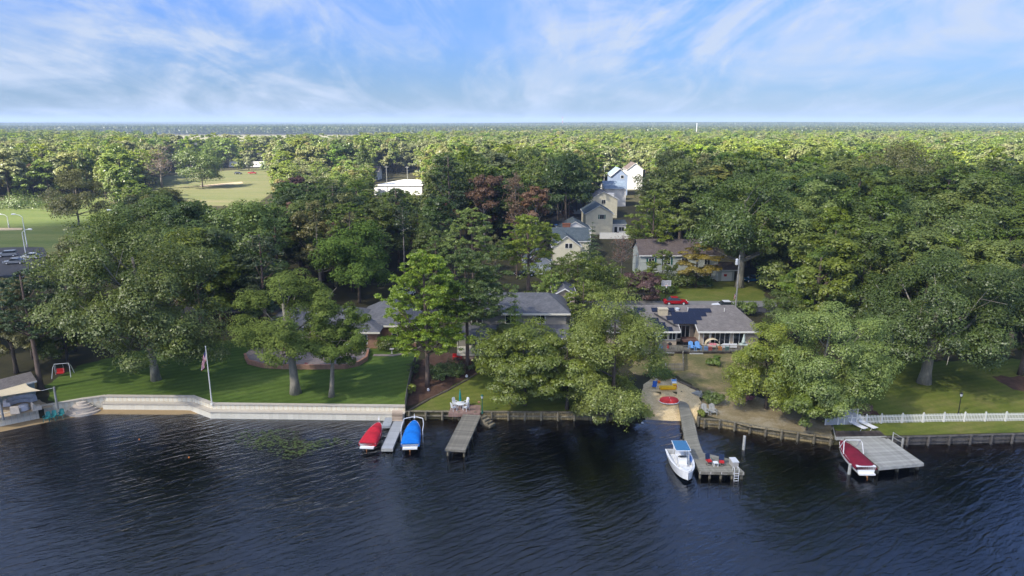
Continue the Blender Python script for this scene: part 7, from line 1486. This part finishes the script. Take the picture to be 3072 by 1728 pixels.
tb = empty('boat_on_trailer', GL(1692,690,.1), R(8), 'patterned pale motor boat on a trailer behind the brick chimney roof', 'boat'); MB().add(*(lambda s: (lambda v, f: (v, f+[tuple(range(6,-1,-1))]))(*loft(s)))(hull_secs(6.4, 2.3, .9))).build('hull','gelcoat',tb,(-3.2,0,.7)); MB().prism([(-3.0,-1.0),(1.2,-1.0),(2.6,-.3),(2.6,.3),(1.2,1.0),(-3.0,1.0)],1.62,1.75).build('deck','sky_plastic',tb); MB().box(-1,0.2,-.7,.7,1.76,2.1).build('windscreen','window_glass',tb); [MB().tube([(x_,s*1.0-.1,.35),(x_,s*1.0+.1,.35)],.33,12).build('wheel','rubber',tb) for x_ in (-1.2,-.4) for s in (-1,1)]; MB().box(-3.2,3.6,-.06,.06,.4,.52).build('trailer_beam','galv_metal',tb)
# --- poles
def utility_pole(label, p, hgt, wires=True):
    e = empty('utility_pole', p, 0, label, 'utility pole'); MB().cyl(0,0,-.5,hgt,.17,.11,10).build('pole','silver_wood',e); return e
up_ = GL(2205, 946); he = ZY(2206, 765, up_.y).z-up_.z; e = utility_pole('wooden utility pole with a grey transformer rising behind the bungalow', up_, he)
MB().cyl(-.42,0,he-1.75,he-.75,.26,.26,12).cyl(-.42,0,he-.75,he-.66,.26,.1,12).build('transformer','galv_metal',e); MB().tube([(0,0,he-1.2),(-.2,0,he-1.2)], .04, 5).build('bracket','grey_metal',e)
drape_flag('flag', 'small American flag on the side of the wooden utility pole', (up_.x-.12, up_.y-.05, up_.z+4.3), .9, .7, 0)
def wire(label, A, B, sag, r_=.018): MB().tube([A.lerp(B, t)-V((0,0,sag*4*t*(1-t))) for t in np.linspace(0, 1, 15)], r_, 4).build('power_line', 'black_metal', label=label, cat='power line')
wire('power line running left from the wooden utility pole', up_+V((0,0,he-.4)), V((-60, up_.y+4, 9.8)), 1.2); wire('power line running right from the wooden utility pole', up_+V((0,0,he-.4)), V((95, up_.y-1, 9.8)), .8)
wire('lower cable running left from the wooden utility pole', up_+V((0,0,he-3.0)), V((-60, up_.y+4, 7.4)), 1.4)
bh = empty('basketball_hoop', GL(1996,901), R(4), 'portable basketball hoop with a white-edged backboard at the street side', 'basketball hoop')
MB().prism([(-.6,-.4),(.6,-.4),(.4,.6),(-.4,.6)], 0, .3).build('base','black_metal',bh); MB().tube([(0,.3,.3),(0,.1,3.0)], .06, 6).build('pole','black_metal',bh); bbm = MB().box(-.9,.9,-.03,.03,2.9,4.0).build('backboard','grey_metal',bh)
MB().box(-.95,.95,-.05,-.031,2.88,2.96).box(-.95,.95,-.05,-.031,3.94,4.02).box(-.95,-.87,-.05,-.031,2.96,3.94).box(.87,.95,-.05,-.031,2.96,3.94).box(-.3,.3,-.05,-.031,3.05,3.11).box(-.3,.3,-.05,-.031,3.44,3.5).box(-.3,-.24,-.05,-.031,3.11,3.44).box(.24,.3,-.05,-.031,3.11,3.44).build('board_edge','plastic_white',bbm)
MB().tube([(.23*math.cos(q*.524),-.28+.23*math.sin(q*.524),3.05) for q in range(13)], .02, 5).build('rim','orange_plastic',bh); MB().tube([(0,-.28,3.03),(0,-.28,2.6)],[.22,.12],10,cap=False).build('net','plastic_white',bh)
def street_light(label, bx_, by_, tx, ty, arm):
    p = GL(bx_, by_); hgt = ZY(tx, ty, p.y).z-p.z; e = empty('street_light', p, 0, label, 'street light'); MB().cyl(0,0,-.2,.9,.28,.25,10).build('footing','concrete_grey',e)
    MB().cyl(0,0,.9,hgt-.8,.13,.09,10).build('pole','plastic_white',e); MB().tube([(0,0,hgt-.8),(arm*.35,0,hgt-.2),(arm*.8,0,hgt)], .06, 6).build('arm','plastic_white',e); MB().tube([(arm*.7,0,hgt),(arm*.95,0,hgt+.04),(arm*1.25,0,hgt),(arm*1.35,0,hgt-.04)], [.07,.2,.2,.06], 8).build('lamp_head','plastic_white',e)
street_light('white street light beside the sandy strip in the mown field', 27, 683, 12, 643, -2.0); street_light('taller white street light behind the parked cars', 82, 742, 62, 643, -2.2)
street_light('white street light with its lamp facing right, in front of the parked cars', 80, 778, 83, 688, 2.0); street_light('white street light half hidden in the trees right of the field', 356, 700, 343, 630, -2.0)
for (x, y0_, y1_, Y_), lb in (((1160,530,497,330),'wooden pole with white insulators behind the flat-roofed building'), ((1222,522,498,345),'thin pole right of the flat-roofed building'), ((1868,540,502,345),'wooden pole behind the blue-gabled house'), ((1813,520,497,350),'wooden pole left of the blue-gabled house'), ((1508,512,488,380),'pale pole glimpsed over the treetops in the middle')):
    q = ZY(x, y0_, Y_); e = utility_pole(lb, V((q.x, Y_, 1.9)), ZY(x, y1_, Y_).z-1.9); MB().cbox((0,0,ZY(x, y1_, Y_).z-2.5),(1.8,.12,.14)).build('crossarm','silver_wood',e)
q = ZY(2091, 372, 900); MB().cyl(0,0,0,q.z-1.9,.75,.45,12).cyl(0,0,q.z-1.9,q.z-.6,.6,.6,12).build('mast_tower','galv_metal',None,(q.x,900,1.9),label='tall grey mast standing out of the forest against the horizon',cat='mast')
q = ZY(1688, 350, 3600); am = empty('radio_tower', (q.x, 3600, 1.9), 0, 'faint red-and-white radio tower on the horizon', 'tower')
for k in range(6): MB().box(-1.6+.15*k,1.6-.15*k,-1.6,1.6,k*(q.z-1.9)/6,(k+1)*(q.z-1.9)/6-.05).build('tower_section', 'red_plastic' if k % 2 else 'plastic_white', am)
# mailbox, kennel-like bits behind
# --- lily pads: more than anyone could count
rg = np.random.default_rng(9); lv, lf = [], []
cl = [(G(760+rg.uniform(-25,330)*1.0, 1300+rg.uniform(0,60)), rg.uniform(.5,1.6)) for _ in range(26)]
cl = [c for c in cl if True]
for c, r_ in [(G(x, y), r) for x, y, r in ((745,1305,1.3),(775,1320,1.6),(800,1330,1.3),(830,1310,1.7),(815,1303,1.2),(860,1345,1.5),(890,1358,1.4),(905,1340,1.3),(880,1330,1.0),(925,1335,1.1),(965,1328,1.1),(990,1332,.9),(1000,1322,.5),(850,1325,1.2),(940,1345,.7),(780,1340,.8),(1040,1330,.5),(870,1365,.8))]:
    for _ in range(int(26*r_*r_)):
        a, d = rg.uniform(0, 6.28), rg.uniform(0, 1)**.6*r_*1.25; px_, py_ = c.x+math.cos(a)*d*1.3, c.y+math.sin(a)*d; s = rg.uniform(.06, .15); b = len(lv); z_ = .014+rg.uniform(0,.012)+.0004*(b % 40)
        n = 7; a0 = rg.uniform(0, 6.28)
        for q in range(n): lv.append((px_+math.cos(a0+q*5.9/n)*s, py_+math.sin(a0+q*5.9/n)*s, z_+rg.uniform(-.004,.02)))
        lf.append(list(range(b, b+n)))
me = bpy.data.meshes.new('lily_pads'); me.from_pydata(lv, [], lf); me.update(); me.materials.append(MATS['lily_leaf']); tag(link('lily_pads', me), kind='stuff')

_t = sum(sum(len(p.vertices)-2 for p in m.polygons) for m in bpy.data.meshes if len(m.polygons) < 2000)+sum(2*len(m.polygons) for m in bpy.data.meshes if len(m.polygons) >= 2000)
print('script', round(time.time()-T0, 1), 's', len(bpy.data.objects), 'objects', _t, 'triangles')
